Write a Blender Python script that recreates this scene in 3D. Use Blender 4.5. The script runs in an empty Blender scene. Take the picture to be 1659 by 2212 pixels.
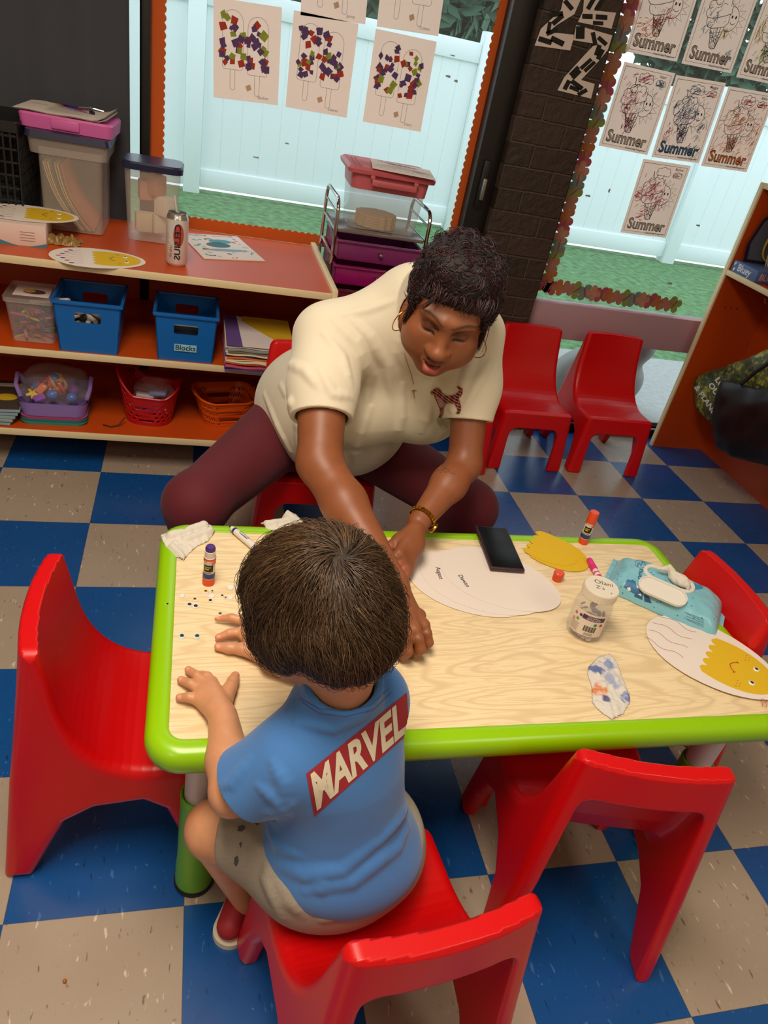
import bpy, bmesh, math, random
import numpy as np
from mathutils import Vector, Matrix, noise
from mathutils.bvhtree import BVHTree
random.seed(7); RNG = np.random.RandomState(7)
sc = bpy.context.scene; COL = sc.collection
T = .3048
# ---------------------------------------------------------------- camera
FPX, PITCH, ROLL, YAW = 1571.9379, 1.0074743, 0.2142889, -0.3205821
CAM = Vector((.2751086, -2.2710377, 1.3922958))
CM = Matrix.Rotation(YAW, 3, 'Z') @ Matrix.Rotation(PITCH, 3, 'X') @ Matrix.Rotation(ROLL, 3, 'Z')
cd = bpy.data.cameras.new('camera'); cam = bpy.data.objects.new('camera', cd); COL.objects.link(cam)
cam.matrix_world = Matrix.Translation(CAM) @ CM.to_4x4()
cd.sensor_fit = 'VERTICAL'; cd.sensor_height = 36; cd.lens = FPX / 2212 * 36; cd.clip_start = .02; cd.clip_end = 100
sc.camera = cam
# ---------------------------------------------------------------- light
sc.view_settings.view_transform = 'Standard'; sc.view_settings.look = 'None'
sc.view_settings.exposure = 0.20; sc.view_settings.gamma = 1; sc.view_settings.use_curve_mapping = False
wd = bpy.data.worlds.new('sky'); sc.world = wd; wd.use_nodes = True
bg = wd.node_tree.nodes['Background']; bg.inputs[0].default_value = (.80, .93, 1, 1); bg.inputs[1].default_value = 1.6
def area(name, loc, sx, sy, power, col, rot=(0, 0, 0)):
    l = bpy.data.lights.new(name, 'AREA'); l.shape = 'RECTANGLE'; l.size = sx; l.size_y = sy; l.energy = power; l.color = col
    o = bpy.data.objects.new(name, l); o.location = loc; o.rotation_euler = rot; COL.objects.link(o); return o
WARM = (1, .87, .70)
area('ceiling_light', (.1, -1.75, 2.52), .6, 1.2, 47, WARM)
area('ceiling_light', (1.9, -3.2, 2.52), .6, 1.2, 16, WARM)
area('ceiling_light', (-1.4, -3.6, 2.52), .6, 1.2, 14, WARM)
# ---------------------------------------------------------------- helpers
def V(*a): return Vector(a)
def ray(px, py): return CM @ Vector(((px - 829.5) / FPX, -(py - 1106) / FPX, -1))
def Zp(px, py, z): d = ray(px, py); return CAM + d * ((z - CAM.z) / d.z)      # the point of a level surface seen there
def Yp(px, py, y): d = ray(px, py); return CAM + d * ((y - CAM.y) / d.y)
def Dp(px, py, dep): return CAM + ray(px, py) * dep
def lin(h):
    if isinstance(h, str):
        h = h.lstrip('#'); c = [int(h[i:i + 2], 16) / 255 for i in (0, 2, 4)]
        return tuple(x / 12.92 if x <= .04045 else ((x + .055) / 1.055) ** 2.4 for x in c)
    return tuple(h)
def M(name, col, rough=.5, metal=0, bump=None, spec=.5, var=0, vscale=8, alpha=1, trans=0, sheen=0, coat=0, sss=0, transl=0, emit=0):
    m = bpy.data.materials.new(name); m.use_nodes = True; nt = m.node_tree; N = nt.nodes; L = nt.links
    b = N['Principled BSDF']; c = lin(col)
    b.inputs['Base Color'].default_value = (*c, 1); b.inputs['Roughness'].default_value = rough
    b.inputs['Metallic'].default_value = metal; b.inputs['Specular IOR Level'].default_value = spec
    b.inputs['Transmission Weight'].default_value = trans; b.inputs['Alpha'].default_value = alpha
    b.inputs['Sheen Weight'].default_value = sheen; b.inputs['Coat Weight'].default_value = coat; b.inputs['Coat Roughness'].default_value = .12
    if sss:
        b.inputs['Subsurface Weight'].default_value = sss; b.inputs['Subsurface Radius'].default_value = (.012, .005, .003); b.inputs['Subsurface Scale'].default_value = 1
    if emit: b.inputs['Emission Color'].default_value = (*c, 1); b.inputs['Emission Strength'].default_value = emit
    if var or bump:
        tc = N.new('ShaderNodeTexCoord')
    if var:
        nz = N.new('ShaderNodeTexNoise'); nz.inputs['Scale'].default_value = vscale; nz.inputs['Detail'].default_value = 5
        L.new(tc.outputs['Object'], nz.inputs['Vector'])
        mr = N.new('ShaderNodeMapRange'); mr.inputs[1].default_value = .3; mr.inputs[2].default_value = .7
        mr.inputs[3].default_value = 1 - var; mr.inputs[4].default_value = 1 + var; L.new(nz.outputs['Fac'], mr.inputs[0])
        vm = N.new('ShaderNodeVectorMath'); vm.operation = 'SCALE'; vm.inputs[0].default_value = c; L.new(mr.outputs[0], vm.inputs['Scale'])
        L.new(vm.outputs[0], b.inputs['Base Color'])
    if bump:
        n2 = N.new('ShaderNodeTexNoise'); n2.inputs['Scale'].default_value = bump[0]; n2.inputs['Detail'].default_value = 3
        L.new(tc.outputs['Object'], n2.inputs['Vector'])
        bp = N.new('ShaderNodeBump'); bp.inputs['Strength'].default_value = bump[1]; bp.inputs['Distance'].default_value = bump[2] if len(bump) > 2 else .001
        L.new(n2.outputs['Fac'], bp.inputs['Height']); L.new(bp.outputs[0], b.inputs['Normal'])
    if transl:
        out = N['Material Output']; tb = N.new('ShaderNodeBsdfTranslucent'); tb.inputs[0].default_value = (*c, 1)
        mx = N.new('ShaderNodeMixShader'); mx.inputs[0].default_value = transl
        L.new(b.outputs[0], mx.inputs[1]); L.new(tb.outputs[0], mx.inputs[2]); L.new(mx.outputs[0], out.inputs[0])
    return m
def clear(name, col, fac=.35, rough=.1):                # thin clear sheet: part of the light passes, the rest is gloss and tint
    m = bpy.data.materials.new(name); m.use_nodes = True; nt = m.node_tree; N = nt.nodes; L = nt.links
    b = N['Principled BSDF']; b.inputs['Base Color'].default_value = (*lin(col), 1); b.inputs['Roughness'].default_value = rough
    t = N.new('ShaderNodeBsdfTransparent'); mx = N.new('ShaderNodeMixShader'); mx.inputs[0].default_value = fac
    L.new(t.outputs[0], mx.inputs[1]); L.new(b.outputs[0], mx.inputs[2]); L.new(mx.outputs[0], N['Material Output'].inputs[0]); return m
_mc = {}
def mat(col, rough=.5, **k):
    key = (col, rough, tuple(sorted(k.items())))
    if key not in _mc: _mc[key] = M('paint', col, rough, **k)
    return _mc[key]
class MB:
    def __init__(s): s.v = []; s.f = []; s.m = []; s.ms = []; s.X = Matrix.Identity(4)
    def mi(s, m):
        if m not in s.ms: s.ms.append(m)
        return s.ms.index(m)
    def add(s, vs, fs, m=None):
        o = len(s.v); s.v += [s.X @ Vector(p) for p in vs]; i = s.mi(m)
        for f in fs: s.f.append([o + a for a in f]); s.m.append(i)
    def bm(s, b, m=None, X=None):
        if X is not None: b.transform(X)
        b.verts.index_update(); s.add([v.co.copy() for v in b.verts], [[v.index for v in f.verts] for f in b.faces], m); b.free()
    def box(s, a, b, m=None, bev=0, seg=2, X=None):
        q = bmesh.new(); bmesh.ops.create_cube(q, size=1)
        for v in q.verts: v.co = Vector([(a[i] + b[i]) / 2 + v.co[i] * abs(b[i] - a[i]) for i in range(3)])
        if bev: bmesh.ops.bevel(q, geom=q.edges[:], offset=bev, segments=seg, profile=.5, affect='EDGES')
        s.bm(q, m, X)
    def taper(s, cx, cy, z0, z1, w0, d0, w1, d1, m=None, rad=.01, n=4, cap=(1, 1), X=None):   # rounded-rectangle frustum
        r0 = rrect(w0, d0, rad, n); r1 = rrect(w1, d1, rad, n); k = len(r0)
        vs = [(cx + x, cy + y, z0) for x, y in r0] + [(cx + x, cy + y, z1) for x, y in r1]
        fs = [[i, (i + 1) % k, k + (i + 1) % k, k + i] for i in range(k)]
        if cap[0]: fs.append(list(range(k))[::-1])
        if cap[1]: fs.append([k + i for i in range(k)])
        if X is not None: vs = [X @ Vector(v) for v in vs]
        s.add(vs, fs, m)
    def rings(s, rings, m=None, close=True, cap0=False, cap1=False):
        k = len(rings[0]); vs = [p for r in rings for p in r]; fs = []
        for j in range(len(rings) - 1):
            for i in range(k if close else k - 1):
                fs.append([j * k + i, j * k + (i + 1) % k, (j + 1) * k + (i + 1) % k, (j + 1) * k + i])
        if cap0: fs.append(list(range(k))[::-1])
        if cap1: fs.append([(len(rings) - 1) * k + i for i in range(k)])
        s.add(vs, fs, m)
    def lathe(s, prof, c=(0, 0, 0), m=None, n=32, X=None, sx=1, sy=1):
        rs = []
        for r, z in prof:
            rs.append([Vector((c[0] + r * sx * math.cos(2 * math.pi * i / n), c[1] + r * sy * math.sin(2 * math.pi * i / n), c[2] + z)) for i in range(n)])
        if X is not None: rs = [[X @ p for p in r] for r in rs]
        s.rings(rs, m, True, prof[0][0] > 1e-5, prof[-1][0] > 1e-5)
    def tube(s, pts, r, m=None, n=8, cap=True, closed=False, flat=1, up=None):
        pts = [Vector(p) for p in pts]; rs = r if hasattr(r, '__len__') else [r] * len(pts); rings = []; prev = None
        for i, p in enumerate(pts):
            a = pts[i - 1] if (i or closed) else pts[0]; b = pts[(i + 1) % len(pts)] if (i < len(pts) - 1 or closed) else pts[-1]
            t = (b - a).normalized() if (b - a).length > 1e-9 else Vector((0, 0, 1))
            if prev is None:
                u = Vector(up) if up else (Vector((0, 0, 1)) if abs(t.z) < .9 else Vector((1, 0, 0)))
            else: u = prev
            w = t.cross(u).normalized(); u = w.cross(t).normalized(); prev = u
            rings.append([p + (w * math.cos(2 * math.pi * k / n) + u * math.sin(2 * math.pi * k / n) * flat) * rs[i] for k in range(n)])
        if closed: rings.append(rings[0])
        s.rings(rings, m, True, cap and not closed, cap and not closed)
    def prism(s, poly, h0, h1, m=None, F=None, hole=None):    # polygon in xy, extruded in z; F maps to place
        b = bmesh.new(); vs = [b.verts.new((x, y, h0)) for x, y in poly]; f = b.faces.new(vs)
        if h1 != h0:
            r = bmesh.ops.extrude_face_region(b, geom=[f])
            for g in r['geom']:
                if isinstance(g, bmesh.types.BMVert): g.co.z += h1 - h0
        bmesh.ops.recalc_face_normals(b, faces=b.faces[:]); bmesh.ops.triangulate(b, faces=[f for f in b.faces if len(f.verts) > 4])
        s.bm(b, m, F)
    def ribbon(s, pts, w, m=None, F=None, z=0, closed=False):
        if closed: pts = list(pts) + [pts[0], pts[1]]
        P = [Vector((p[0], p[1])) for p in pts]; L = []; n = len(P)
        if n < 2: return
        for i in range(n):
            t = P[min(i + 1, n - 1)] - P[max(i - 1, 0)]
            if t.length < 1e-9: t = Vector((1, 0))
            t.normalize(); q = Vector((-t.y, t.x)) * w / 2
            for a in (P[i] + q, P[i] - q): L.append(Vector((a.x, a.y, z)) if F is None else F @ Vector((a.x, a.y, z)))
        s.add(L, [[2 * i, 2 * i + 1, 2 * i + 3, 2 * i + 2] for i in range(n - 1)], m)
    def build(s, name, parent=None, m=None, smooth=True, ang=35, loc=None, weld=False):
        me = bpy.data.meshes.new(name); me.from_pydata([tuple(p) for p in s.v], [], s.f)
        for k in s.ms: me.materials.append(k if k is not None else m)
        for p, i in zip(me.polygons, s.m): p.material_index = i
        me.validate(); me.update()
        if smooth: me.shade_smooth(); me.set_sharp_from_angle(angle=math.radians(ang))
        o = bpy.data.objects.new(name, me); COL.objects.link(o)
        if parent is not None: o.parent = parent
        if loc is not None: o.location = loc
        return o
def rrect(w, d, r, n=4):
    out = []; r = min(r, w / 2 - 1e-5, d / 2 - 1e-5)
    for cx, cy, a0 in ((w / 2 - r, d / 2 - r, 0), (-w / 2 + r, d / 2 - r, 90), (-w / 2 + r, -d / 2 + r, 180), (w / 2 - r, -d / 2 + r, 270)):
        for i in range(n + 1):
            a = math.radians(a0 + 90 * i / n); out.append((cx + r * math.cos(a), cy + r * math.sin(a)))
    return out
def tag(o, label, cat, group=None, kind=None):
    o['label'] = label; o['category'] = cat
    if group: o['group'] = group
    if kind: o['kind'] = kind
    return o
def thing(name, label, cat, loc=(0, 0, 0), rz=0, group=None, rot=None):
    o = bpy.data.objects.new(name, None); COL.objects.link(o); o.location = loc; o.rotation_euler = rot or (0, 0, rz); o.empty_display_size = .05
    return tag(o, label, cat, group)
def struct(o): o['kind'] = 'structure'; return o
def copy_tree(o, parent=None):
    c = o.copy(); COL.objects.link(c); c.parent = parent
    for ch in list(o.children): copy_tree(ch, c)
    return c
_tc = {}
def text_geo(txt, size=1, bold=0, ext=0, shear=0):
    key = (txt, size, bold, ext, shear)
    if key in _tc: return _tc[key]
    cu = bpy.data.curves.new('t', 'FONT'); cu.body = txt; cu.size = size; cu.offset = bold; cu.extrude = ext; cu.align_x = 'CENTER'; cu.align_y = 'CENTER'; cu.shear = shear; cu.resolution_u = 3
    o = bpy.data.objects.new('t', cu); COL.objects.link(o); dg = bpy.context.evaluated_depsgraph_get(); dg.update()
    me = o.evaluated_get(dg).to_mesh(); vs = [v.co.copy() for v in me.vertices]; fs = [list(p.vertices) for p in me.polygons]
    o.evaluated_get(dg).to_mesh_clear(); bpy.data.objects.remove(o); bpy.data.curves.remove(cu)
    _tc[key] = (vs, fs); return vs, fs
def text(mb, txt, size, F, m, bold=0, ext=0, fit=None, shear=0):
    if not txt: return
    vs, fs = text_geo(txt, 1, bold, ext, shear)
    w = max(v.x for v in vs) - min(v.x for v in vs); sx = sy = size
    if fit: sx = fit / w
    mb.add([F @ Vector((v.x * sx, v.y * sy, v.z * size)) for v in vs], fs, m)
def frame(o, x, y):                                 # 4x4 frame with origin o, x axis x and y axis near y
    x = Vector(x).normalized(); z = x.cross(Vector(y)).normalized(); y = z.cross(x)
    return Matrix(((x.x, y.x, z.x, o[0]), (x.y, y.y, z.y, o[1]), (x.z, y.z, z.z, o[2]), (0, 0, 0, 1)))
# ---------------------------------------------------------------- smooth solids from distance functions
def A3(v): return np.array([v[0], v[1], v[2]], np.float64)
def rcone(a, b, ra, rb, k=.01, op='u', tag=0):
    a = A3(a); b = A3(b); ba = b - a; l2 = max(ba @ ba, 1e-12)
    def f(P):
        h = np.clip(((P - a) @ ba) / l2, 0, 1); return np.linalg.norm(P - a - h[:, None] * ba, axis=1) - (ra + (rb - ra) * h)
    return (f, k, op, tag)
def ell(c, r, R=None, k=.01, op='u', tag=0):
    c = A3(c); r = A3(r); Rn = np.array(R) if R is not None else None
    def f(P):
        q = P - c
        if Rn is not None: q = q @ Rn
        k0 = np.linalg.norm(q / r, axis=1); k1 = np.linalg.norm(q / (r * r), axis=1) + 1e-9
        return k0 * (k0 - 1) / k1
    return (f, k, op, tag)
def plane(p, n, k=.004, op='i', tag=0):
    p = A3(p); n = A3(Vector(n).normalized())
    return (lambda P: (P - p) @ n, k, op, tag)
def fnp(f, k=.004, op='i', tag=0): return (f, k, op, tag)
def smin(a, b, k):
    if k <= 0: return np.minimum(a, b)
    h = np.maximum(k - np.abs(a - b), 0) / k; return np.minimum(a, b) - h * h * k * .25
def comb(P, prims, idx=None):
    d = np.full(len(P), 9., np.float64)
    for i in (range(len(prims)) if idx is None else idx):
        f, k, op, _ = prims[i]; v = f(P)
        d = smin(d, v, k) if op == 'u' else (-smin(-d, v, k) if op == 's' else -smin(-d, -v, k))
    return d
def sdf(prims, lo, hi, vox, B=10, marg=1.35):
    lo = A3(lo); hi = A3(hi); nb = np.ceil((hi - lo) / (vox * B)).astype(int); n = nb * B
    bi = np.stack(np.meshgrid(*[np.arange(k) for k in nb], indexing='ij'), -1).reshape(-1, 3)
    cen = lo + (bi + .5 - .5 / B) * (B * vox); rad = B * vox * .5 * math.sqrt(3)
    pv = [p[0](cen) for p in prims]; kk = max(p[1] for p in prims)
    d = comb(cen, prims); act = np.nonzero(np.abs(d) < rad * marg + kk * .3)[0]
    G = np.repeat(np.repeat(np.repeat(np.where(d.reshape(nb) < 0, -1, 1).astype(np.float32), B, 0), B, 1), B, 2)
    off = np.stack(np.meshgrid(*[np.arange(B)] * 3, indexing='ij'), -1).reshape(-1, 3) * vox
    for a in act:
        idx = [i for i, p in enumerate(prims) if p[2] == 'i' or pv[i][a] < rad * marg + p[1] * 1.2 + (abs(d[a]) if p[2] == 'u' else 0)]
        b = bi[a] * B; v = comb(lo + b * vox + off, prims, idx).reshape(B, B, B)
        G[b[0]:b[0] + B, b[1]:b[1] + B, b[2]:b[2] + B] = v
    return nets(G, lo, vox)
def nets(G, lo, vox):
    ins = G < 0; nx, ny, nz = G.shape
    acc = np.zeros((nx - 1, ny - 1, nz - 1, 3), np.float32); cnt = np.zeros((nx - 1, ny - 1, nz - 1), np.uint8); fl = {}
    for ax in range(3):
        s0 = [slice(None)] * 3; s1 = [slice(None)] * 3; s0[ax] = slice(0, -1); s1[ax] = slice(1, None)
        a = G[tuple(s0)]; b = G[tuple(s1)]; cr = (a < 0) != (b < 0); I = np.argwhere(cr); fl[ax] = (I, ins[tuple(s0)][cr])
        av = a[cr]; t = av / (av - b[cr]); pos = I.astype(np.float32); pos[:, ax] += t
        o1, o2 = [i for i in range(3) if i != ax]
        for da in (0, 1):
            for db in (0, 1):
                c = I.copy(); c[:, o1] -= da; c[:, o2] -= db
                ok = (c >= 0).all(1) & (c[:, 0] < nx - 1) & (c[:, 1] < ny - 1) & (c[:, 2] < nz - 1); cc = c[ok]
                acc[cc[:, 0], cc[:, 1], cc[:, 2]] += pos[ok]; cnt[cc[:, 0], cc[:, 1], cc[:, 2]] += 1
    W = np.argwhere(cnt > 0); idm = np.full(cnt.shape, -1, np.int64); idm[W[:, 0], W[:, 1], W[:, 2]] = np.arange(len(W))
    vs = acc[W[:, 0], W[:, 1], W[:, 2]] / cnt[W[:, 0], W[:, 1], W[:, 2]][:, None] * vox + lo
    F = []
    for ax in range(3):
        I, inside = fl[ax]; o1, o2 = (ax + 1) % 3, (ax + 2) % 3; q = []
        ok = (I[:, o1] > 0) & (I[:, o2] > 0) & (I[:, o1] < G.shape[o1] - 1) & (I[:, o2] < G.shape[o2] - 1); I = I[ok]; inside = inside[ok]
        for da, db in ((0, 0), (1, 0), (1, 1), (0, 1)):
            c = I.copy(); c[:, o1] -= da; c[:, o2] -= db; q.append(idm[c[:, 0], c[:, 1], c[:, 2]])
        q = np.stack(q, 1); q[~inside] = q[~inside][:, ::-1]; F.append(q)
    F = np.concatenate(F); F = F[(F >= 0).all(1)]
    return vs, F
def grad(P, prims, e=.0006):
    g = np.zeros_like(P)
    for i in range(3):
        h = np.zeros(3); h[i] = e; g[:, i] = comb(P + h, prims) - comb(P - h, prims)
    return g / (np.linalg.norm(g, axis=1)[:, None] + 1e-12)
def np_obj(name, vs, F, m, parent=None, nrm=None, colors=None, relax=0):
    me = bpy.data.meshes.new(name); me.vertices.add(len(vs)); me.vertices.foreach_set('co', vs.astype(np.float32).ravel())
    k = F.shape[1]; me.loops.add(F.size); me.loops.foreach_set('vertex_index', F.astype(np.int32).ravel())
    me.polygons.add(len(F)); me.polygons.foreach_set('loop_start', np.arange(0, F.size, k, dtype=np.int32))
    me.update(calc_edges=True); me.validate(); me.shade_smooth()
    for q in (m if isinstance(m, (list, tuple)) else [m]): me.materials.append(q)
    if colors is not None:
        at = me.color_attributes.new('tint', 'FLOAT_COLOR', 'POINT'); c4 = np.ones((len(vs), 4), np.float32); c4[:, :3] = colors; at.data.foreach_set('color', c4.ravel())
    if nrm is not None: me.normals_split_custom_set_from_vertices(nrm.astype(np.float32))
    o = bpy.data.objects.new(name, me); COL.objects.link(o)
    if parent is not None: o.parent = parent
    return o
def relaxv(vs, F, n=2, w=.5):
    for _ in range(n):
        s = np.zeros_like(vs); c = np.zeros(len(vs))
        for i in range(4):
            a = F[:, i]; b = F[:, (i + 1) % 4]
            np.add.at(s, a, vs[b]); np.add.at(c, a, 1); np.add.at(s, b, vs[a]); np.add.at(c, b, 1)
        vs = vs + w * (s / np.maximum(c, 1)[:, None] - vs)
    return vs
def bvh_of(vs, F): return BVHTree.FromPolygons([tuple(v) for v in vs.tolist()], F.tolist())
def cast(bv, px, py):
    h = bv.ray_cast(CAM, ray(px, py).normalized()); return h[0], h[1]
# ================================================================= the room
def floor_mat():
    m = bpy.data.materials.new('vinyl_tiles'); m.use_nodes = True; nt = m.node_tree; N = nt.nodes; L = nt.links; b = N['Principled BSDF']
    def mth(op, a, c=None, d=None):
        n = N.new('ShaderNodeMath'); n.operation = op
        for i, q in enumerate((a, c, d)):
            if q is None: continue
            if isinstance(q, (int, float)): n.inputs[i].default_value = q
            else: L.new(q, n.inputs[i])
        return n.outputs[0]
    geo = N.new('ShaderNodeNewGeometry'); sp = N.new('ShaderNodeSeparateXYZ'); L.new(geo.outputs['Position'], sp.inputs[0])
    u = mth('DIVIDE', sp.outputs[0], T); v = mth('DIVIDE', sp.outputs[1], T)
    fu = mth('FLOOR', u); fv = mth('FLOOR', v); s = mth('ADD', fu, fv); par = mth('ABSOLUTE', mth('MODULO', s, 2))
    def noise_(scale, det, sx=1, sy=1, off=None):
        mp = N.new('ShaderNodeMapping'); mp.inputs['Scale'].default_value = (sx, sy, 1); L.new(geo.outputs['Position'], mp.inputs[0])
        n = N.new('ShaderNodeTexNoise'); n.inputs['Scale'].default_value = scale; n.inputs['Detail'].default_value = det; L.new(mp.outputs[0], n.inputs['Vector']); return n.outputs['Fac']
    def ramp(x, a, c): 
        n = N.new('ShaderNodeMapRange'); n.inputs[1].default_value = a; n.inputs[2].default_value = c; L.new(x, n.inputs[0]); return n.outputs[0]
    def mix(f, a, c):
        n = N.new('ShaderNodeMix'); n.data_type = 'RGBA'
        if isinstance(f, (int, float)): n.inputs[0].default_value = f
        else: L.new(f, n.inputs[0])
        for i, q in ((6, a), (7, c)):
            if isinstance(q, tuple): n.inputs[i].default_value = (*q, 1)
            else: L.new(q, n.inputs[i])
        return n.outputs[2]
    base = mix(par, lin('#a39383'), lin('#0d4b8e'))
    # flecks of the marbled vinyl, long way across the room
    cloud = noise_(5, 4); base = mix(mth('MULTIPLY', ramp(cloud, .35, .7), .22), base, mix(par, lin('#8d7d6c'), lin('#0a3f78')))
    f1 = noise_(26, 3, 3.2, 1); f2 = noise_(31, 3, 3.4, .9)
    base = mix(mth('MULTIPLY', ramp(f1, .655, .70), .75), base, mix(par, lin('#d8ccb9'), lin('#3f6da3')))
    base = mix(mth('MULTIPLY', ramp(f2, .66, .71), .75), base, mix(par, lin('#57493d'), lin('#0a2a55')))
    d1 = noise_(70, 2); base = mix(mth('MULTIPLY', ramp(d1, .70, .74), .55), base, mix(par, lin('#6b5b4b'), lin('#4f7cae')))
    # tile seams
    eu = mth('ABSOLUTE', mth('SUBTRACT', mth('FRACT', u), .5)); ev = mth('ABSOLUTE', mth('SUBTRACT', mth('FRACT', v), .5))
    seam = ramp(mth('MAXIMUM', eu, ev), .4968, .4985); base = mix(mth('MULTIPLY', seam, .55), base, lin('#2b2a2c'))
    L.new(base, b.inputs['Base Color']); rg = ramp(noise_(4, 5), .2, .8)
    L.new(mth('MULTIPLY_ADD', rg, .16, .2), b.inputs['Roughness']); b.inputs['Specular IOR Level'].default_value = .55
    bp = N.new('ShaderNodeBump'); bp.inputs['Strength'].default_value = .12; bp.inputs['Distance'].default_value = .002; L.new(noise_(11, 2), bp.inputs['Height']); L.new(bp.outputs[0], b.inputs['Normal'])
    return m
def plain(name, a, b, m, bev=0):
    q = MB(); q.box(a, b, m, bev); return struct(q.build(name))
plain('floor', (-2.4, -4.6, -.05), (2.95, .64, 0), floor_mat())
plain('ceiling', (-2.4, -4.6, 2.56), (2.95, .8, 2.62), mat('#d8d2c6', .9))
PW = mat('#c9bda8', .8)
plain('wall_left', (-2.46, -4.6, 0), (-2.4, .7, 2.56), PW); plain('wall_right', (2.79, -4.6, 0), (2.85, .7, 2.56), PW)
plain('wall_front', (-2.4, -4.66, 0), (2.95, -4.6, 2.56), PW)
FR = mat('#1c1815', .38, metal=.2)
def brick_mat():
    m = bpy.data.materials.new('painted_brick'); m.use_nodes = True; nt = m.node_tree; N = nt.nodes; L = nt.links; b = N['Principled BSDF']
    tc = N.new('ShaderNodeTexCoord'); mp = N.new('ShaderNodeMapping'); mp.inputs['Rotation'].default_value = (math.radians(-90), 0, 0); mp.inputs['Location'].default_value = (.03, 0, 0)
    nz = N.new('ShaderNodeTexNoise'); nz.inputs['Scale'].default_value = 9; nz.inputs['Detail'].default_value = 5; L.new(tc.outputs['Object'], nz.inputs['Vector'])
    vm = N.new('ShaderNodeVectorMath'); vm.operation = 'MULTIPLY_ADD'; vm.inputs[1].default_value = (.012, .012, .012); L.new(nz.outputs['Color'], vm.inputs[0]); L.new(tc.outputs['Object'], vm.inputs[2])
    L.new(vm.outputs[0], mp.inputs[0]); br = N.new('ShaderNodeTexBrick'); br.inputs['Scale'].default_value = 1; br.inputs['Brick Width'].default_value = .2; br.inputs['Row Height'].default_value = .079
    br.inputs['Mortar Size'].default_value = .0055; br.inputs['Mortar Smooth'].default_value = .5; br.inputs['Color1'].default_value = (*lin('#2e221b'), 1); br.inputs['Color2'].default_value = (*lin('#3b2c23'), 1); br.inputs['Mortar'].default_value = (*lin('#4a3c32'), 1)
    L.new(mp.outputs[0], br.inputs['Vector']); n3 = N.new('ShaderNodeTexNoise'); n3.inputs['Scale'].default_value = 45; n3.inputs['Detail'].default_value = 6; L.new(tc.outputs['Object'], n3.inputs['Vector'])
    mx = N.new('ShaderNodeMix'); mx.data_type = 'RGBA'; mx.blend_type = 'MULTIPLY'; mx.inputs[0].default_value = .7; L.new(br.outputs['Color'], mx.inputs[6]); L.new(n3.outputs['Color'], mx.inputs[7]); 
    ad = N.new('ShaderNodeMath'); ad.operation = 'MULTIPLY_ADD'; ad.inputs[1].default_value = -1; L.new(br.outputs['Fac'], ad.inputs[0]); L.new(n3.outputs['Fac'], ad.inputs[2])
    bp = N.new('ShaderNodeBump'); bp.inputs['Strength'].default_value = .9; bp.inputs['Distance'].default_value = .007; L.new(ad.outputs[0], bp.inputs['Height']); L.new(bp.outputs[0], b.inputs['Normal'])
    L.new(br.outputs['Color'], b.inputs['Base Color']); b.inputs['Roughness'].default_value = .55; return m
BY = .50                                               # face of the brick pier
q = MB(); q.box((1.365, BY, 0), (1.64, .68, 2.56), brick_mat()); struct(q.build('wall_back'))
GL = clear('window_glass', '#dfeef0', .05, .02)
MUR = mat('#b08c96', .55)
def window(name, x0, x1, z0, z1, fw0, fw1):
    f = MB(); f.box((x0 - fw0, .603 if name == 'window_2' else .56, z0 - .03), (x0, .66, z1 + .03), FR, .004); f.box((x1, .545, z0 - .03), (x1 + fw1, .66, z1 + .03), FR, .004)
    f.box((x0, .58, z0 - .03), (x1, .66, z0), FR); f.box((x0, .58, z1), (x1, .66, z1 + .03), FR)
    w = struct(f.build(name)); g = MB(); g.box((x0, .622, z0), (x1, .626, z1), GL); o = g.build('glass_pane', w); return w
W1 = window('window_1', .122, 1.275, .05, 2.4, .03, .09)
h = MB(); h.box((1.30, .525, .93), (1.325, .55, 1.1), FR, .004); h.box((1.305, .505, .965), (1.318, .53, 1.04), mat('#8f8a86', .3, metal=.8), .003); h.build('latch', W1)
W2 = window('window_2', 1.695, 2.76, .045, 2.4, .052, .03)
W3 = window('window_3', -1.3, .09, .05, 2.4, .05, .0)
q = MB(); q.box((1.64, .565, .452), (2.72, .62, .605), MUR, .003); struct(q.build('trim_1'))
q = MB(); q.box((-1.4, .60, 0), (2.78, .67, .045), mat('#2a2420', .5)); struct(q.build('trim_2'))
q = MB(); q.box((-2.4, .56, 0), (-1.3, .68, 2.56), PW); q.box((-1.4, .56, 2.43), (2.8, .68, 2.56), PW); struct(q.build('wall_back_side'))
# curtain: one hanging cloth with soft folds
def curtain():
    n = 90; rows = 24; vs = []; fs = []
    for j in range(rows + 1):
        z = .06 + 2.34 * j / rows
        for i in range(n + 1):
            x = -1.35 + 1.405 * i / n
            y = .592 + .008 * math.sin(x * 21 + .5 * math.sin(z * 2.2)) + .006 * math.sin(x * 47 + z * 1.3) + .004 * math.sin(x * 9 + z * 3)
            vs.append((x, y, z))
    for j in range(rows):
        for i in range(n): a = j * (n + 1) + i; fs.append([a, a + 1, a + n + 2, a + n + 1])
    q = MB(); q.add(vs, fs, M('curtain_cloth', '#3d3f47', .85, bump=(700, .3), sheen=.3)); o = q.build('curtain', ang=80)
    md = o.modifiers.new('thick', 'SOLIDIFY'); md.thickness = .003; return o
tag(curtain(), 'charcoal grey curtain hanging behind the file box', 'curtain')
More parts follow.
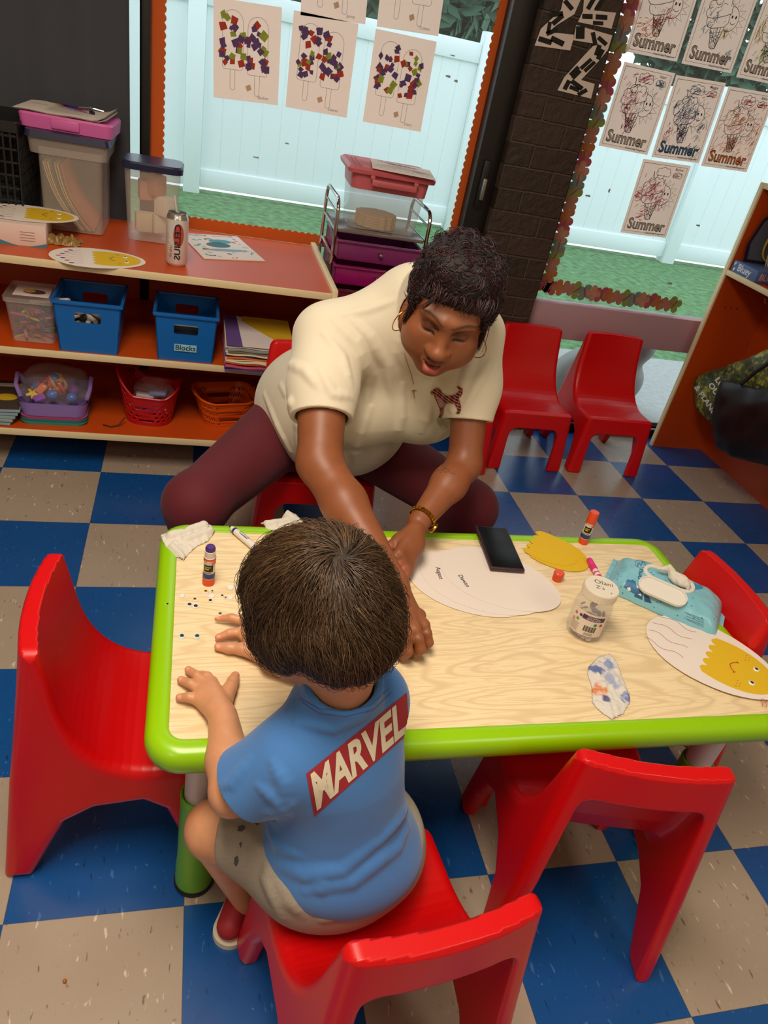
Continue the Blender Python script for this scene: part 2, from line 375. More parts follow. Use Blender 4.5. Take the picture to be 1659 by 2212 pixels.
# ---------------------------------------------------------------- outside
def grass_mat():
    return M('lawn', '#5f8f5c', .9, var=.45, vscale=16, bump=(90, 1, .02))
q = MB(); q.box((-6, 1.75, -.06), (16, 4.95, 0), grass_mat())
tag(q.build('lawn'), 'green lawn between the fence and the window', 'lawn', kind='stuff')
q = MB(); q.box((-6, .68, -.06), (16, 1.75, .001), mat('#a3a8a6', .9, var=.1, vscale=30)); q.build('path')['kind'] = 'structure'
VN = M('vinyl_fence', '#e9f4f6', .5)
def fence():
    t = thing('fence', 'white vinyl panel fence beyond the lawn', 'fence', (0, 0, 0))
    y = 4.8; xs = [-4.6 + 2.42 * i for i in range(8)]
    for i, x in enumerate(xs):
        p = MB(); p.box((x - .07, y - .07, 0), (x + .07, y + .07, 1.62), VN, .006); p.build('post', t)
        if i == len(xs) - 1: break
        b = MB(); n = 14; x0 = x + .07; x1 = xs[i + 1] - .07; w = (x1 - x0) / n
        for k in range(n): b.box((x0 + w * k + .002, y - .012, .14), (x0 + w * (k + 1) - .002, y + .012, 1.42), VN, .003, 1)
        b.box((x0, y - .008, .13), (x1, y + .008, 1.42), VN); b.build('panel', t)
        r = MB(); r.box((x0, y - .03, .05), (x1, y + .03, .2), VN, .008); r.build('rail', t)
        r = MB(); r.box((x0, y - .035, 1.38), (x1, y + .035, 1.53), VN, .008); r.build('rail', t)
fence()
def tree(x, y, h, label):
    t = thing('tree', label, 'tree', (x, y, 0)); b = MB(); b.tube([(0, 0, 0), (.1, 0, h * .4), (.05, 0, h * .75)], [.13, .1, .05], mat('#4b3f33', .9)); b.build('trunk', t)
    c = MB(); G = M('leaves', '#3d5f49', .8, var=.3, vscale=3)
    r = np.random.RandomState(int(x * 10) + 50)
    for i in range(7000):
        p = Vector(r.normal(size=3)); p.normalize(); p *= r.uniform(.55, 1) ** .5; p = Vector((p.x * h * .42, p.y * .9, h * .62 + p.z * h * .36)); s = r.uniform(.08, .16)
        a = Vector(r.normal(size=3)).normalized(); bb = a.orthogonal().normalized()
        c.add([p + a * s, p + bb * s * .5, p - a * s, p - bb * s * .5], [[0, 1, 2, 3]], G)
    c.build('crown', t, smooth=False)
tree(2.1, 6.6, 4.4, 'dark green leafy tree beyond the fence, left one'); tree(6.9, 7.2, 4.2, 'dark green leafy tree beyond the fence, right one')
def ride_on():
    prims = [ell((2.30, .90, .16), (.26, .13, .17), k=.05), ell((2.42, .88, .36), (.12, .10, .10), k=.06), rcone((2.17, .84, .30), (2.34, .80, .40), .035, .03, k=.03), ell((2.22, .75, .17), (.085, .05, .085), k=.01, op='s'), ell((2.22, .79, .17), (.055, .04, .055), k=.01)]
    vs, F = sdf(prims, (2.0, .65, -.03), (2.6, 1.05, .5), .008); o = np_obj('ride_on_toy', vs, F, mat('#8c8f8a', .4), nrm=grad(vs, prims))
    tag(o, 'grey moulded plastic toy outside the low glass behind the right chair', 'toy')
ride_on()
# ---------------------------------------------------------------- orange scalloped border strips
def on_glass(px, py, y=.612): return Yp(px, py, y)
ORG = M('orange_border', '#d25c12', .75, bump=(60, .2), transl=.12)
GY = .606
def scallop(name, label, p0, p1, w, side, n):      # strip from p0 to p1 (x,z), scallops on one side
    p0 = Vector(p0); p1 = Vector(p1); d = (p1 - p0); Lh = d.length; d.normalize(); nn = Vector((-d.y, d.x)) * side
    out = [p0]
    for i in range(n * 10 + 1):
        s = i / 10; out.append(p0 + d * (Lh * s / n) + nn * (w + .006 * abs(math.sin(math.pi * s)) - .003))
    out.append(p1); b = MB(); F = Matrix(((1, 0, 0, 0), (0, 0, 1, 0), (0, 1, 0, 0), (0, 0, 0, 1)))
    b.prism([(p.x, p.y) for p in out], GY, GY + .0008, ORG, F); return tag(b.build(name, smooth=False), label, 'border', 'orange window borders')
scallop('border_strip', 'orange scalloped border strip up the left edge of the popsicle window', (.118, .72), (.118, 2.2), .046, -1, 62)
scallop('border_strip', 'orange scalloped border strip up the right edge of the popsicle window', (1.277, .72), (1.277, 2.2), .03, 1, 62)
scallop('border_strip', 'orange scalloped border strip along the bottom of the popsicle window', (.118, .695), (1.277, .695), .042, 1, 47)
# ---------------------------------------------------------------- butterfly border
BFC = ['#b25263', '#b57040', '#b07a66', '#8f9a4c', '#7f8d83', '#c08a72']
def butterfly_shape(s):
    return [(math.cos(a) * s * (.50 + .50 * abs(math.sin(2 * a)) ** .7), math.sin(a) * s * (.45 + .50 * abs(math.sin(2 * a)) ** .7)) for a in np.linspace(0, 6.283, 49)[:-1]]
def border_bf(pts, label):
    b = MB(); pts = [Vector(p) for p in pts]
    for i, p in enumerate(pts):
        c = M_BF[i % 6]; ang = RNG.uniform(-.4, .4) + (.5 if i % 2 else 0); R = Matrix.Rotation(ang, 4, 'Y')
        X = Matrix.Translation((p.x, GY - .0006 * (i % 3), p.y)) @ R @ Matrix(((1, 0, 0, 0), (0, 0, 1, 0), (0, 1, 0, 0), (0, 0, 0, 1)))
        b.prism(butterfly_shape(.040 if i % 6 in (0, 3, 4) else .036), 0, .0005, c, X)
        if i % 6 in (0, 3, 4):
            b.prism([(math.cos(a) * .004, math.sin(a) * .022) for a in np.linspace(0, 6.2, 12)], -.0008, -.0003, M_BFD, X)
            for s in (1, -1): b.ribbon([(0, .018), (s * .004, .03), (s * .012, .036)], .0015, M_BFD, X, -.0008)
    return tag(b.build('butterfly_border', smooth=False), label, 'border', 'butterfly borders')
M_BF = [M('butterfly_print', c, .7, transl=.25, var=.12, vscale=60) for c in BFC]; M_BFD = mat('#7d4a4a', .7)
lf = []; z = .665
while z < 2.1: lf.append((1.722 + RNG.uniform(-.004, .004), z)); z += .041
border_bf(lf, 'butterfly border running up beside the brick pier')
lf = []; x = 1.745
while x < 2.40: lf.append((x, .662 + RNG.uniform(-.006, .006) - (x - 1.73) * .02)); x += .041
border_bf(lf, 'butterfly border along the bottom of the ice cream window')
# ================================================================= furniture
RED = M('red_plastic', '#c80308', .36, bump=(260, .06), spec=.4, coat=.08)
def poly_sd(pts):
    A = np.array(pts, float); Bp = np.roll(A, -1, 0)
    def f(Q):
        d = np.full(len(Q), 1e9); s = np.ones(len(Q))
        for a, b in zip(A, Bp):
            e = b - a; w = Q - a; t = np.clip((w @ e) / (e @ e), 0, 1); r = w - t[:, None] * e; d = np.minimum(d, (r * r).sum(1))
            c1 = Q[:, 1] >= a[1]; c2 = Q[:, 1] < b[1]; c3 = e[0] * w[:, 1] > e[1] * w[:, 0]
            fl = (c1 & c2 & c3) | (~c1 & ~c2 & ~c3); s = np.where(fl, -s, s)
        return s * np.sqrt(d)
    return f
def chair_mesh():
    bz = [((1 - t) ** 2 * .046 + 2 * t * (1 - t) * .078 + t * t * .20, (1 - t) ** 2 * .42 + 2 * t * (1 - t) * .262 + t * t * .259) for t in np.linspace(0, 1, 14)]
    out = poly_sd([(-.056, 0), (-.004, .522), (.0, .528), (.026, .528)] + bz + [(.285, .262), (.30, .255), (.312, .0), (.262, 0), (.25, .09), (.225, .155), (.185, .182), (.105, .172), (.055, .14), (.03, .085), (-.006, 0)])
    hol = poly_sd([(.288, -.1), (.284, .245), (.15, .242), (.098, .25), (.066, .29), (.044, .35), (.022, .452), (-.12, .452), (-.12, -.1)])
    def wf(P): return np.interp(P[:, 2], [0, .25, .53], [.174, .154, .134])
    def solid(P):
        Q = P[:, 1:3].copy(); Q[:, 0] -= .9 * (.018 - P[:, 0] ** 2) * 0 - .95 * 0; hh = np.clip((P[:, 2] - .24) / .28, 0, 1); Q[:, 0] = Q[:, 0] - .9 * P[:, 0] ** 2 * hh + .008 * hh; ax = np.abs(P[:, 0]); w = wf(P)
        o = -smin(-out(Q) , -(ax - w), .022); h = -smin(-hol(Q), -(ax - (w - .034)), .03)
        s = -smin(-o, h, .008)
        bx = np.stack([ax - .075, P[:, 2] - .155], 1); ar = np.linalg.norm(np.maximum(bx, 0), axis=1) + np.minimum(bx.max(1), 0) - .035
        ar = np.maximum(ar, .2 - P[:, 1]); return -smin(-s, ar, .006)
    pr = [fnp(solid, 0, 'u')]
    vs, F = sdf(pr, (-.2, -.08, -.012), (.2, .34, .55), .0037, marg=1.5); n = grad(vs, pr)
    vs[:, 2] = np.maximum(vs[:, 2], 0); c = vs[F].mean(1); g = np.zeros(len(F), int)
    g[(c[:, 2] > .278)] = 1; lo = c[:, 2] < .165; g[lo & (c[:, 1] < .12)] = 2; g[lo & (c[:, 1] >= .12)] = 4; g[lo & (c[:, 0] > 0)] += 1
    parts = []
    for i, nm in enumerate(['seat', 'backrest', 'leg', 'leg', 'leg', 'leg']):
        Fi = F[g == i]; u, inv = np.unique(Fi, return_inverse=True); parts.append((nm, vs[u], inv.reshape(Fi.shape), n[u]))
    return parts
CHP = chair_mesh(); _ch = []
def chair(x, y, deg, label, s=1, group='red moulded plastic chairs'):
    if not _ch:
        t = thing('chair', label, 'chair', group=group)
        for nm, v, f, n in CHP: np_obj(nm, v, f, RED, t, n)
        _ch.append(t)
    else: t = copy_tree(_ch[0]); t['label'] = label
    t.location = (x, y, 0); t.rotation_euler = (0, 0, math.radians(deg)); t.scale = (s, s, s); return t
chair(.040, -1.270, -90, 'red plastic chair at the left end of the table, nobody on it')
chair(.606, -1.880, 7.5, 'red plastic chair the boy sits on')
chair(1.012, -1.675, -12, 'red plastic chair pushed under the near long side of the table, right of the boy')
chair(1.503, -1.205, 90, 'red plastic chair at the right end of the table beside the wipes')
chair(.66, -.14, 180, 'red plastic chair the woman sits on', 1.12)
chair(1.655, .49, 180, 'red plastic chair under the ice cream window, left one of the pair')
chair(2.045, .49, 178, 'red plastic chair under the ice cream window, the one nearest the orange cubby')
chair(1.29, .43, 180, 'red plastic chair against the brick pier mostly hidden by the woman')
# ---------------------------------------------------------------- table
TX0, TX1, TY0, TY1, TZ = .230, 1.458, -1.545, -.924, .452
GRN = M('lime_plastic', '#8fc400', .3, bump=(200, .04), coat=.1); GRND = M('lime_leg', '#68a812', .35)
def wood_mat():
    m = bpy.data.materials.new('ash_laminate'); m.use_nodes = True; nt = m.node_tree; N = nt.nodes; L = nt.links; b = N['Principled BSDF']
    tc = N.new('ShaderNodeTexCoord')
    def mp(s, loc=(0, 0, 0)):
        n = N.new('ShaderNodeMapping'); n.inputs['Scale'].default_value = s; n.inputs['Location'].default_value = loc; L.new(tc.outputs['Object'], n.inputs[0]); return n.outputs[0]
    n1 = N.new('ShaderNodeTexNoise'); n1.inputs['Scale'].default_value = 1; n1.inputs['Detail'].default_value = 2; L.new(mp((1.25, 8.5, 1), (3.1, 1.7, 0)), n1.inputs['Vector'])
    mu = N.new('ShaderNodeMath'); mu.operation = 'MULTIPLY'; mu.inputs[1].default_value = 26; L.new(n1.outputs['Fac'], mu.inputs[0])
    sn = N.new('ShaderNodeMath'); sn.operation = 'SINE'; m2 = N.new('ShaderNodeMath'); m2.operation = 'MULTIPLY'; m2.inputs[1].default_value = 5.5; L.new(mu.outputs[0], m2.inputs[0]); L.new(m2.outputs[0], sn.inputs[0])
    n2 = N.new('ShaderNodeTexNoise'); n2.inputs['Scale'].default_value = 1; n2.inputs['Detail'].default_value = 4; L.new(mp((22, 420, 1)), n2.inputs['Vector'])
    r = N.new('ShaderNodeMapRange'); r.inputs[1].default_value = .1; r.inputs[2].default_value = 1; r.inputs[3].default_value = 0; r.inputs[4].default_value = .42; L.new(sn.outputs[0], r.inputs[0])
    r2 = N.new('ShaderNodeMapRange'); r2.inputs[1].default_value = .48; r2.inputs[2].default_value = .75; r2.inputs[4].default_value = .6; L.new(n2.outputs['Fac'], r2.inputs[0])
    ad = N.new('ShaderNodeMath'); ad.operation = 'MAXIMUM'; L.new(r.outputs[0], ad.inputs[0]); L.new(r2.outputs[0], ad.inputs[1])
    mx = N.new('ShaderNodeMix'); mx.data_type = 'RGBA'; mx.inputs[6].default_value = (*lin('#ecd6ac'), 1); mx.inputs[7].default_value = (*lin('#c2a270'), 1); L.new(ad.outputs[0], mx.inputs[0])
    L.new(mx.outputs[2], b.inputs['Base Color']); b.inputs['Roughness'].default_value = .42; return m
tb = thing('table', 'low activity table with wood grain top and lime green rim', 'table', ((TX0 + TX1) / 2, (TY0 + TY1) / 2, 0))
def build_table():
    w = TX1 - TX0; d = TY1 - TY0; q = MB(); rings = []
    for ins, z in ((.05, .40), (.03, .402), (.012, .405), (.003, .412), (0, .424), (.001, .437), (.006, .447), (.015, .4525), (.028, .4535), (.035, .4525), (.037, .4505), (.037, .446)):
        rings.append([(x, y, z) for x, y in rrect(w - 2 * ins, d - 2 * ins, max(.062 - ins, .016), 8)])
    q.rings(rings, GRN); q.build('rim', tb, ang=60)
    q = MB(); q.prism(rrect(w - .074, d - .074, .022, 8), .43, .4505, wood_mat()); q.build('tabletop', tb)
    q = MB(); q.prism(rrect(w - .1, d - .1, .02, 6), .402, .43, mat('#3d3a36', .7)); q.build('underside', tb)
    WT = mat('#c9bcc0', .3); BLK = mat('#141414', .6)
    for x, y in ((.092, .07), (w - .128, .07), (.092, d - .07), (w - .128, d - .07)):
        x -= w / 2; y -= d / 2; l = MB(); l.lathe([(.0, .2), (.0262, .2), (.0262, .403), (0, .403)], (x, y, 0), WT, 28); lg = l.build('leg', tb)
        s = MB(); s.lathe([(.028, .268), (.030, .272), (.0325, .272), (.0335, .266), (.0325, .255), (.0332, .09), (.035, .06), (.035, .012), (.032, .010)], (x, y, 0), GRND, 28); s.build('height_sleeve', lg)
        k = MB(); k.lathe([(0, 0), (.036, 0), (.0375, .006), (.036, .014), (.03, .014)], (x, y, 0), BLK, 28); k.build('foot_cap', lg)
        k = MB(); k.lathe([(0, 0), (.006, 0), (.005, .003), (0, .003)], (0, 0, 0), mat('#9a9a8c', .3, metal=.9), 12, Matrix.Translation((x + .0005, y - .0325, .245)) @ Matrix.Rotation(math.radians(90), 4, 'X')); k.build('screw', lg)
build_table()
# ---------------------------------------------------------------- low shelf unit under the window
ORW = M('orange_laminate', '#c24a12', .38, var=.04, vscale=3); CRM = M('cream_edge', '#dcc79c', .45)
SZ, SM, SB = .702, .426, .147; SX0, SX1, SY0, SY1 = -1.0, .725, 0.0, .572
sh = thing('shelf_unit', 'low orange open shelf unit with cream edges under the popsicle window', 'shelf', (0, 0, 0))
def board(name, z, x1):
    b = MB(); b.box((SX0, SY0 + .006, z - .02), (x1, SY1, z), ORW); o = b.build(name, sh)
    e = MB(); e.box((SX0, SY0 - .002, z - .0215), (x1, SY0 + .006, z + .0005), CRM, .002); e.build('cream_edge', o); return o
board('top', SZ, SX1 - .02); board('shelf', SM, SX1 - .02); board('shelf', SB, SX1 - .02)
def side(x, vis=True):
    b = MB(); b.box((x, SY0, .06), (x + .02, SY1 + .01, SZ + .012), CRM, .004); b.box((x - .0015, SY0 + .01, .08), (x, SY1, SZ - .02), ORW); b.build('side_panel', sh)
side(SX1 - .02); side(SX0 - .02)
b = MB(); b.box((SX0, SY1 - .008, .06), (SX1 - .02, SY1, SZ - .02), ORW); b.build('back_panel', sh)
for x in (SX0 + .06, SX1 - .08):
    for y in (.06, .52):
        b = MB(); b.lathe([(0, -.012), (.024, -.012), (.028, 0), (.024, .012), (0, .012)], (0, 0, 0), mat('#1c1c1c', .5), 20, Matrix.Translation((x, y, .03)) @ Matrix.Rotation(math.radians(90), 4, 'Y'))
        b.box((x - .018, y - .02, .045), (x + .018, y + .02, .13), mat('#8c8c8c', .3, metal=.8), .003); b.build('caster', sh)
# ---------------------------------------------------------------- orange cubby by the right wall
LX, LY = 2.462, .512; ORL = M('cubby_laminate', '#b8440c', .36, var=.04, vscale=3)
lk = thing('cubby', 'tall orange cubby with cream edges standing by the right wall', 'cubby', (0, 0, 0))
b = MB(); b.box((LX + .006, LY - .02, 0), (2.75, LY, 1.19), ORL); o = b.build('side_panel', lk); e = MB(); e.box((LX - .004, LY - .021, 0), (LX + .007, LY + .001, 1.2), CRM, .003); e.build('cream_edge', o)
b = MB(); b.box((2.742, -.92, 0), (2.756, LY - .018, 1.19), ORL); b.build('back_panel', lk)
for nm, z in (('top', 1.18), ('shelf', .835)):
    b = MB(); b.box((LX + .01, -.9, z), (2.742, LY - .018, z + .02), ORL if nm == 'shelf' else CRM); o = b.build(nm, lk); e = MB(); e.box((LX - .002, -.9, z - .001), (LX + .012, LY - .018, z + .021), CRM, .003); e.build('cream_edge', o)
b = MB(); b.box((LX + .006, -.94, 0), (2.75, -.92, 1.19), ORL); b.build('side_panel', lk)
for y in (.33, .12, -.1):
    hk = MB(); hk.tube([(2.62, y, .835), (2.62, y, .80), (2.60, y, .775), (2.575, y, .78), (2.565, y, .80)], .0025, mat('#b9b3a6', .25, metal=.9)); hk.build('hook', lk)
for y in (.46, .43, .40):
    hk = MB(); hk.lathe([(0, 0), (.003, 0), (.003, .001), (0, .001)], (0, 0, 0), mat('#1a0a06', .7), 8, Matrix.Translation((2.53 + (.46 - y), LY - .0205, .70)) @ Matrix.Rotation(math.radians(90), 4, 'X')); hk.build('peg_hole', lk)
# ---------------------------------------------------------------- rolling drawer cart
CHR = mat('#b9b4ae', .12, metal=1.0)
ct = thing('drawer_cart', 'chrome rolling cart with purple and pink drawers beside the low shelf', 'cart', (0, 0, 0))
CX0, CX1, CY0, CY1 = .742, 1.068, .30, .575
for x in (CX0, CX1):
    f = MB(); p = [(x, CY0, .06), (x, CY0, .86)]
    for a in range(0, 91, 15): p.append((x, CY0 + .045 - .045 * math.cos(math.radians(a)), .885 + .045 * math.sin(math.radians(a))))
    for a in range(90, -1, -15): p.append((x, CY1 - .045 + .045 * math.cos(math.radians(a)), .885 + .045 * math.sin(math.radians(a))))
    p += [(x, CY1, .06)]; f.tube(p, .0065, CHR, 10)
    for z in (.10, .245, .33, .415, .50, .585, .665, .745, .83, .885): f.tube([(x, CY0, z), (x, CY1, z)], .004, CHR, 8)
    f.build('frame', ct)
f = MB(); f.box((CX0 + .006, CY0 + .005, .824), (CX1 - .006, CY1 - .005, .836), M('smoky_top', '#6d5f5c', .2), .004); f.build('top_tray', ct)
for x in (CX0, CX1):
    for y in (CY0, CY1):
        f = MB(); f.lathe([(0, -.01), (.022, -.01), (.025, 0), (.022, .01), (0, .01)], (0, 0, 0), mat('#222222', .5), 18, Matrix.Translation((x, y, .025)) @ Matrix.Rotation(math.radians(90), 4, 'Y')); f.build('caster', ct)
DC = ['#8e2f72', '#a3126b', '#7d0c33', '#b0204a', '#c2502a', '#c98a20']
for i in range(7):
    z1 = .815 - i * .083; c = DC[min(i, 5)]; m = M('drawer_plastic', c, .25, trans=.15, transl=.2); y0 = CY0 - .028 + (.006 if i == 0 else 0)
    d = MB(); X = Matrix.Identity(4); x0, x1, z0 = CX0 + .012, CX1 - .012, z1 - .072
    d.box((x0, y0, z0), (x1, y0 + .004, z1 - .012), m, .002); d.box((x0, CY1 - .03, z0), (x1, CY1 - .026, z1 - .012), m); d.box((x0, y0, z0), (x0 + .003, CY1 - .026, z1 - .012), m); d.box((x1 - .003, y0, z0), (x1, CY1 - .026, z1 - .012), m); d.box((x0, y0, z0), (x1, CY1 - .026, z0 + .003), m)
    d.box((x0 - .005, y0 - .01, z1 - .015), (x1 + .005, y0 + .006, z1 - .008), m, .003); d.box((x0 - .006, y0, z1 - .014), (x0 + .004, CY1 - .026, z1 - .009), m, .002); d.box((x1 - .004, y0, z1 - .014), (x1 + .006, CY1 - .026, z1 - .009), m, .002)
    o = d.build('drawer', ct)
    if i < 4:
        k = MB(); k.lathe([(0, 0), (.003, 0), (.003, .006), (.0075, .009), (.0085, .014), (.006, .019), (0, .0205)], (0, 0, 0), CHR, 16, Matrix.Translation(((x0 + x1) / 2, y0, z1 - .04)) @ Matrix.Rotation(math.radians(90), 4, 'X')); k.build('knob', o)
# ================================================================= people
def skin_mat(name, rough=.42, sss=.08):
    m = bpy.data.materials.new(name); m.use_nodes = True; nt = m.node_tree; N = nt.nodes; L = nt.links; b = N['Principled BSDF']
    at = N.new('ShaderNodeAttribute'); at.attribute_name = 'tint'; tc = N.new('ShaderNodeTexCoord')
    nz = N.new('ShaderNodeTexNoise'); nz.inputs['Scale'].default_value = 35; nz.inputs['Detail'].default_value = 4; L.new(tc.outputs['Object'], nz.inputs['Vector'])
    mr = N.new('ShaderNodeMapRange'); mr.inputs[1].default_value = .3; mr.inputs[2].default_value = .7; mr.inputs[3].default_value = .93; mr.inputs[4].default_value = 1.07; L.new(nz.outputs['Fac'], mr.inputs[0])
    vm = N.new('ShaderNodeVectorMath'); vm.operation = 'SCALE'; L.new(at.outputs['Color'], vm.inputs[0]); L.new(mr.outputs[0], vm.inputs['Scale']); L.new(vm.outputs[0], b.inputs['Base Color'])
    b.inputs['Roughness'].default_value = rough; b.inputs['Subsurface Weight'].default_value = sss; b.inputs['Subsurface Radius'].default_value = (.012, .004, .002); b.inputs['Subsurface Scale'].default_value = .6
    n2 = N.new('ShaderNodeTexNoise'); n2.inputs['Scale'].default_value = 900; L.new(tc.outputs['Object'], n2.inputs['Vector'])
    bp = N.new('ShaderNodeBump'); bp.inputs['Strength'].default_value = .12; bp.inputs['Distance'].default_value = .0006; L.new(n2.outputs['Fac'], bp.inputs['Height']); L.new(bp.outputs[0], b.inputs['Normal']); return m
def paint(vs, base, spots):                           # spots: (centre, radii, R, colour, softness, strength)
    C = np.tile(np.array(lin(base)), (len(vs), 1))
    for c, r, R, col, soft, st in spots:
        q = vs - A3(c)
        if R is not None: q = q @ np.array(R)
        d = np.linalg.norm(q / A3(r), axis=1); w = np.clip((1 - d) / soft + .5, 0, 1)[:, None] * st; C = C * (1 - w) + np.array(lin(col)) * w
    return C
def chain(pts, rad, k=.006):
    return [rcone(pts[i], pts[i + 1], rad[i], rad[i + 1], k) for i in range(len(pts) - 1)]
def fold_prims(bv, lines, amp=.006, k=.02):            # soft ridges of cloth along lines seen on the surface
    out = []
    for ln in lines:
        r = (ln[1] if isinstance(ln[0], list) else amp) * 1.6; pts = ln[0] if isinstance(ln[0], list) else ln; hp = []
        for a, b_ in zip(pts[:-1], pts[1:]):
            for t in np.linspace(0, 1, 4)[:-1]:
                h, n = cast(bv, a[0] + (b_[0] - a[0]) * t, a[1] + (b_[1] - a[1]) * t)
                if h is not None: hp.append(h - n * r * .35)
        h, n = cast(bv, *pts[-1])
        if h is not None: hp.append(h - n * r * .8)
        hp = [h for i, h in enumerate(hp) if i == 0 or (h - hp[0]).length < .6]; m = len(hp); seg = []
        for i in range(m - 1):
            if (hp[i + 1] - hp[i]).length < .08:
                w0 = .25 + .75 * math.sin(math.pi * i / (m - 1)); w1 = .25 + .75 * math.sin(math.pi * (i + 1) / (m - 1))
                seg.append(rcone(hp[i] , hp[i + 1], r * w0, r * w1, k)[0])
        if seg: out.append((lambda P, sg=seg: np.min([g(P) for g in sg], axis=0), k, 'u', 0))
    return out
def local(F):                                         # maps local head coordinates to the room
    def g(*p): return F @ Vector(p)
    return g
def strands(name, roots, parent, m, rad=.0006, n=3, cols=None):
    """roots: list of point lists. One mesh of tapered hairs, each with its own shade."""
    P = np.array(roots); S = len(P); t = np.gradient(P, axis=1); t /= np.linalg.norm(t, axis=2)[:, :, None] + 1e-9
    ref = np.zeros_like(t); ref[..., 0] = .31; ref[..., 1] = .77; ref[..., 2] = .55; K = P.shape[1]
    u = np.cross(t, ref); u /= np.linalg.norm(u, axis=2)[:, :, None] + 1e-9; w = np.cross(t, u)
    r = (rad * np.linspace(1, .15, K) ** .6)[None, :, None]
    rings = np.stack([P + r * (u * math.cos(2 * math.pi * a / n) + w * math.sin(2 * math.pi * a / n)) for a in range(n)], 2)
    vs = rings.reshape(-1, 3); base = (np.arange(S) * K * n)[:, None, None] + (np.arange(K - 1) * n)[None, :, None]; F = []
    for a in range(n):
        i0 = base + a; i1 = base + (a + 1) % n; F.append(np.stack([i0, i1, i1 + n, i0 + n], -1).reshape(-1, 4))
    c0, c1 = [np.array(lin(c)) for c in cols]; f = np.random.RandomState(1).beta(1.6, 2.4, S)[:, None]; C = np.repeat(c0 * (1 - f) + c1 * f, K * n, axis=0)
    return np_obj(name, vs, np.concatenate(F), m, parent, None, C)
def hair_mat(name, rough=.38):
    m = M(name, '#201008', rough, spec=.6); nt = m.node_tree; at = nt.nodes.new('ShaderNodeAttribute'); at.attribute_name = 'tint'; nt.links.new(at.outputs['Color'], nt.nodes['Principled BSDF'].inputs['Base Color']); return m
def cloth(name, col, w=900, st=.35, rough=.85, sheen=.25, **k): return M(name, col, rough, bump=(w, st, .0008), sheen=sheen, **k)
# ---------------------------------------------------------------- woman
Hc = Dp(968, 672, 1.50)                                # centre of her head
to = (CAM - Hc); az = math.atan2(to.x, -to.y) + math.radians(4)
FW = Matrix.Translation(Hc) @ Matrix.Rotation(az, 4, 'Z') @ Matrix.Rotation(math.radians(7), 4, 'Y') @ Matrix.Rotation(math.radians(19), 4, 'X')   # local: face looks along -y, z up, x her left
hw = local(FW); RW = np.array(FW.to_3x3())
shR, shL = Dp(703, 728, 1.63), Dp(1030, 722, 1.70)
elR, wrR = Zp(690, 1000, .625), Zp(852, 1262, .515)
elL, wrL = Zp(1003, 1003, .60), Zp(905, 1128, .527)
pel = V(.66, -.33, .42); bel = V(.685, -.43, .52); che = V(.735, -.60, .70); nb = (shR + shL) / 2 + V(0, .02, .035)
knR, knL = V(.305, -.73, .37), V(1.035, -.70, .37)
def head_w():
    E = lambda c, r, k=.012, op='u': ell(hw(*c), r, RW, k, op)
    C = lambda a, b, ra, rb, k=.008, op='u': rcone(hw(*a), hw(*b), ra, rb, k, op)
    p = [E((0, .012, .035), (.076, .092, .082)), E((0, -.02, -.02), (.068, .072, .085), .03), E((0, -.035, -.055), (.058, .055, .045), .03)]
    p += [E((0, -.062, -.098), (.028, .024, .02), .03)]                                        # chin
    for s in (1, -1):
        p += [E((s * .045, -.045, -.045), (.033, .034, .037), .03), E((s * .040, -.062, -.020), (.026, .018, .018), .022)]   # cheek, cheekbone
        p += [C((s * .012, -.086, .030), (s * .050, -.072, .034), .0085, .007, .022)]            # brow
        p += [E((s * .032, -.086, .011), (.020, .013, .011), .012, 's')]                        # eye socket
        p += [E((s * .032, -.069, .009), (.0165, .0145, .0135), .005)]                          # lidded eye
        p += [C((s * .019, -.0835, .005), (s * .046, -.0765, .006), .0022, .0016, .003)]        # lid edge
        p += [E((s * .0155, -.096, -.033), (.0110, .011, .0090), .007)]                          # nostril wing
        p += [E((s * .0072, -.103, -.0405), (.0042, .0045, .0035), .003, 's')]
        p += [E((s * .077, .012, .0), (.011, .024, .032), .006), E((s * .084, .004, .004), (.007, .012, .018), .004, 's'), E((s * .078, .002, -.026), (.008, .010, .009), .006)]  # ear
    p += [C((0, -.078, .018), (0, -.106, -.028), .0075, .0115, .018), E((0, -.109, -.031), (.0145, .0125, .0110), .010)]   # nose
    p += [C((-.021, -.092, -.0585), (-.006, -.1010, -.0565), .0032, .0062, .004), C((.021, -.092, -.0585), (.006, -.1010, -.0565), .0032, .0062, .004), C((-.006, -.1010, -.0565), (.006, -.1010, -.0565), .0062, .0062, .004)]   # upper lip
    p += [C((-.021, -.090, -.0655), (-.007, -.0985, -.0785), .0038, .0090, .005), C((.021, -.090, -.0655), (.007, -.0985, -.0785), .0038, .0090, .005), C((-.007, -.0985, -.0785), (.007, -.0985, -.0785), .0090, .0090, .005)]
    p += [E((0, -.102, -.0668), (.0165, .020, .0050), .003, 's')]                               # parted lips
    p += [rcone(nb + V(-.01, .0, .0), hw(0, .03, -.05), .060, .056, .03)]                       # neck
    return p
def arm(sh, el, wr, r):
    m = el + (wr - el) * .35; u = sh + (el - sh) * .45
    return [rcone(sh, u, r[0], r[1], .02), rcone(u, el, r[1], r[2], .02), rcone(el, m, r[2] * .98, r[3], .02), rcone(m, wr, r[3], r[4], .02)]
def finger(pts, r, k=.004): return chain([Vector(p) for p in pts], r, k)
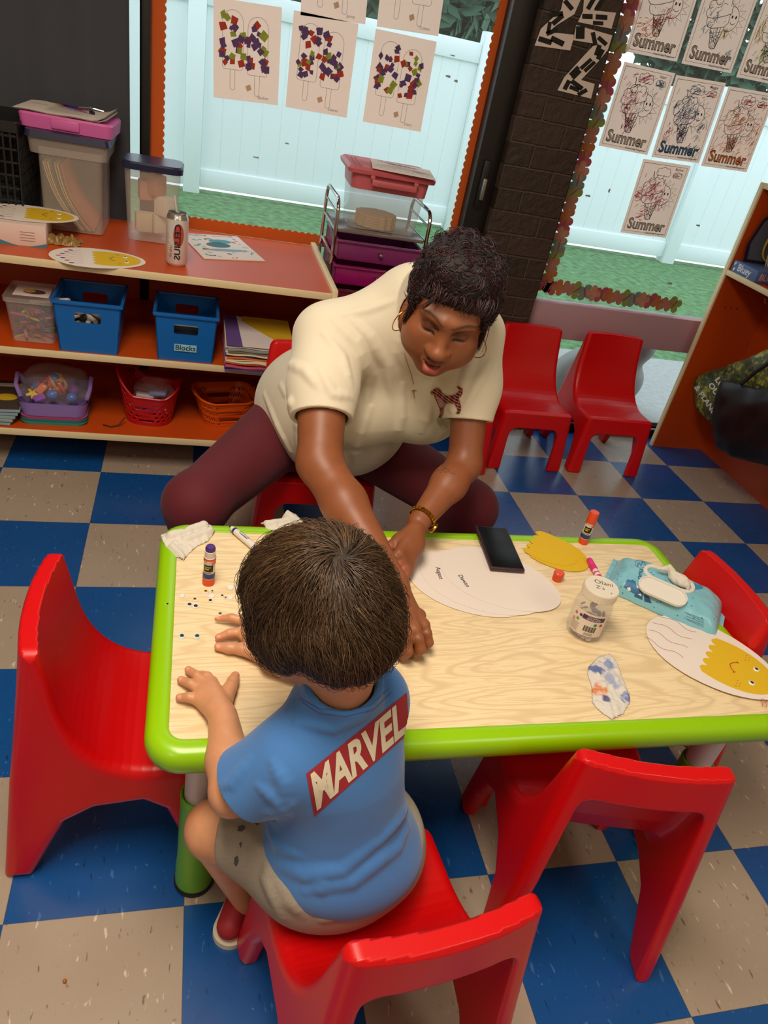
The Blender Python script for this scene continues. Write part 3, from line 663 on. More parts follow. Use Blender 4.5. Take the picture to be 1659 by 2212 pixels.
def handR_w():      # her right hand resting palm down, fingers bent under
    W = wrR; p = []; kn = [Zp(915, 1352, .503), Zp(896, 1362, .508), Zp(872, 1364, .507), Zp(850, 1360, .502)]; pi = [Zp(926, 1388, .481), Zp(908, 1402, .484), Zp(881, 1407, .484), Zp(856, 1400, .481)]
    for a, b, i in zip(kn, pi, range(4)):
        p += [rcone(W + (a - W) * .12, a, .017, .0115, .012)]; r = (.0108, .0102, .0098, .0088) if i != 0 else (.0098, .0092, .0088, .008)
        mid = (a + b) / 2 + V(0, -.002, .004); tip = b + V(-.004, .022, -.016); tt = b + V(-.003, .006, -.017)
        p += finger([a, mid, b, tt, tip], [r[0], r[0], r[1], r[2], r[3]], .003); p += [ell(a + V(0, 0, .003), (.011, .011, .010), None, .006)]
    th = [W + (kn[0] - W) * .25 + V(.0, -.0, -.018), Zp(905, 1330, .472), Zp(902, 1352, .464), Zp(890, 1368, .463)]
    p += finger(th, [.016, .0125, .011, .0095], .008); p += [rcone(W, (kn[1] + kn[2]) / 2 + V(0, .01, -.010), .023, .016, .02)]; return p
def handL_w():      # her left hand on its edge, palm turned to the boy, fingers curled in
    W = wrL; p = []
    kn = [Zp(862, 1196, .512), Zp(869, 1209, .499), Zp(877, 1222, .485), Zp(880, 1236, .472)]
    md = [Zp(838, 1208, .500), Zp(842, 1222, .489), Zp(848, 1236, .477), Zp(857, 1250, .466)]
    tp = [Zp(842, 1204, .482), Zp(850, 1214, .476), Zp(856, 1226, .470), Zp(862, 1238, .463)]
    for a, b, c, i in zip(kn, md, tp, range(4)):
        r = (.0112, .0105, .0098, .0088) if i < 3 else (.0098, .0092, .0088, .008)
        p += [rcone(W + (a - W) * .25, a, .016, .0118, .012)]; p += finger([a, (a + b) / 2 + V(.003, -.004, .002), b, c + V(-.003, .012, 0), c + V(.006, .018, 0)], [r[0], r[0], r[1], r[2], r[3]], .003)
    a0 = W + (kn[0] - W) * .3
    p += finger([a0, Zp(862, 1168, .512), Zp(842, 1182, .505), Zp(822, 1195, .497)], [.018, .0145, .0118, .0092], .008)
    p += [ell(W + ((kn[1] + kn[2]) / 2 - W) * .55, (.030, .026, .022), None, .02)]; return p
pw = [rcone(pel, bel, .160, .150, .06), rcone(bel, che, .145, .125, .06), rcone(shR + V(.03, .02, -.02), shL + V(-.03, .02, -.02), .062, .062, .06), rcone(che, nb, .11, .06, .05)]
pw += [rcone(pel + V(-.09, 0, -.02), knR, .105, .068, .05), rcone(pel + V(.09, 0, -.02), knL, .105, .068, .05)]
ftR, ftL = V(.30, -.66, .045), V(1.02, -.60, .045)
pw += [rcone(knR, ftR + V(0, 0, .04), .066, .04, .04), rcone(knL, ftL + V(0, 0, .04), .066, .04, .04), rcone(ftR, ftR + V(-.03, -.14, -.015), .038, .026, .03), rcone(ftL, ftL + V(.03, -.14, -.015), .038, .026, .03)]
armsw = arm(shR, elR, wrR, (.055, .055, .047, .046, .027)) + arm(shL, elL, wrL, (.048, .044, .039, .040, .0255))
woman = thing('person', 'woman in cream shirt and maroon leggings leaning over the table', 'person', (0, 0, 0))
def skin_body(prims, lo, hi, vox, base, spots, m, parent):
    vs, F = sdf(prims, lo, hi, vox); n = grad(vs, prims); return np_obj('body', vs, F, m, parent, n, paint(vs, base, spots)), vs, F
prims_w = pw + armsw + head_w() + handR_w() + handL_w()
R3 = RW; LIP = '#8a4038'
sp = [(hw(0, -.096, -.0565), (.0235, .020, .0068), R3, '#6e322a', .35, .85), (hw(0, -.094, -.078), (.0215, .020, .0115), R3, '#b0524e', .4, .9), (hw(0, -.088, -.0668), (.0155, .014, .0035), R3, '#1d0a08', .3, 1)]
for s in (1, -1):
    for i in range(7):
        t = i / 6; x = s * (.013 + .040 * t); z = .030 + .010 * math.sin(t * 2.2); sp.append((hw(x, -.088 + .02 * t, z), (.0075, .014, .0036 - .0012 * t), R3, '#1f120c', .6, .75))
    sp.append((hw(s * .032, -.080, .013), (.018, .014, .010), R3, '#4a2616', .6, .55))
    sp.append((hw(s * .031, -.084, -.0005), (.017, .012, .0026), R3, '#0d0605', .5, .95))
    sp.append((hw(s * .0072, -.108, -.0415), (.0045, .006, .003), R3, '#1d0c07', .5, .9))
for i, q in enumerate([Zp(850, 1216, .49), Zp(857, 1232, .48)]): sp.append((q, (.022, .022, .018), None, '#c87460', .8, .8))
SKW = skin_mat('brown_skin', .47)
body_w, bvs, bF = skin_body(prims_w, (.12, -1.43, -.01), (1.22, -.1, 1.17), .0027, '#8a5030', sp, SKW, woman); bv_w = bvh_of(bvs, bF)
# trousers
def off(prims, d, idx=None): return fnp(lambda P: comb(P, prims) - d, 0, 'u')
def legg():
    pr = [off(pw[:1] + pw[4:8], .006), plane(bel + V(0, 0, .10), (0, -.3, 1)), plane(V(0, 0, .10), (0, 0, -1))]
    return pr
vs, F = sdf(legg(), (.12, -.9, .08), (1.22, -.1, .66), .005); MAR = cloth('maroon_knit', '#5a0a1c', 700, .2, .8, .05)
np_obj('leggings', vs, F, MAR, woman, grad(vs, legg()))
for f, s in ((ftR, -1), (ftL, 1)):
    pr = [off([rcone(f + V(0, .03, -.005), f + V(s * .03, -.15, -.015), .044, .034, .03)], 0), plane(V(0, 0, .005), (0, 0, -1), .004)]
    vs, F = sdf(pr, f - V(.12, .25, .1), f + V(.12, .14, .1), .005); np_obj('shoe', vs, F, mat('#2a2a2e', .6), woman, grad(vs, pr))
# shirt
fr = (shL - shR).normalized(); upv = (nb - pel).normalized(); frn = fr.cross(upv).normalized(); frn = frn if frn.y < 0 else -frn
slR, slL = shR + (elR - shR) * .66, shL + (elL - shL) * .66
def shirt_prims():
    tor = [rcone(pel + V(.01, -.02, .02), bel, .168, .175, .06), rcone(bel, che, .175, .15, .07), rcone(che, nb + V(0, .01, -.03), .14, .075, .06), rcone(shR + V(.05, .02, -.02), shL + V(-.05, .02, -.02), .078, .078, .06)]
    for s in (1, -1): tor.append(ell(che + fr * (s * .085 + .022) + frn * .088 - upv * .015, (.092, .088, .092), None, .06))
    tor.append(ell(che + fr * .12 + frn * .095 + upv * .02, (.085, .075, .09), None, .05))
    tor.append(ell(bel + frn * .06 + V(0, -.03, .02), (.15, .13, .12), None, .08))
    tor.append(rcone(pel + V(-.035, .0, .05), pel + V(.06, .0, .05), .16, .16, .06))
    tor += [rcone(shR, shR + (elR - shR) * .4, .074, .072, .05), rcone(shR + (elR - shR) * .4, slR + (elR - shR).normalized() * .03, .072, .067, .04), rcone(shL, shL + (elL - shL) * .4, .066, .062, .05), rcone(shL + (elL - shL) * .4, slL + (elL - shL).normalized() * .03, .062, .055, .04)]
    tor += [rcone(nb + V(-.01, -.005, .025), shR + V(.03, 0, .0), .078, .066, .04), rcone(nb + V(.01, -.005, .02), shL + V(-.03, 0, 0), .075, .062, .04)]
    tor += [rcone(nb + V(0, .0, -.03), nb + V(.012, -.028, .06), .080, .072, .03)]
    return tor
def shirt(extra, vox, cut=True):
    pr = shirt_prims() + extra
    if cut:
        d1 = (elR - shR).normalized(); d2 = (elL - shL).normalized()
        def c1(P): return np.minimum(np.maximum((P - A3(slR)) @ A3(d1), np.linalg.norm(P - A3(slR), axis=1) - .115), 9)
        # only the sleeve near its own arm is cut
        def near(P, a, d, r): q = P - A3(a); h = q @ A3(d); rr = np.linalg.norm(q - h[:, None] * A3(d), axis=1); return np.where((rr < r) & (h > -.01) & (h < .12), h, -1.)
        pr = pr + [fnp(lambda P: np.maximum(near(P, slR, d1, .086), near(P, slL, d2, .08)), .003)]
        hemp = pel + V(0, -.05, -.005); pr.append(plane(hemp, (0.05, .18, -1), .004))
        pr.append(fnp(lambda P: comb(P, armsw[:2] + armsw[4:6]) - .005, .004, 's'))
        nd = (hw(0, .03, -.05) - nb).normalized(); pr.append(fnp(lambda P: np.maximum(comb(P, [prims_w[len(pw) + len(armsw) + len(head_w()) - 1]]) - .004, -((P - A3(nb + nd * .03)) @ A3(nd))), .003, 's')); 
        pr.append(plane(nb + nd * .062, nd, .006)) if False else None
        pr.append(fnp(lambda P: np.where(np.linalg.norm(P - A3(nb + nd * .06), axis=1) < .13, (P - A3(nb + nd * .072)) @ A3(nd), -1.), .003))
    pr = [p for p in pr if p]
    vs, F = sdf(pr, (.2, -1.05, .28), (1.25, -.08, 1.02), vox, marg=1.6); return vs, F, pr
SBOX = None
v0, F0, _ = shirt([], .009); bv0 = bvh_of(v0, F0)
FL = [([(760, 690), (800, 730), (835, 790), (845, 860)], .007), ([(720, 690), (770, 740), (800, 810), (790, 880)], .008), ([(690, 800), (720, 850), (760, 860)], .005), ([(800, 880), (770, 960), (760, 1020)], .007), ([(870, 830), (868, 900), (850, 980)], .006), ([(930, 880), (900, 960), (830, 1010)], .007), ([(985, 860), (960, 930), (900, 1000), (820, 1040)], .007),
      ([(1040, 730), (1010, 800), (985, 880)], .006), ([(1060, 780), (1030, 830), (1000, 890)], .005), ([(605, 830), (640, 890), (650, 980)], .007), ([(570, 850), (600, 920), (640, 1000)], .006), ([(860, 690), (862, 760), (880, 800)], .004), ([(740, 680), (790, 670), (850, 650)], .004), ([(700, 720), (740, 770), (760, 830)], .006), ([(868, 650), (862, 700), (872, 755), (898, 798), (930, 815)], .004), ([(720, 1050), (800, 1062), (880, 1020)], .007), ([(610, 780), (660, 800), (690, 840)], .006), ([(640, 940), (660, 1010), (690, 1050)], .005)]
FL = [(a, r) for a, r in FL]
vs, F, prs = shirt(fold_prims(bv0, [list(x) for x in FL], k=.012), .0040)
CRW = cloth('cream_jersey', '#ddd3bc', 1100, .3, .85, .2); sh_o = np_obj('shirt', vs, F, CRW, woman, grad(vs, prs, .002)); bv_s = bvh_of(vs, F)
# hair: short curled layers
def hair_w():
    E = lambda c, r, k=.012, op='u': ell(hw(*c), r, RW, k, op)
    p = [E((0, .026, .058), (.090, .098, .088)), E((0, -.020, .098), (.076, .056, .050), .03), E((0, .06, .02), (.078, .07, .08), .03)]
    for s in (1, -1): p += [E((s * .074, .0, .035), (.018, .045, .040), .02)]
    r = np.random.RandomState(3)
    for i in range(150):
        d = r.normal(size=3); d[2] = abs(d[2]) * 1.1 + .05; d /= np.linalg.norm(d); c = Vector((0, .022, .058)) + Vector((d[0] * .085, d[1] * .094, d[2] * .086))
        if c.y < -.05 and c.z < .10: continue
        p.append(ell(hw(*c), (r.uniform(.007, .013),) * 3, None, .006))
    return p
hp = hair_w(); HW = M('dark_hair_base', '#0b0505', .7); HWS = hair_mat('dark_hair', .42)
vs, F = sdf(hp, Hc - V(.16, .17, .14), Hc + V(.16, .17, .2), .004); vs = relaxv(vs, F, 1); ho = np_obj('hair', vs, F, HW, woman)
bvh_h = bvh_of(vs, F)
def curls_w():
    r = np.random.RandomState(5); out = []
    idx = r.choice(len(vs), 5200)
    nr = grad(vs[idx], hp)
    for i, v in enumerate(vs[idx]):
        l = FW.inverted() @ Vector(v)
        if l.z < -.01 and l.y < .03: continue
        n = Vector(nr[i]); 
        g = noise.noise(Vector(v) * 28) * 6.28; t = n.orthogonal().normalized(); t = (Matrix.Rotation(g, 3, n) @ t); dn = (RW @ np.array([0, -.35, -.6])); t = (t + Vector(dn) * .7).normalized(); t = (t - n * t.dot(n)).normalized()
        L_ = r.uniform(.012, .03); curl = r.uniform(1.0, 3.2) * (1 if noise.noise(Vector(v) * 22 + V(5, 5, 5)) > 0 else -1); bt = n.cross(t); pts = []; q = Vector(v) - n * .002; dirn = t.copy()
        for k in range(6):
            pts.append(tuple(q + n * (.0035 * math.sin(k / 5 * 2.6)))); dirn = Matrix.Rotation(curl * .2, 3, n) @ dirn; q = q + dirn * L_ / 5
        out.append(pts)
    # loose wisps over forehead and by the ears
    def wisp(a, b, c, cnt, sp_):
        for _ in range(cnt):
            o = Vector(r.normal(size=3)) * sp_; A, B_, C_ = Vector(a) + o, Vector(b) + o * 1.2, Vector(c) + o * 1.6; out.append([tuple(hw(*((1 - t) ** 2 * A + 2 * t * (1 - t) * B_ + t * t * C_))) for t in np.linspace(0, 1, 6)])
    wisp((-.04, -.075, .078), (-.05, -.094, .066), (-.062, -.086, .048), 14, .0015); wisp((-.074, -.03, .03), (-.080, -.045, .0), (-.078, -.045, -.028), 70, .0030); wisp((.078, -.02, .02), (.084, -.03, -.015), (.080, -.035, -.04), 60, .0028)
    for x in np.linspace(-.06, .065, 26): wisp((x, -.055, .100), (x * 1.03 + r.uniform(-.01, .01), -.084, .094), (x * 1.08 + r.uniform(-.015, .012), -.090, .074 + r.uniform(-.008, .012)), 4, .003)
    return out
strands('curls', curls_w(), ho, HWS, .0011, cols=('#0c0505', '#4a1a22'))
# ear rings, nose ring, necklace, watch, brooch-like dog patch, tattoo
GOLD = M('gold', '#c9902c', .22, metal=1.0)
def hoop(c, r, nrm, w, m, name, parent, a0=0, a1=360):
    n = Vector(nrm).normalized(); u = n.orthogonal().normalized(); v = n.cross(u); q = MB(); pts = [c + (u * math.cos(math.radians(a)) + v * math.sin(math.radians(a))) * r for a in np.linspace(a0, a1, 40)[:-1 if a1 - a0 == 360 else None]]
    q.tube(pts, w, m, 8, closed=(a1 - a0 == 360)); return q.build(name, parent)
def hdir(*d): return FW.to_3x3() @ Vector(d)
hoop(hw(.083, -.002, -.058), .027, hdir(.55, .8, 0), .0011, GOLD, 'hoop_earring', woman); hoop(hw(-.083, -.002, -.056), .027, hdir(.75, -.6, 0), .0011, GOLD, 'hoop_earring', woman)
hoop(hw(.0185, -.101, -.037), .0055, hdir(1, .3, 0), .0006, GOLD, 'nose_ring', woman); q = MB(); bs = bmesh.new(); bmesh.ops.create_icosphere(bs, subdivisions=2, radius=.0016); q.bm(bs, mat('#e8e8f0', .1, metal=.9), Matrix.Translation(hw(-.0225, -.0995, -.030))); q.build('nose_stud', woman)
q = MB(); tt = MB()
for i in range(9): tt.box((-.009 + i * .002, 0, 0), (-.0073 + i * .002, .002, .0028), None, X=FW @ Matrix.Translation((0, -.0985 + .05 * abs(-.008 + i * .002), -.0655)))
tt.build('teeth', woman, mat('#d8cdb8', .3))
def surf(bv, x, y, o=.0015):
    h, n = cast(bv, x, y)
    if h is None: return None
    return h + n * o
ln = [surf(bv_s, x, y, .002) for x, y in ((873, 762), (878, 778), (884, 795), (889, 812), (893, 828))]; ln = [p for p in ln if p]
nk = thing('necklace', 'thin gold chain with a small cross on the cream shirt', 'necklace', (0, 0, 0)); q = MB(); q.tube(ln, .0006, GOLD, 6); q.build('chain', nk)
c0 = surf(bv_s, 893, 846, .003); 
if c0:
    Fc = frame(c0, CM @ V(1, .05, 0), CM @ V(-.05, 1, 0)); q = MB(); q.box((-.0009, -.015, -.0008), (.0009, .013, .0008), GOLD, .0003, 1, Fc); q.box((-.0065, .002, -.0008), (.0065, .0038, .0008), GOLD, .0003, 1, Fc); q.build('cross', nk)
def drape_poly(mb, bv, poly, m, o=.001, th=0, step=6):      # polygon seen on a surface, laid on that surface
    b = bmesh.new(); vs_ = [b.verts.new((x, y, 0)) for x, y in poly]; b.faces.new(vs_); b.normal_update(); bmesh.ops.triangulate(b, faces=b.faces[:])
    for _ in range(6):
        es = [e for e in b.edges if e.calc_length() > step]
        if not es: break
        bmesh.ops.subdivide_edges(b, edges=es, cuts=1); bmesh.ops.triangulate(b, faces=[f for f in b.faces if len(f.verts) > 3])
    bad = []
    for v in b.verts:
        h, n = cast(bv, v.co.x, v.co.y)
        if h is None: bad.append(v)
        else: v.co = h + n * o
    if bad: bmesh.ops.delete(b, geom=bad, context='VERTS')
    mb.bm(b, m)
def drape_line(mb, bv, pts, w, m, o=.0012):
    P = []; 
    for a, c in zip(pts[:-1], pts[1:]):
        k = max(1, int(math.hypot(c[0] - a[0], c[1] - a[1]) / 5))
        for i in range(k): P.append((a[0] + (c[0] - a[0]) * i / k, a[1] + (c[1] - a[1]) * i / k))
    P.append(pts[-1]); H = [cast(bv, *p) for p in P]; H = [(h, n) for h, n in H if h is not None]
    for i in range(len(H) - 1):
        if (H[i][0] - H[i + 1][0]).length > .025:
            if len(H) < 3: return
            line_on(mb, H[:i + 1], w, m, o); H = H[i + 1:]; return line_on(mb, H, w, m, o)
    line_on(mb, H, w, m, o)
def line_on(mb, H, w, m, o):
    vs_ = []
    for i, (h, n) in enumerate(H):
        t = (H[min(i + 1, len(H) - 1)][0] - H[max(i - 1, 0)][0]); s = t.cross(n).normalized() * w / 2 if t.length > 1e-9 else V(0, 0, 0); vs_ += [h + n * o + s, h + n * o - s]
    if len(H) > 1: mb.add(vs_, [[2 * i, 2 * i + 1, 2 * i + 3, 2 * i + 2] for i in range(len(H) - 1)], m)
DOG = [(931, 846), (937, 841), (943, 838), (949, 838), (954, 845), (957, 850), (965, 854), (975, 855), (984, 852), (991, 847), (993, 841), (989, 838), (987, 835), (993, 834), (999, 840), (999, 849), (995, 856), (991, 860), (993, 868), (996, 877), (996, 886), (992, 894), (985, 893), (989, 888), (988, 881), (982, 872), (973, 870), (964, 873), (959, 881), (958, 893), (953, 902), (948, 901), (952, 893), (951, 883), (946, 872), (941, 860), (937, 852), (932, 852)]
def tartan():
    m = bpy.data.materials.new('tartan_cloth'); m.use_nodes = True; nt = m.node_tree; N = nt.nodes; L = nt.links; b = N['Principled BSDF']; tc = N.new('ShaderNodeTexCoord'); prev = None
    for ax, sc_, c in (('X', 260, '#b0202a'), ('Z', 300, '#d8b8b0')):
        w = N.new('ShaderNodeTexWave'); w.bands_direction = ax; w.inputs['Scale'].default_value = sc_ / 6.28; L.new(tc.outputs['Object'], w.inputs['Vector']); r = N.new('ShaderNodeMapRange'); r.inputs[1].default_value = .62 if ax == 'X' else .9; r.inputs[2].default_value = .8 if ax == 'X' else .97; L.new(w.outputs['Fac'], r.inputs[0])
        mx = N.new('ShaderNodeMix'); mx.data_type = 'RGBA'; mx.inputs[7].default_value = (*lin(c), 1); L.new(r.outputs[0], mx.inputs[0])
        if prev: L.new(prev, mx.inputs[6])
        else: mx.inputs[6].default_value = (*lin('#3a1820'), 1)
        prev = mx.outputs[2]
    L.new(prev, b.inputs['Base Color']); b.inputs['Roughness'].default_value = .8; return m
q = MB(); drape_poly(q, bv_s, DOG, tartan(), .0012); dp = q.build('dog_patch', sh_o, smooth=False); q = MB(); drape_poly(q, bv_s, [(942, 855), (947, 857), (962, 872), (957, 880), (951, 880)], mat('#b98a90', .8), .0016); q.build('pink_panel', dp, smooth=False)
q = MB(); drape_line(q, bv_s, DOG + [DOG[0]], .0016, GOLD, .0018); q.build('gold_outline', dp, smooth=False)
q = MB(); TAT = mat('#3a2a2a', .5)
for ln in ([(946, 1012), (950, 1002), (955, 1010), (960, 1000), (966, 1006), (958, 1012)], [(940, 1020), (946, 1016), (952, 1021), (958, 1016), (963, 1021), (968, 1017), (975, 1022), (983, 1024)], [(948, 1016), (962, 1012), (972, 1016)]): drape_line(q, bv_w, ln, .0012, TAT, .0004)
q.build('tattoo', body_w, smooth=False)
# watch around the left wrist
wt = thing('wristwatch', 'gold link watch on her left wrist', 'watch', (0, 0, 0)); ax = (wrL - elL).normalized(); wc = elL + (wrL - elL) * .93; u = ax.orthogonal().normalized(); v = ax.cross(u); q = MB()
for i in range(26):
    a = 2 * math.pi * i / 26; c = wc + (u * math.cos(a) + v * math.sin(a)) * .0315; q.box((-.0048, -.0034, -.0014), (.0048, .0034, .0014), GOLD, .0008, 1, frame(c, ax, (u * -math.sin(a) + v * math.cos(a))))
q.build('band', wt); c = wc + (Vector((.75, -.35, -.35)) - ax * ax.dot(Vector((.75, -.35, -.35)))).normalized() * .034; nz_ = (c - wc).normalized(); Fq = frame(c, ax, ax.cross(nz_)); Fq = frame(c, ax, nz_.cross(ax)); q = MB(); q.lathe([(0, -.002), (.0135, -.002), (.0145, .001), (.0135, .003), (.012, .0035)], (0, 0, 0), GOLD, 28, Fq); q.lathe([(0, .0034), (.012, .0034), (.012, .0030), (0, .003)], (0, 0, 0), mat('#e9e4da', .1), 28, Fq); q.build('dial', wt)
rg = [Zp(848, 1219, .492)]; hoop(Zp(845, 1216, .494), .0108, (Zp(838, 1222, .489) - Zp(869, 1209, .499)), .0011, M('pale_gold', '#e8d6a0', .2, metal=1.0), 'ring', body_w)
# ---------------------------------------------------------------- boy
BH = Dp(697, 1335, .965)
def head_frame(c, yaw, pitch, roll): return Matrix.Translation(c) @ Matrix.Rotation(math.radians(yaw), 4, 'Z') @ Matrix.Rotation(math.radians(roll), 4, 'Y') @ Matrix.Rotation(math.radians(pitch), 4, 'X')
FB = head_frame(BH, 180 + 28, 42, 0); hb = local(FB); RB = np.array(FB.to_3x3())
bHip = V(.533, -1.628, .325); bChe = V(.505, -1.600, .50); bSL, bSR = Zp(628, 1632, .56), Zp(806, 1508, .565); bNb = V(.494, -1.586, .625)
bEL, bWL = Zp(503, 1712, .472), Zp(482, 1548, .477); bER, bWR = V(.575, -1.425, .50), Zp(587, 1425, .478)
bKL = V(.345, -1.548, .272); bKR = V(.47, -1.40, .285); bAL = V(.415, -1.555, .06); bAR = V(.52, -1.40, .06)
def head_b():
    E = lambda c, r, k=.012, op='u': ell(hb(*c), r, RB, k, op)
    C = lambda a, b, ra, rb, k=.008, op='u': rcone(hb(*a), hb(*b), ra, rb, k, op)
    p = [E((0, .012, .030), (.073, .086, .076)), E((0, -.022, -.022), (.060, .062, .066), .03), E((0, -.050, -.078), (.022, .02, .016), .025)]
    for s in (1, -1):
        p += [E((s * .036, -.05, -.042), (.028, .028, .028), .025), E((s * .027, -.082, .0), (.016, .011, .010), .008, 's'), E((s * .027, -.071, -.002), (.0125, .0115, .0105), .003)]
        p += [E((s * .071, .010, -.012), (.010, .020, .026), .006), E((s * .079, .002, -.008), (.006, .010, .014), .004, 's')]
        p += [E((s * .009, -.086, -.034), (.007, .008, .006), .005)]
    p += [C((0, -.078, .0), (0, -.092, -.031), .006, .0085, .008), C((-.014, -.080, -.053), (.014, -.080, -.053), .0045, .0045, .004), C((-.011, -.079, -.0615), (.011, -.079, -.0615), .005, .005, .004)]
    p += [rcone(bNb + V(0, 0, -.03), hb(0, .035, -.055), .042, .040, .025)]
    return p
def hand_flat(W, bases, tips, thumb, th, rf=.0080, zp=.464, curl=None):
    p = []
    for i, (a, b) in enumerate(zip(bases, tips)):
        m = (a + b) / 2; m.z += .004; p += [rcone(W + (a - W) * .2, a, .0155, .0100, .010)]; p += finger([a, m, b], [rf * 1.14, rf * 1.02, rf * .84], .003)
        if i < len(bases) - 1: q = (a + bases[i + 1]) / 2; p.append(rcone(W + (q - W) * .3, W + (q - W) * .85, .0145, .0105, .008))
    p += finger(thumb, [.0125, .0105, .0092, .0078][:len(thumb)], .006); return p
z0 = .4605
hL = hand_flat(bWL, [Zp(430, 1513, .465), Zp(434, 1493, .467), Zp(445, 1481, .468), Zp(458, 1474, .467)], [Zp(388, 1507, z0), Zp(391, 1469, z0), Zp(407, 1447, z0), Zp(437, 1457, .460)], [Zp(487, 1515, .468), Zp(497, 1486, .466), Zp(503, 1472, .463), Zp(508, 1460, .461)], None)
hR = hand_flat(bWR, [Zp(531, 1342, .468), Zp(520, 1366, .469), Zp(545, 1334, .467), Zp(556, 1331, .466)], [Zp(470, 1335, z0), Zp(472, 1377, z0), Zp(500, 1322, z0), Zp(530, 1310, z0)], [Zp(560, 1415, .469), Zp(522, 1402, .466), Zp(495, 1400, .463), Zp(472, 1397, .461)], None)
arms_b = [rcone(bSL, bEL, .036, .030, .02), rcone(bEL, bEL + (bWL - bEL) * .4, .030, .0305, .02), rcone(bEL + (bWL - bEL) * .4, bWL, .0305, .0225, .02), rcone(bSR, bER, .036, .030, .02), rcone(bER, bWR, .030, .0215, .02)]
trunk_b = [rcone(bHip, bChe, .095, .085, .04), rcone(bSL, bSR, .040, .040, .04), rcone(bChe, bNb, .07, .045, .03)]
legs_b = [rcone(bHip + V(-.05, 0, -.01), bKL, .066, .043, .03), rcone(bHip + V(.03, .02, -.01), bKR, .070, .046, .03), rcone(bKL, bAL, .045, .026, .02), rcone(bKR, bAR, .045, .026, .02)]
prims_b = trunk_b + legs_b + arms_b + head_b() + hL + hR
boy = thing('person', 'small boy in blue shirt and grey shorts seated with both hands on the table', 'person', (0, 0, 0))
SKB = skin_mat('fair_skin', .45, .15)
spb = []
for q in (Zp(388, 1507, z0), Zp(391, 1469, z0), Zp(407, 1447, z0), Zp(470, 1335, z0), Zp(472, 1377, z0), Zp(472, 1397, z0), Zp(508, 1460, z0)): spb.append((q, (.012, .012, .012), None, '#d88468', .9, .55))
for q in ((388, 1505), (391, 1467), (407, 1445), (508, 1458), (470, 1334), (472, 1375), (471, 1396)): spb.append((Zp(*q, .4665), (.0045, .0045, .0025), None, '#e6ad98', .4, .7))
body_b, vb, Fb = skin_body(prims_b, (.2, -1.82, .02), (.72, -1.25, .93), .0024, '#cb906a', spb, SKB, boy); bv_b = bvh_of(vb, Fb)
# shorts
GRY = M('heather_grey', '#968c7e', .92, bump=(800, .4, .0008), var=.10, vscale=420)
def shorts():
    pr = [rcone(bHip + V(-.01, -.005, -.005), bHip + V(.02, .0, .03), .108, .100, .04), rcone(bHip + V(-.055, -.01, -.005), bHip + (bKL - bHip) * .84, .086, .060, .04), rcone(bHip + V(.05, .02, -.01), bHip + (bKR - bHip) * .72, .088, .062, .04), ell(bHip + V(.0, -.025, -.0), (.118, .08, .066), None, .05)]
    return pr
def shorts_all(extra, vox):
    dk = (bKL - bHip).normalized(); dr = (bKR - bHip).normalized(); pr = shorts() + extra
    pr += [plane(bHip + (bKL - bHip) * .88, dk, .008), plane(bHip + (bKR - bHip) * .78, dr, .008), plane(V(0, 0, .262), (0, 0, -1), .02), plane(bHip + V(0, 0, .055), (0, 0, 1), .01)]
    vs, F = sdf(pr, (.25, -1.86, .2), (.75, -1.3, .47), vox); return vs, F, pr
v0, F0, _ = shorts_all([], .008); b0 = bvh_of(v0, F0)
fl = fold_prims(b0, [([(585, 1860), (578, 1900), (600, 1950), (610, 1990)], .006), ([(600, 1880), (625, 1940), (650, 1975)], .005), ([(480, 1790), (530, 1800), (570, 1830)], .005), ([(700, 1985), (790, 1960), (870, 1880)], .005), ([(450, 1860), (520, 1930), (590, 1980)], .004)], k=.016)
vs, F, pr = shorts_all(fl, .0042); so = np_obj('shorts', vs, F, GRY, boy, grad(vs, pr, .002)); bv_so = bvh_of(vs, F)
q = MB(); DK = mat('#4a4846', .9)
for poly in ([(515, 1785), (526, 1783), (530, 1790), (522, 1797), (513, 1795)], [(437, 1790), (446, 1786), (448, 1794), (440, 1800)], [(435, 1812), (443, 1809), (442, 1817)], [(507, 1852), (514, 1848), (516, 1860), (511, 1872), (506, 1866)], [(517, 1822), (523, 1818), (521, 1832)], [(550, 1778), (562, 1776), (556, 1784)]): drape_poly(q, bv_so, poly, DK, .0007)
q.build('dark_spots', so, smooth=False)
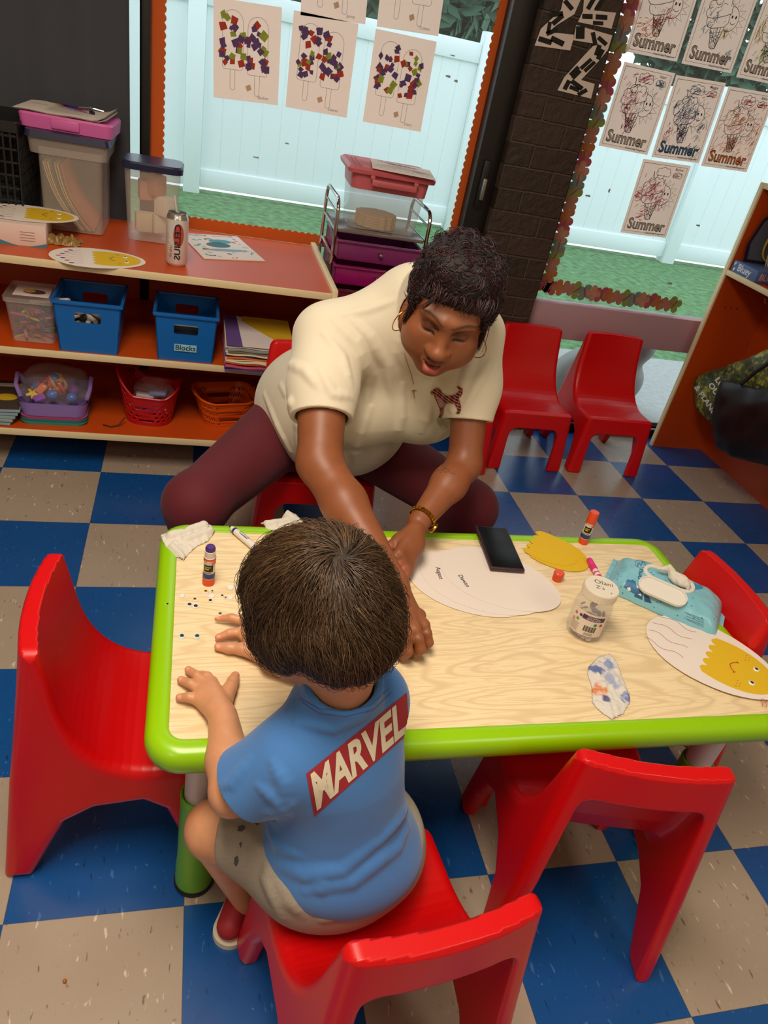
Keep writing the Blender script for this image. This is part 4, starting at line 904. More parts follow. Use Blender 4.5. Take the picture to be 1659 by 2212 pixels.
# shirt
sbL, sbR = bSL + (bEL - bSL) * .78, bSR + (bER - bSR) * .7
def bshirt(extra, vox):
    pr = [rcone(bHip + V(-.004, 0, .035), bChe, .110, .099, .04), rcone(bSL + V(.012, 0, -.008), bSR + V(-.012, 0, -.008), .056, .056, .05), rcone(bChe + V(0, 0, .01), bNb + V(0, 0, -.02), .085, .058, .04), ell(bHip + V(.0, -.025, .03), (.122, .098, .06), None, .04)]
    pr += [rcone(bSL, sbL + (bEL - bSL).normalized() * .02, .054, .056, .03), rcone(bSR, sbR + (bER - bSR).normalized() * .02, .052, .052, .03), rcone(bNb + V(0, 0, -.02), bNb + (hb(0, .035, -.055) - bNb).normalized() * .075, .060, .054, .02)] + extra
    dL = (bEL - bSL).normalized(); dR = (bER - bSR).normalized()
    def near(P, a, d, r): q = P - A3(a); h = q @ A3(d); rr = np.linalg.norm(q - h[:, None] * A3(d), axis=1); return np.where((rr < r) & (h > -.01) & (h < .08), h, -1.)
    pr.append(fnp(lambda P: np.maximum(near(P, sbL, dL, .07), near(P, sbR, dR, .064)), .003))
    pr.append(plane(bHip + V(0, 0, -.010), (.12, .10, -1), .006)); nd = (hb(0, .035, -.055) - bNb).normalized()
    pr.append(fnp(lambda P: comb(P, arms_b) - .004, .003, 's'))
    pr.append(fnp(lambda P: np.maximum(comb(P, [prims_b[len(trunk_b + legs_b + arms_b + head_b()) - 1]]) - .0035, -((P - A3(bNb + nd * .004)) @ A3(nd))), .003, 's'))
    pr.append(fnp(lambda P: np.where(np.linalg.norm(P - A3(bNb + nd * .03), axis=1) < .105, (P - A3(bNb + nd * .058)) @ A3(nd), -1.), .004))
    vs, F = sdf(pr, (.27, -1.84, .27), (.72, -1.36, .72), vox, marg=1.6); return vs, F, pr
v0, F0, _ = bshirt([], .008); b0 = bvh_of(v0, F0)
fl = fold_prims(b0, [([(575, 1760), (600, 1750), (640, 1730)], .006), ([(560, 1700), (600, 1730), (625, 1760)], .006), ([(590, 1650), (612, 1690), (618, 1740)], .005), ([(600, 1870), (660, 1890), (740, 1880), (840, 1800)], .007), ([(660, 1925), (760, 1905), (860, 1830), (893, 1760)], .006), ([(700, 1900), (690, 1925)], .005), ([(880, 1640), (895, 1700), (880, 1760)], .005), ([(820, 1820), (870, 1760), (895, 1690)], .005), ([(640, 1560), (720, 1575), (800, 1540)], .003), ([(470, 1700), (500, 1690), (540, 1640)], .004), ([(580, 1790), (600, 1830), (650, 1850)], .004)], k=.011)
vs, F, prb = bshirt(fl, .0036); BLU = cloth('blue_cotton', '#3f76b8', 1000, .35, .88, .25); sb = np_obj('shirt', vs, F, BLU, boy, grad(vs, prb, .002)); bv_sb = bvh_of(vs, F)
# print across the back, laid on the cloth
PRT = [(661, 1671), (878, 1496), (883, 1583), (679, 1763)]            # corners seen: upper left, upper right, lower right, lower left
def bil(u, v):
    a, b, c, d = [Vector(p) for p in PRT]; p = a * (1 - u) * (1 - v) + b * u * (1 - v) + c * u * v + d * (1 - u) * v; return p.x, p.y
def drape_uv(mb, bv, vs_, fs, m, o, step=.02):
    b = bmesh.new(); vv = [b.verts.new(v) for v in vs_]
    for f in fs:
        try: b.faces.new([vv[i] for i in f])
        except ValueError: pass
    for _ in range(6):
        es = [e for e in b.edges if e.calc_length() > step]
        if not es: break
        bmesh.ops.subdivide_edges(b, edges=es, cuts=1); bmesh.ops.triangulate(b, faces=[f for f in b.faces if len(f.verts) > 3])
    bad = []
    for v in b.verts:
        x, y = bil(v.co.x, v.co.y); h, n = cast(bv, x, y)
        if h is None: bad.append(v)
        else: v.co = h + n * o
    if bad: bmesh.ops.delete(b, geom=bad, context='VERTS')
    mb.bm(b, m)
q = MB(); drape_uv(q, bv_sb, [(0, 0, 0), (1, 0, 0), (1, 1, 0), (0, 1, 0)], [[0, 1, 2, 3]], mat('#96232c', .85), .0008); pr_ = q.build('back_print', sb, smooth=False)
tv, tf = text_geo('MARVEL', 1, .035); x0 = min(v.x for v in tv); x1 = max(v.x for v in tv); y0 = min(v.y for v in tv); y1 = max(v.y for v in tv)
q = MB(); drape_uv(q, bv_sb, [(.035 + .93 * (v.x - x0) / (x1 - x0), .93 - .86 * (v.y - y0) / (y1 - y0), 0) for v in tv], tf, mat('#d6cdb4', .8), .0016, .015); q.build('lettering', pr_, smooth=False)
q = MB(); SEAM = mat('#35639e', .9)
for ln in ([(648, 1508), (690, 1531), (745, 1536), (800, 1524), (838, 1488)], [(652, 1516), (690, 1541), (745, 1547), (805, 1534), (845, 1496)], [(462, 1722), (470, 1745), (490, 1762), (520, 1768)]): drape_line(q, bv_sb, ln, .0011, SEAM, .0006)
q.build('stitching', sb, smooth=False)
# shoe with a red upper and white sole
sf = Zp(500, 1935, .03)
for base, d in ((V(.405, -1.545, .02), V(-.03, -.06, 0)), (V(.52, -1.40, .02), V(.03, .09, 0))):
    d = d.normalized(); X = frame(base, d, V(0, 0, 1).cross(d)); pr = [rcone(X @ V(-.035, 0, .022), X @ V(.045, 0, .012), .030, .024, .02), plane(X @ V(0, 0, .004), X.to_3x3() @ V(0, 0, -1), .003)]
    vs, F = sdf(pr, base - V(.1, .1, .06), base + V(.1, .1, .1), .004); o = np_obj('shoe', vs, F, mat('#9c1c28', .6), boy, grad(vs, pr)); q = MB(); q.prism([(x * 1.0 + .005, y) for x, y in rrect(.132, .062, .03, 8)], -.020, -.006, mat('#d8cdb8', .6), X); q.build('sole', o)
# hair: a thick brown bob, whorl on the crown, combed down all around
def hair_b():
    E = lambda c, r, k=.012, op='u': ell(hb(*c), r, RB, k, op)
    p = [E((0, .018, .036), (.083, .095, .083)), E((0, .055, -.01), (.072, .058, .070), .03), E((0, -.03, .06), (.072, .062, .05), .03)]
    for s in (1, -1): p += [E((s * .066, -.005, .005), (.022, .050, .045), .02)]
    p += [E((0, -.075, -.03), (.06, .045, .06), .01, 's')]
    return p
hpb = hair_b(); HB = M('brown_hair_base', '#22150b', .7); HBS = hair_mat('brown_hair', .36)
vs, F = sdf(hpb, BH - V(.15, .15, .15), BH + V(.15, .15, .15), .004); hbo = np_obj('hair', vs, F, HB, boy, grad(vs, hpb))
def hair_strands():
    r = np.random.RandomState(11); bh = bvh_of(vs, F); nr = grad(vs, hpb); out = []
    wh = Vector(FB.inverted() @ Dp(745, 1190, .87)); wl = Vector((wh.x, wh.y, wh.z)); wdir = (wl - Vector((0, .018, .036))).normalized()
    idx = r.choice(len(vs), 19000); inv = FB.inverted(); R3_ = FB.to_3x3(); up = R3_ @ V(0, 0, 1)
    wpos = FB @ (Vector((0, .018, .036)) + wdir * .09)
    for j, i in enumerate(idx):
        v = Vector(vs[i]); l = inv @ v; n = Vector(nr[i])
        if l.z < -.045 and l.y < .02: continue
        away = v - wpos; dist = away.length; dn = away - n * away.dot(n); dn.normalize()
        spin = n.cross(dn); g = noise.noise(l * 26) ; g2 = noise.noise(l * 11 + V(3, 1, 9))
        t = (dn + spin * (.9 * math.exp(-dist / .03) + .25 + .55 * g2) - up * (.0 + .25 * min(1, dist / .12)) + V(0, 0, -.15)).normalized(); t = (t - n * t.dot(n)).normalized()
        L_ = r.uniform(.030, .075) * (1.0 if l.z > -.03 else .75); lift = r.uniform(.001, .006) + .005 * max(0, g) + (.006 if r.rand() < .06 else 0); pts = []; p0 = v - n * .003; q = p0.copy(); bend = r.normal() * .11 + .5 * g
        for k in range(7):
            f = k / 6; pts.append(tuple(q + n * (lift * math.sin(f * 2.7) + .003))); t = Matrix.Rotation(bend * .35, 3, n) @ t; q = q + t * L_ / 6
            h = bh.find_nearest(q)
            if h[0] is not None:
                s_ = (q - h[0]).dot(h[1]); 
                if dist < .5: q = q - h[1] * (s_ - .0005) * (.8 if l.z > .0 else .35)
                n = n.lerp(h[1], .7).normalized(); t = (t - n * t.dot(n)).normalized()
        out.append(pts)
    return out
strands('strands', hair_strands(), hbo, HBS, .00052, cols=('#1e1209', '#7a5b3c'))
# ================================================================= papers on the windows
PAP = M('paper', '#e6d6cc', .8, transl=.12); PAPG = M('paper_on_window', '#fff0e8', .8, transl=.55); INK = mat('#16120f', .8); PENCIL = mat('#8a7f78', .8)
YX = Matrix(((1, 0, 0, 0), (0, 0, -1, 0), (0, 1, 0, 0), (0, 0, 0, 1)))      # page xy -> wall xz, page z towards the room
def page(name, label, group, tl, tr, y, w=.2159, h=.2794, cat='paper', t=.0006, low=False):
    a, b = Yp(*tl, y), Yp(*tr, y); d = (b - a).normalized(); ang = math.atan2(d.z, d.x)
    if low: a = a + V(-math.sin(ang), 0, math.cos(ang)) * h
    t_ = thing(name, label, cat, (a.x, y, a.z), 0, group, rot=(0, -ang, 0)); q = MB(); q.box((0, -t, -h), (w, 0, 0), PAPG); q.build('sheet', t_); return t_
def circ(cx, cy, rx, ry=None, a0=0, a1=360, n=28): ry = ry or rx; return [(cx + rx * math.cos(math.radians(a)), cy + ry * math.sin(math.radians(a))) for a in np.linspace(a0, a1, n)]
TISS = [M('tissue_paper', c, .7, transl=.35, var=.15, vscale=60) for c in ('#6d4a84', '#c8452a', '#a9b83e')]
def popsicle(label, name, tl, tr, seed, full=True):
    t = page('popsicle_sheet', label, 'popsicle art on the window', tl, tr, GY - .001); F = Matrix.Translation((0, -.0009, 0)) @ YX; q = MB()
    def mk(cx, cy):
        w, h = .033, .165; o = circ(cx, cy - w, w, w, 0, 180, 16) + [(cx - w, cy - h + .008)] + circ(cx - w + .008, cy - h + .008, .008, .008, 180, 270, 4) + circ(cx + w - .008, cy - h + .008, .008, .008, 270, 360, 4); q.ribbon(o + [o[0]], .0011, PENCIL, F)
        s = [(cx - .008, cy - h), (cx - .008, cy - h - .052)] + circ(cx, cy - h - .052, .008, .008, 180, 360, 10) + [(cx + .008, cy - h)]; q.ribbon(s, .0011, PENCIL, F)
    mk(.062, -.026); mk(.143, -.036); q.build('drawing', t, smooth=False)
    r = np.random.RandomState(seed)
    for cx, cy in ((.062, -.105), (.143, -.115)):
        for k in range(26):
            x = cx + r.uniform(-.036, .036); y = cy + r.uniform(-.07, .068); s = r.uniform(.0095, .0165); a = r.uniform(0, 6.28); o = [(x + s * r.uniform(.7, 1.15) * math.cos(a + j * 1.571), y + s * r.uniform(.7, 1.15) * math.sin(a + j * 1.571)) for j in range(4)]
            c = TISS[0 if r.rand() < .55 else (1 if r.rand() < .6 else 2)]; p = MB(); p.prism(o, .0002 + k * .00006, .00026 + k * .00006, c, F); p.build('tissue_square', t, smooth=False)
    q = MB(); q.prism([(.105, -.235), (.12, -.228), (.126, -.243), (.111, -.25)], .0001, .0002, mat('#c8a98c', .8), F); q.build('tape_stain', t, smooth=False)
    q = MB(); text(q, name, .013, F @ Matrix.Translation((.165, -.264, .0001)), PENCIL); text(q, 'www.craftideas.com', .005, F @ Matrix.Translation((.05, -.258, .0001)), PENCIL) if False else None; q.build('lettering', t, smooth=False)
popsicle('popsicle collage sheet with dense purple tissue on its right lolly, leftmost of three', 'Becker', (461, -7), (608, 16), 1)
popsicle('popsicle collage sheet hung in the middle of the lower row of three', 'Dawso', (635, 22), (776, 52), 2)
popsicle('popsicle collage sheet at the right end of the lower row, beside the orange strip', 'Davis', (812, 62), (943, 90), 3)
popsicle('popsicle collage sheet cut by the picture top, left one above the row', 'Jenny', (660, -205), (800, -180), 4)
popsicle('popsicle collage sheet cut by the picture top, right one above the row', 'Colton', (838, -172), (975, -145), 5)
def summer(label, who, tl, tr, cols, seed, low=False):
    t = page('ice_cream_coloring_sheet', label, 'ice cream colouring sheets on the window', tl, tr, GY - .001 - (.003 if low else 0), low=low); F = Matrix.Translation((0, -.0009, 0)) @ YX @ Matrix.Scale(.2159, 4); q = MB(); W = .0085
    r = np.random.RandomState(seed)
    for ci, (c, areas) in enumerate(cols):                                  # crayon strokes
        m = mat(c, .8); p = MB()
        for (cx, cy, rx, ry, n, ang) in areas:
            for k in range(n):
                x = cx + r.normal() * rx * .5; y = cy + r.normal() * ry * .5; L_ = r.uniform(.04, .10); a = math.radians(ang) + r.normal() * .35; dx, dy = math.cos(a) * L_ / 2, math.sin(a) * L_ / 2
                x = min(max(x, .1), .9); y = min(max(y, -1.22), -.08); p.ribbon([(x - dx, y - dy), (x, y + r.normal() * .006), (x + dx, y + dy)], r.uniform(.005, .011), m, F, .0004 + .0001 * (k % 3))
        p.build('crayon_strokes', t, smooth=False)
    L = lambda pts, w=W: q.ribbon(pts, w, INK, F, .0016)
    L([(.05, -.05), (.95, -.05), (.95, -1.245), (.05, -1.245), (.05, -.05)], .007)
    def cloud(cx, cy, s):
        o = []
        for a, rr in ((200, .5), (150, .55), (95, .62), (40, .55), (-20, .5)): o += circ(cx + s * .62 * math.cos(math.radians(a)) * 1.2, cy + s * .35 * math.sin(math.radians(a)), s * .42, s * .36, a - 75, a + 75, 8)[::-1]
        o += [(cx - s * .9, cy - s * .38)]; L(o, .007)
    cloud(.50, -.175, .13); cloud(.80, -.20, .085)
    L(circ(.33, -.345, .062)); L([(.33, -.285), (.318, -.22), (.30, -.175)], .012); L(circ(.345, -.33, .02, .02, 20, 130, 6), .005)
    o = [(.20, -.60)]
    for cx, cy, rr, a0, a1 in ((.215, -.53, .065, 250, 110), (.235, -.43, .07, 215, 80), (.40, -.33, .06, 150, 30), (.505, -.33, .055, 130, 0), (.56, -.40, .055, 80, -30), (.585, -.47, .04, 60, -60)): o += circ(cx, cy, rr, rr, a0, a1, 9)
    L(o); L([(.20, -.60), (.30, -.60), (.42, -.565), (.55, -.52), (.60, -.49)]); L([(.29, -.46), (.37, -.43), (.43, -.37), (.50, -.375)], .006); L([(.33, -.52), (.42, -.46), (.40, -.43)], .006)
    L([(.20, -.60), (.215, -.68), (.26, -.725), (.34, -.735), (.46, -.71), (.56, -.68), (.615, -.62), (.60, -.49)])
    for i in range(16): x = .25 + .32 * r.rand(); y = -.60 - .1 * r.rand() + (x - .25) * .2; L([(x, y), (x + .006, y - .012)], .005)
    L([(.315, -.735), (.415, -1.0), (.515, -1.0), (.565, -.675)]); L([(.415, -1.0), (.46, -1.015), (.515, -1.0)])
    for i in range(4):
        a = i / 4; L([(.33 + .235 * a, -.735 + .055 * a), (.40 + .13 * a if a < .5 else .515, -1.0 + .0 * a)], .006); L([(.565 - .235 * a, -.68 - .055 * a), (.515 - .1 * a - .01, -1.0)], .006)
    for i in range(3): f = (i + 1) / 4; L([(.33 + .09 * f, -.74 - .26 * f), (.56 - .0 * f, -.72 - .12 * f)], .006); L([(.33 + .06 * f, -.74 - .17 * f), (.53 - .02 * f, -.80 - .18 * f)], .006); L([(.34, -.76), (.52, -.97)], .006)
    L(circ(.63, -.56, .155, .175, -115, 95)); o = []
    for k in range(9):
        a = -100 + k * 24; o += [(.64 + .165 * math.cos(math.radians(a)), -.56 + .19 * math.sin(math.radians(a))), (.64 + .275 * math.cos(math.radians(a + 12)), -.56 + .285 * math.sin(math.radians(a + 12)))]
    o += [(.64 + .165 * math.cos(math.radians(116)), -.56 + .19 * math.sin(math.radians(116)))]; L(o)
    for x in (.655, .725): q.prism(circ(x, -.525, .014, .024, 0, 350, 12), .0014, .0020, INK, F)
    L(circ(.69, -.585, .05, .045, 200, 340, 8), .008); q.build('drawing', t, smooth=False)
    q = MB(); text(q, 'Summer', .26, F @ Matrix.Translation((.49, -1.115, .0014)), INK, bold=.035, fit=.80); text(q, 'Summer', .245, F @ Matrix.Translation((.49, -1.114, .0020)), mat(cols[0][0], .8) if seed % 2 else PAPG, bold=.006, fit=.78)
    text(q, 'iHeartCraftyThings.com', .042, F @ Matrix.Translation((.72, -1.245, .0022)), INK, bold=.012); text(q, who, .06, F @ Matrix.Translation((.80, -.095, .002)), INK, bold=.01); q.build('lettering', t, smooth=False)
S_ = lambda c, *a: (c, list(a))
summer('ice cream colouring sheet with magenta scribbles, left in the middle row', 'Azari', (1349, 133), (1452, 157), [S_('#b8436a', (.33, -.5, .2, .2, 60, 60), (.42, -.85, .12, .14, 50, 70), (.5, -.18, .16, .08, 30, 30), (.3, -.66, .1, .1, 24, -50)), S_('#4f7fa0', (.80, -.2, .08, .06, 24, 0), (.5, -.6, .3, .3, 20, 40))], 4)
summer('ice cream colouring sheet in blue and violet crayon, centre of the middle row', 'Maggie', (1461, 162), (1559, 178), [S_('#3f6f96', (.4, -.5, .26, .26, 110, 70), (.5, -.18, .16, .07, 30, 20), (.5, -1.12, .5, .1, 60, 60), (.8, -.75, .1, .2, 26, 60)), S_('#6a4f8a', (.42, -.6, .2, .2, 60, 40), (.45, -.88, .1, .14, 40, 70)), S_('#b8506a', (.8, -.2, .08, .05, 18, 20), (.2, -.9, .1, .15, 24, 80))], 7)
summer('ice cream colouring sheet shaded all over in orange, right in the middle row', 'Blake', (1574, 186), (1672, 203), [S_('#d07a2c', (.4, -.5, .28, .24, 120, 45), (.45, -.88, .12, .14, 60, 50), (.5, -.95, .6, .3, 60, 50), (.8, -.6, .2, .3, 50, 50)), S_('#c03a5a', (.5, -.18, .15, .06, 26, 20), (.8, -.2, .08, .05, 16, 20))], 9)
summer('ice cream colouring sheet with pink scoops, hanging alone below the others', 'Barlow', (1390, 343), (1495, 359), [S_('#c2455c', (.38, -.5, .2, .2, 110, 60), (.3, -.95, .1, .12, 26, 10), (.12, -.6, .1, .12, 24, 10), (.6, -.7, .12, .14, 36, 60)), S_('#c98a5a', (.8, -.2, .08, .05, 14, 10))], 8)
summer('ice cream colouring sheet with orange cone at the top beside the butterfly border', '', (1350, 111), (1460, 133), [S_('#d0703a', (.42, -.85, .12, .16, 60, 60), (.25, -.95, .2, .2, 40, 10)), S_('#d89a8a', (.6, -.7, .1, .12, 24, 60))], 10, True)
summer('pale ice cream colouring sheet with a little blue, top row middle', '', (1472, 137), (1578, 158), [S_('#6f8fb0', (.3, -.6, .14, .3, 40, 70), (.8, -1.1, .12, .1, 26, 50)), S_('#c9c05a', (.62, -.75, .06, .08, 20, 60))], 12, True)
summer('ice cream colouring sheet with yellow and green, at the right picture edge', '', (1590, 166), (1692, 187), [S_('#8aa84a', (.38, -.88, .12, .16, 60, 60), (.4, -.6, .12, .1, 20, 50)), S_('#c8b44a', (.14, -.6, .08, .2, 40, 80))], 14, True)
# zebra-striped paper letters on the brick pier
BKP = mat('#17140f', .8)
def c5(*pts): return [(1060 + x * .3611, y * .3611) for x, y in pts]
def letter(label, poly, bars):
    y = BY - .004; P = [Yp(x, yy, y) for x, yy in c5(*poly)]; o = P[0]; t = thing('paper_letter', label, 'paper letter', (o.x, y, o.z), 0, 'striped paper letters on the pier'); q = MB(); q.prism([(p.x - o.x, p.z - o.z) for p in P], -.0003, .0005, PAP, YX); q.build('sheet', t, smooth=False)
    for b in bars:
        B = [Yp(x, yy, y) for x, yy in c5(*b)]; q = MB(); q.prism([(p.x - o.x, p.z - o.z) for p in B], .0006, .0014, BKP, YX); q.build('black_strip', t, smooth=False)
def bar(x, y, w, h, a): a = math.radians(a); c, s = math.cos(a), math.sin(a); return [(x + c * u * w / 2 - s * v * h / 2, y + s * u * w / 2 + c * v * h / 2) for u, v in ((-1, -1), (1, -1), (1, 1), (-1, 1))]
letter('striped paper letter at the left of the brick pier, two strips at its foot', [(440, -30), (550, -30), (500, 85), (395, 150), (345, 192), (502, 208), (475, 302), (263, 272), (300, 172), (420, 60)], [bar(465, 30, 70, 28, 50), bar(395, 85, 75, 28, -8), bar(400, 118, 80, 28, -40), bar(348, 165, 70, 22, 100), bar(365, 190, 70, 26, -22), bar(325, 243, 82, 32, 18), bar(398, 246, 84, 34, 26)])
letter('striped paper letter touching the picture top above the brick pier', [(560, -30), (700, -30), (615, 62), (750, 76), (722, 172), (522, 132), (552, 66)], [bar(600, 20, 80, 26, -60), bar(650, 25, 80, 26, -58), bar(578, 98, 62, 30, 2), bar(662, 103, 70, 30, 4), bar(642, 138, 62, 24, 4)])
letter('striped paper letter Z hanging lowest on the brick pier', [(512, 150), (728, 212), (700, 300), (640, 372), (540, 478), (622, 502), (600, 590), (400, 540), (440, 462), (560, 330), (625, 262), (492, 240)], [bar(535, 195, 52, 75, 2), bar(618, 232, 26, 80, -12), bar(667, 245, 66, 26, 42), bar(640, 300, 26, 66, 20), bar(655, 325, 26, 66, 28), bar(570, 382, 86, 22, -42), bar(592, 398, 84, 22, -42), bar(500, 425, 70, 24, -45), bar(512, 445, 66, 24, -45), bar(455, 508, 26, 62, 28), bar(515, 508, 80, 28, 36), bar(500, 530, 60, 24, 22), bar(548, 552, 62, 24, -30)])
# ================================================================= things on top of the low shelf
def clearbox(t, name, x0, x1, y0, y1, z0, z1, m, flare=.012, rad=.02, wall=True):
    q = MB(); cx, cy = (x0 + x1) / 2, (y0 + y1) / 2; q.taper(cx, cy, z0, z1, x1 - x0 - 2 * flare, y1 - y0 - 2 * flare, x1 - x0, y1 - y0, m, rad, 5, (1, 0)); return q.build(name, t)
FROST = M('frosted_plastic', '#cbbfb4', .35, trans=.0, alpha=.55); FROST2 = clear('cloudy_plastic', '#cfc4ba', .34, .3); CLR = clear('clear_plastic', '#d8d2cc', .24, .12); NAVY = mat('#1a2040', .35)
# file box
fb = thing('file_box', 'frosted plastic file box with navy lid holding manila folders', 'storage box', (0, 0, 0)); X0, X1, Y0, Y1 = -.190, -.005, .315, .575
q = MB(); q.taper((X0 + X1) / 2, (Y0 + Y1) / 2, SZ + .004, SZ + .245, X1 - X0 - .01, Y1 - Y0 - .01, X1 - X0, Y1 - Y0, FROST2, .018, 5, (1, 0)); q.build('body', fb)
q = MB(); q.taper((X0 + X1) / 2 - .004, (Y0 + Y1) / 2, SZ + .225, SZ + .275, X1 - X0 + .035, Y1 - Y0 + .01, X1 - X0 + .045, Y1 - Y0 + .02, FROST2, .02, 5, (0, 0)); q.build('collar', fb)
q = MB(); q.taper((X0 + X1) / 2 - .004, (Y0 + Y1) / 2, SZ + .27, SZ + .288, X1 - X0 + .06, Y1 - Y0 + .035, X1 - X0 + .052, Y1 - Y0 + .028, NAVY, .02, 5); q.build('lid', fb)
for i, (c, dx) in enumerate((('#dcb878', .0), ('#c99a58', .008), ('#e2bf84', .016), ('#5b636b', .030), ('#d6ac68', .040), ('#e0bd80', .05), ('#cf7a4a', .064))):
    f = thing('folder', ('manila file folder leaning in the frosted file box' if c != '#5b636b' else 'grey file folder between the manila ones') if c != '#cf7a4a' else 'orange-edged file folder leaning in the frosted file box', 'folder', (0, 0, 0), group='folders in the file box' if c not in ('#5b636b', '#cf7a4a') else None)
    q = MB(); rs = []
    for k in range(9):
        s = k / 8; x = X0 + .012 + dx * (1 - s) * .8 + s * .115 + .028 * math.sin(s * 2.6) * -1 + dx * s * .6; z = SZ + .20 - s * .19; rs.append([(x, Y0 + .012, z), (x + .0022, Y0 + .012, z), (x + .0022, Y1 - .02, z), (x, Y1 - .02, z)])
    q.rings(rs, mat(c, .8), True, True, True); q.build('sheet', f)
# pink case with papers, clipboard and pen on top of it
zc = SZ + .289; PK = M('pink_plastic', '#cf62a4', .4)
pc = thing('pink_case', 'pink flat plastic case lying on the file box', 'case', (-.104, .44, zc), math.radians(-3)); q = MB(); q.taper(0, 0, 0, .034, .262, .20, .268, .205, PK, .02, 5); q.taper(0, 0, .034, .040, .268, .205, .26, .198, PK, .02, 5); q.build('body', pc)
q = MB(); q.box((-.04, -.108, .006), (.04, -.10, .034), PK, .003); q.build('latch', pc)
tp = thing('paper_stack', 'curled stack of printed papers on the pink case', 'papers', (-.115, .44, zc + .0412), math.radians(-4))
for k in range(5):
    q = MB(); n = 12; rs = []; ox, oy = RNG.uniform(-.004, .004, 2)
    for i in range(n + 1):
        x = -.13 + .26 * i / n + ox; z = .0012 * k + .0008 + (.010 + .002 * k) * max(0, (i / n - .8) * 5) ** 2 + .0015 * math.sin(i); rs.append([(x, -.098 + oy, z), (x, .098 + oy, z + .002 * math.sin(i * .7)), (x, .098 + oy, z + .0007 + .002 * math.sin(i * .7)), (x, -.098 + oy, z + .0007)])
    q.rings(rs, PAP, True, True, True); q.build('sheet', tp)
q = MB()
for i in range(11): q.box((-.05, -.07 + i * .009, .0093), (.075 - .02 * (i % 3), -.069 + i * .009, .0096), PENCIL)
text(q, 'Name List', .011, Matrix.Translation((-.085, .02, .0096)), INK); q.build('lettering', tp, smooth=False)
cb = thing('clip', 'wire clip at the back edge of the paper stack', 'clip', (-.06, .53, zc + .052)); q = MB(); q.tube([(-.035, 0, 0), (0, -.004, .004), (.04, 0, -.001), (.05, .01, -.004)], .0025, CHR, 8); q.tube([(-.01, 0, .004), (.0, -.012, .006), (.012, 0, .004)], .0018, CHR, 6); q.build('wire', cb)
pn = thing('pen', 'rainbow metallic pen lying on the paper stack', 'pen', (-.10, .47, zc + .054), math.radians(-28)); RB_ = M('rainbow_metal', '#8a5ad0', .2, metal=.9)
nt = RB_.node_tree; tc = nt.nodes.new('ShaderNodeTexCoord'); sx = nt.nodes.new('ShaderNodeSeparateXYZ'); cr = nt.nodes.new('ShaderNodeValToRGB'); mr = nt.nodes.new('ShaderNodeMapRange'); mr.inputs[1].default_value = -.065; mr.inputs[2].default_value = .065
nt.links.new(tc.outputs['Object'], sx.inputs[0]); nt.links.new(sx.outputs[0], mr.inputs[0]); nt.links.new(mr.outputs[0], cr.inputs[0]); nt.links.new(cr.outputs[0], nt.nodes['Principled BSDF'].inputs['Base Color'])
for p, c in ((0, '#e8d84a'), (.25, '#4ac0d8'), (.5, '#6a5ad8'), (.7, '#c04a8a'), (1, '#6a2a9a')):
    e = cr.color_ramp.elements.new(p) if p not in (0, 1) else cr.color_ramp.elements[0 if p == 0 else 1]; e.color = (*lin(c), 1)
q = MB(); q.tube([(-.07, 0, 0), (-.066, 0, 0), (-.05, 0, 0), (.05, 0, 0), (.055, 0, 0)], [.001, .0022, .0038, .0042, .0046], RB_, 12); q.build('barrel', pn); q = MB(); q.tube([(.055, 0, 0), (.064, 0, 0), (.071, 0, 0)], [.0046, .0055, .004], mat('#2a1238', .3), 12); q.build('cap', pn)
# canister with a navy lid
cn = thing('canister', 'tall cloudy plastic canister with navy lid beside the file box', 'storage box', (.143, .385, SZ)); q = MB(); q.taper(0, 0, .003, .230, .155, .125, .172, .14, FROST2, .03, 6, (1, 0)); q.build('body', cn); q = MB(); q.taper(0, 0, .220, .237, .186, .152, .188, .154, NAVY, .03, 6); q.taper(0, 0, .237, .243, .186, .152, .178, .144, NAVY, .03, 6); q.build('lid', cn)
for i, (x, y, z, a, c) in enumerate(((-.03, 0, .05, 10, '#d8c8a8'), (.02, .01, .05, 30, '#e0d4bc'), (.035, -.01, .11, -35, '#e6dccb'), (-.02, .01, .15, 15, '#c98a6a'), (.01, .0, .17, 50, '#c07a5a'))):
    b = thing('craft_block', 'pale craft piece inside the cloudy canister', 'craft supply', (.143 + x, .385 + y, SZ + z), math.radians(a), 'craft pieces in the canister'); q = MB(); q.box((-.026, -.02, -.03), (.026, .02, .03), mat(c, .8), .004); q.build('block', b)
# energy drink can with straw
cp = Zp(381, 571, SZ); can = thing('drink_can', 'white and red slim drink can with a straw, standing on the shelf', 'can', (cp.x, cp.y, SZ), math.radians(-12)); SIL = M('can_metal', '#b9b5b0', .25, metal=.9); CANW = mat('#d9d4cf', .3, metal=.3)
q = MB(); q.lathe([(0, .002), (.024, 0), (.030, .006), (.0330, .012), (.0330, .134), (.0325, .138)], (0, 0, 0), CANW, 40); q.lathe([(.0325, .138), (.030, .147), (.0272, .152), (.0272, .156), (.0262, .156), (.0255, .152)], (0, 0, 0), SIL, 40); q.build('body', can); q = MB(); q.lathe([(.0258, .1525), (0, .1520)], (0, 0, 0), mat('#141414', .3), 30); q.box((-.006, -.016, .153), (.006, .004, .155), mat('#101010', .3), .001); q.build('lid', can)
q = MB()
def onc(p, r=.0333): a = p[0] / .033 - math.pi / 2; return Vector((r * math.cos(a), r * math.sin(a), p[1]))
vs_, fs_ = text_geo('CELSIUS', 1, .02); q.add([onc((.006 - v.y * .024 + .004, .076 - v.x * .0265 / .9), .0345) for v in vs_], fs_, INK); vs_, fs_ = text_geo('LIVE FIT', 1, .01); q.add([onc((-.010 - v.y * .010, .045 - v.x * .011), .0340) for v in vs_], fs_, mat('#b03a3a', .4))
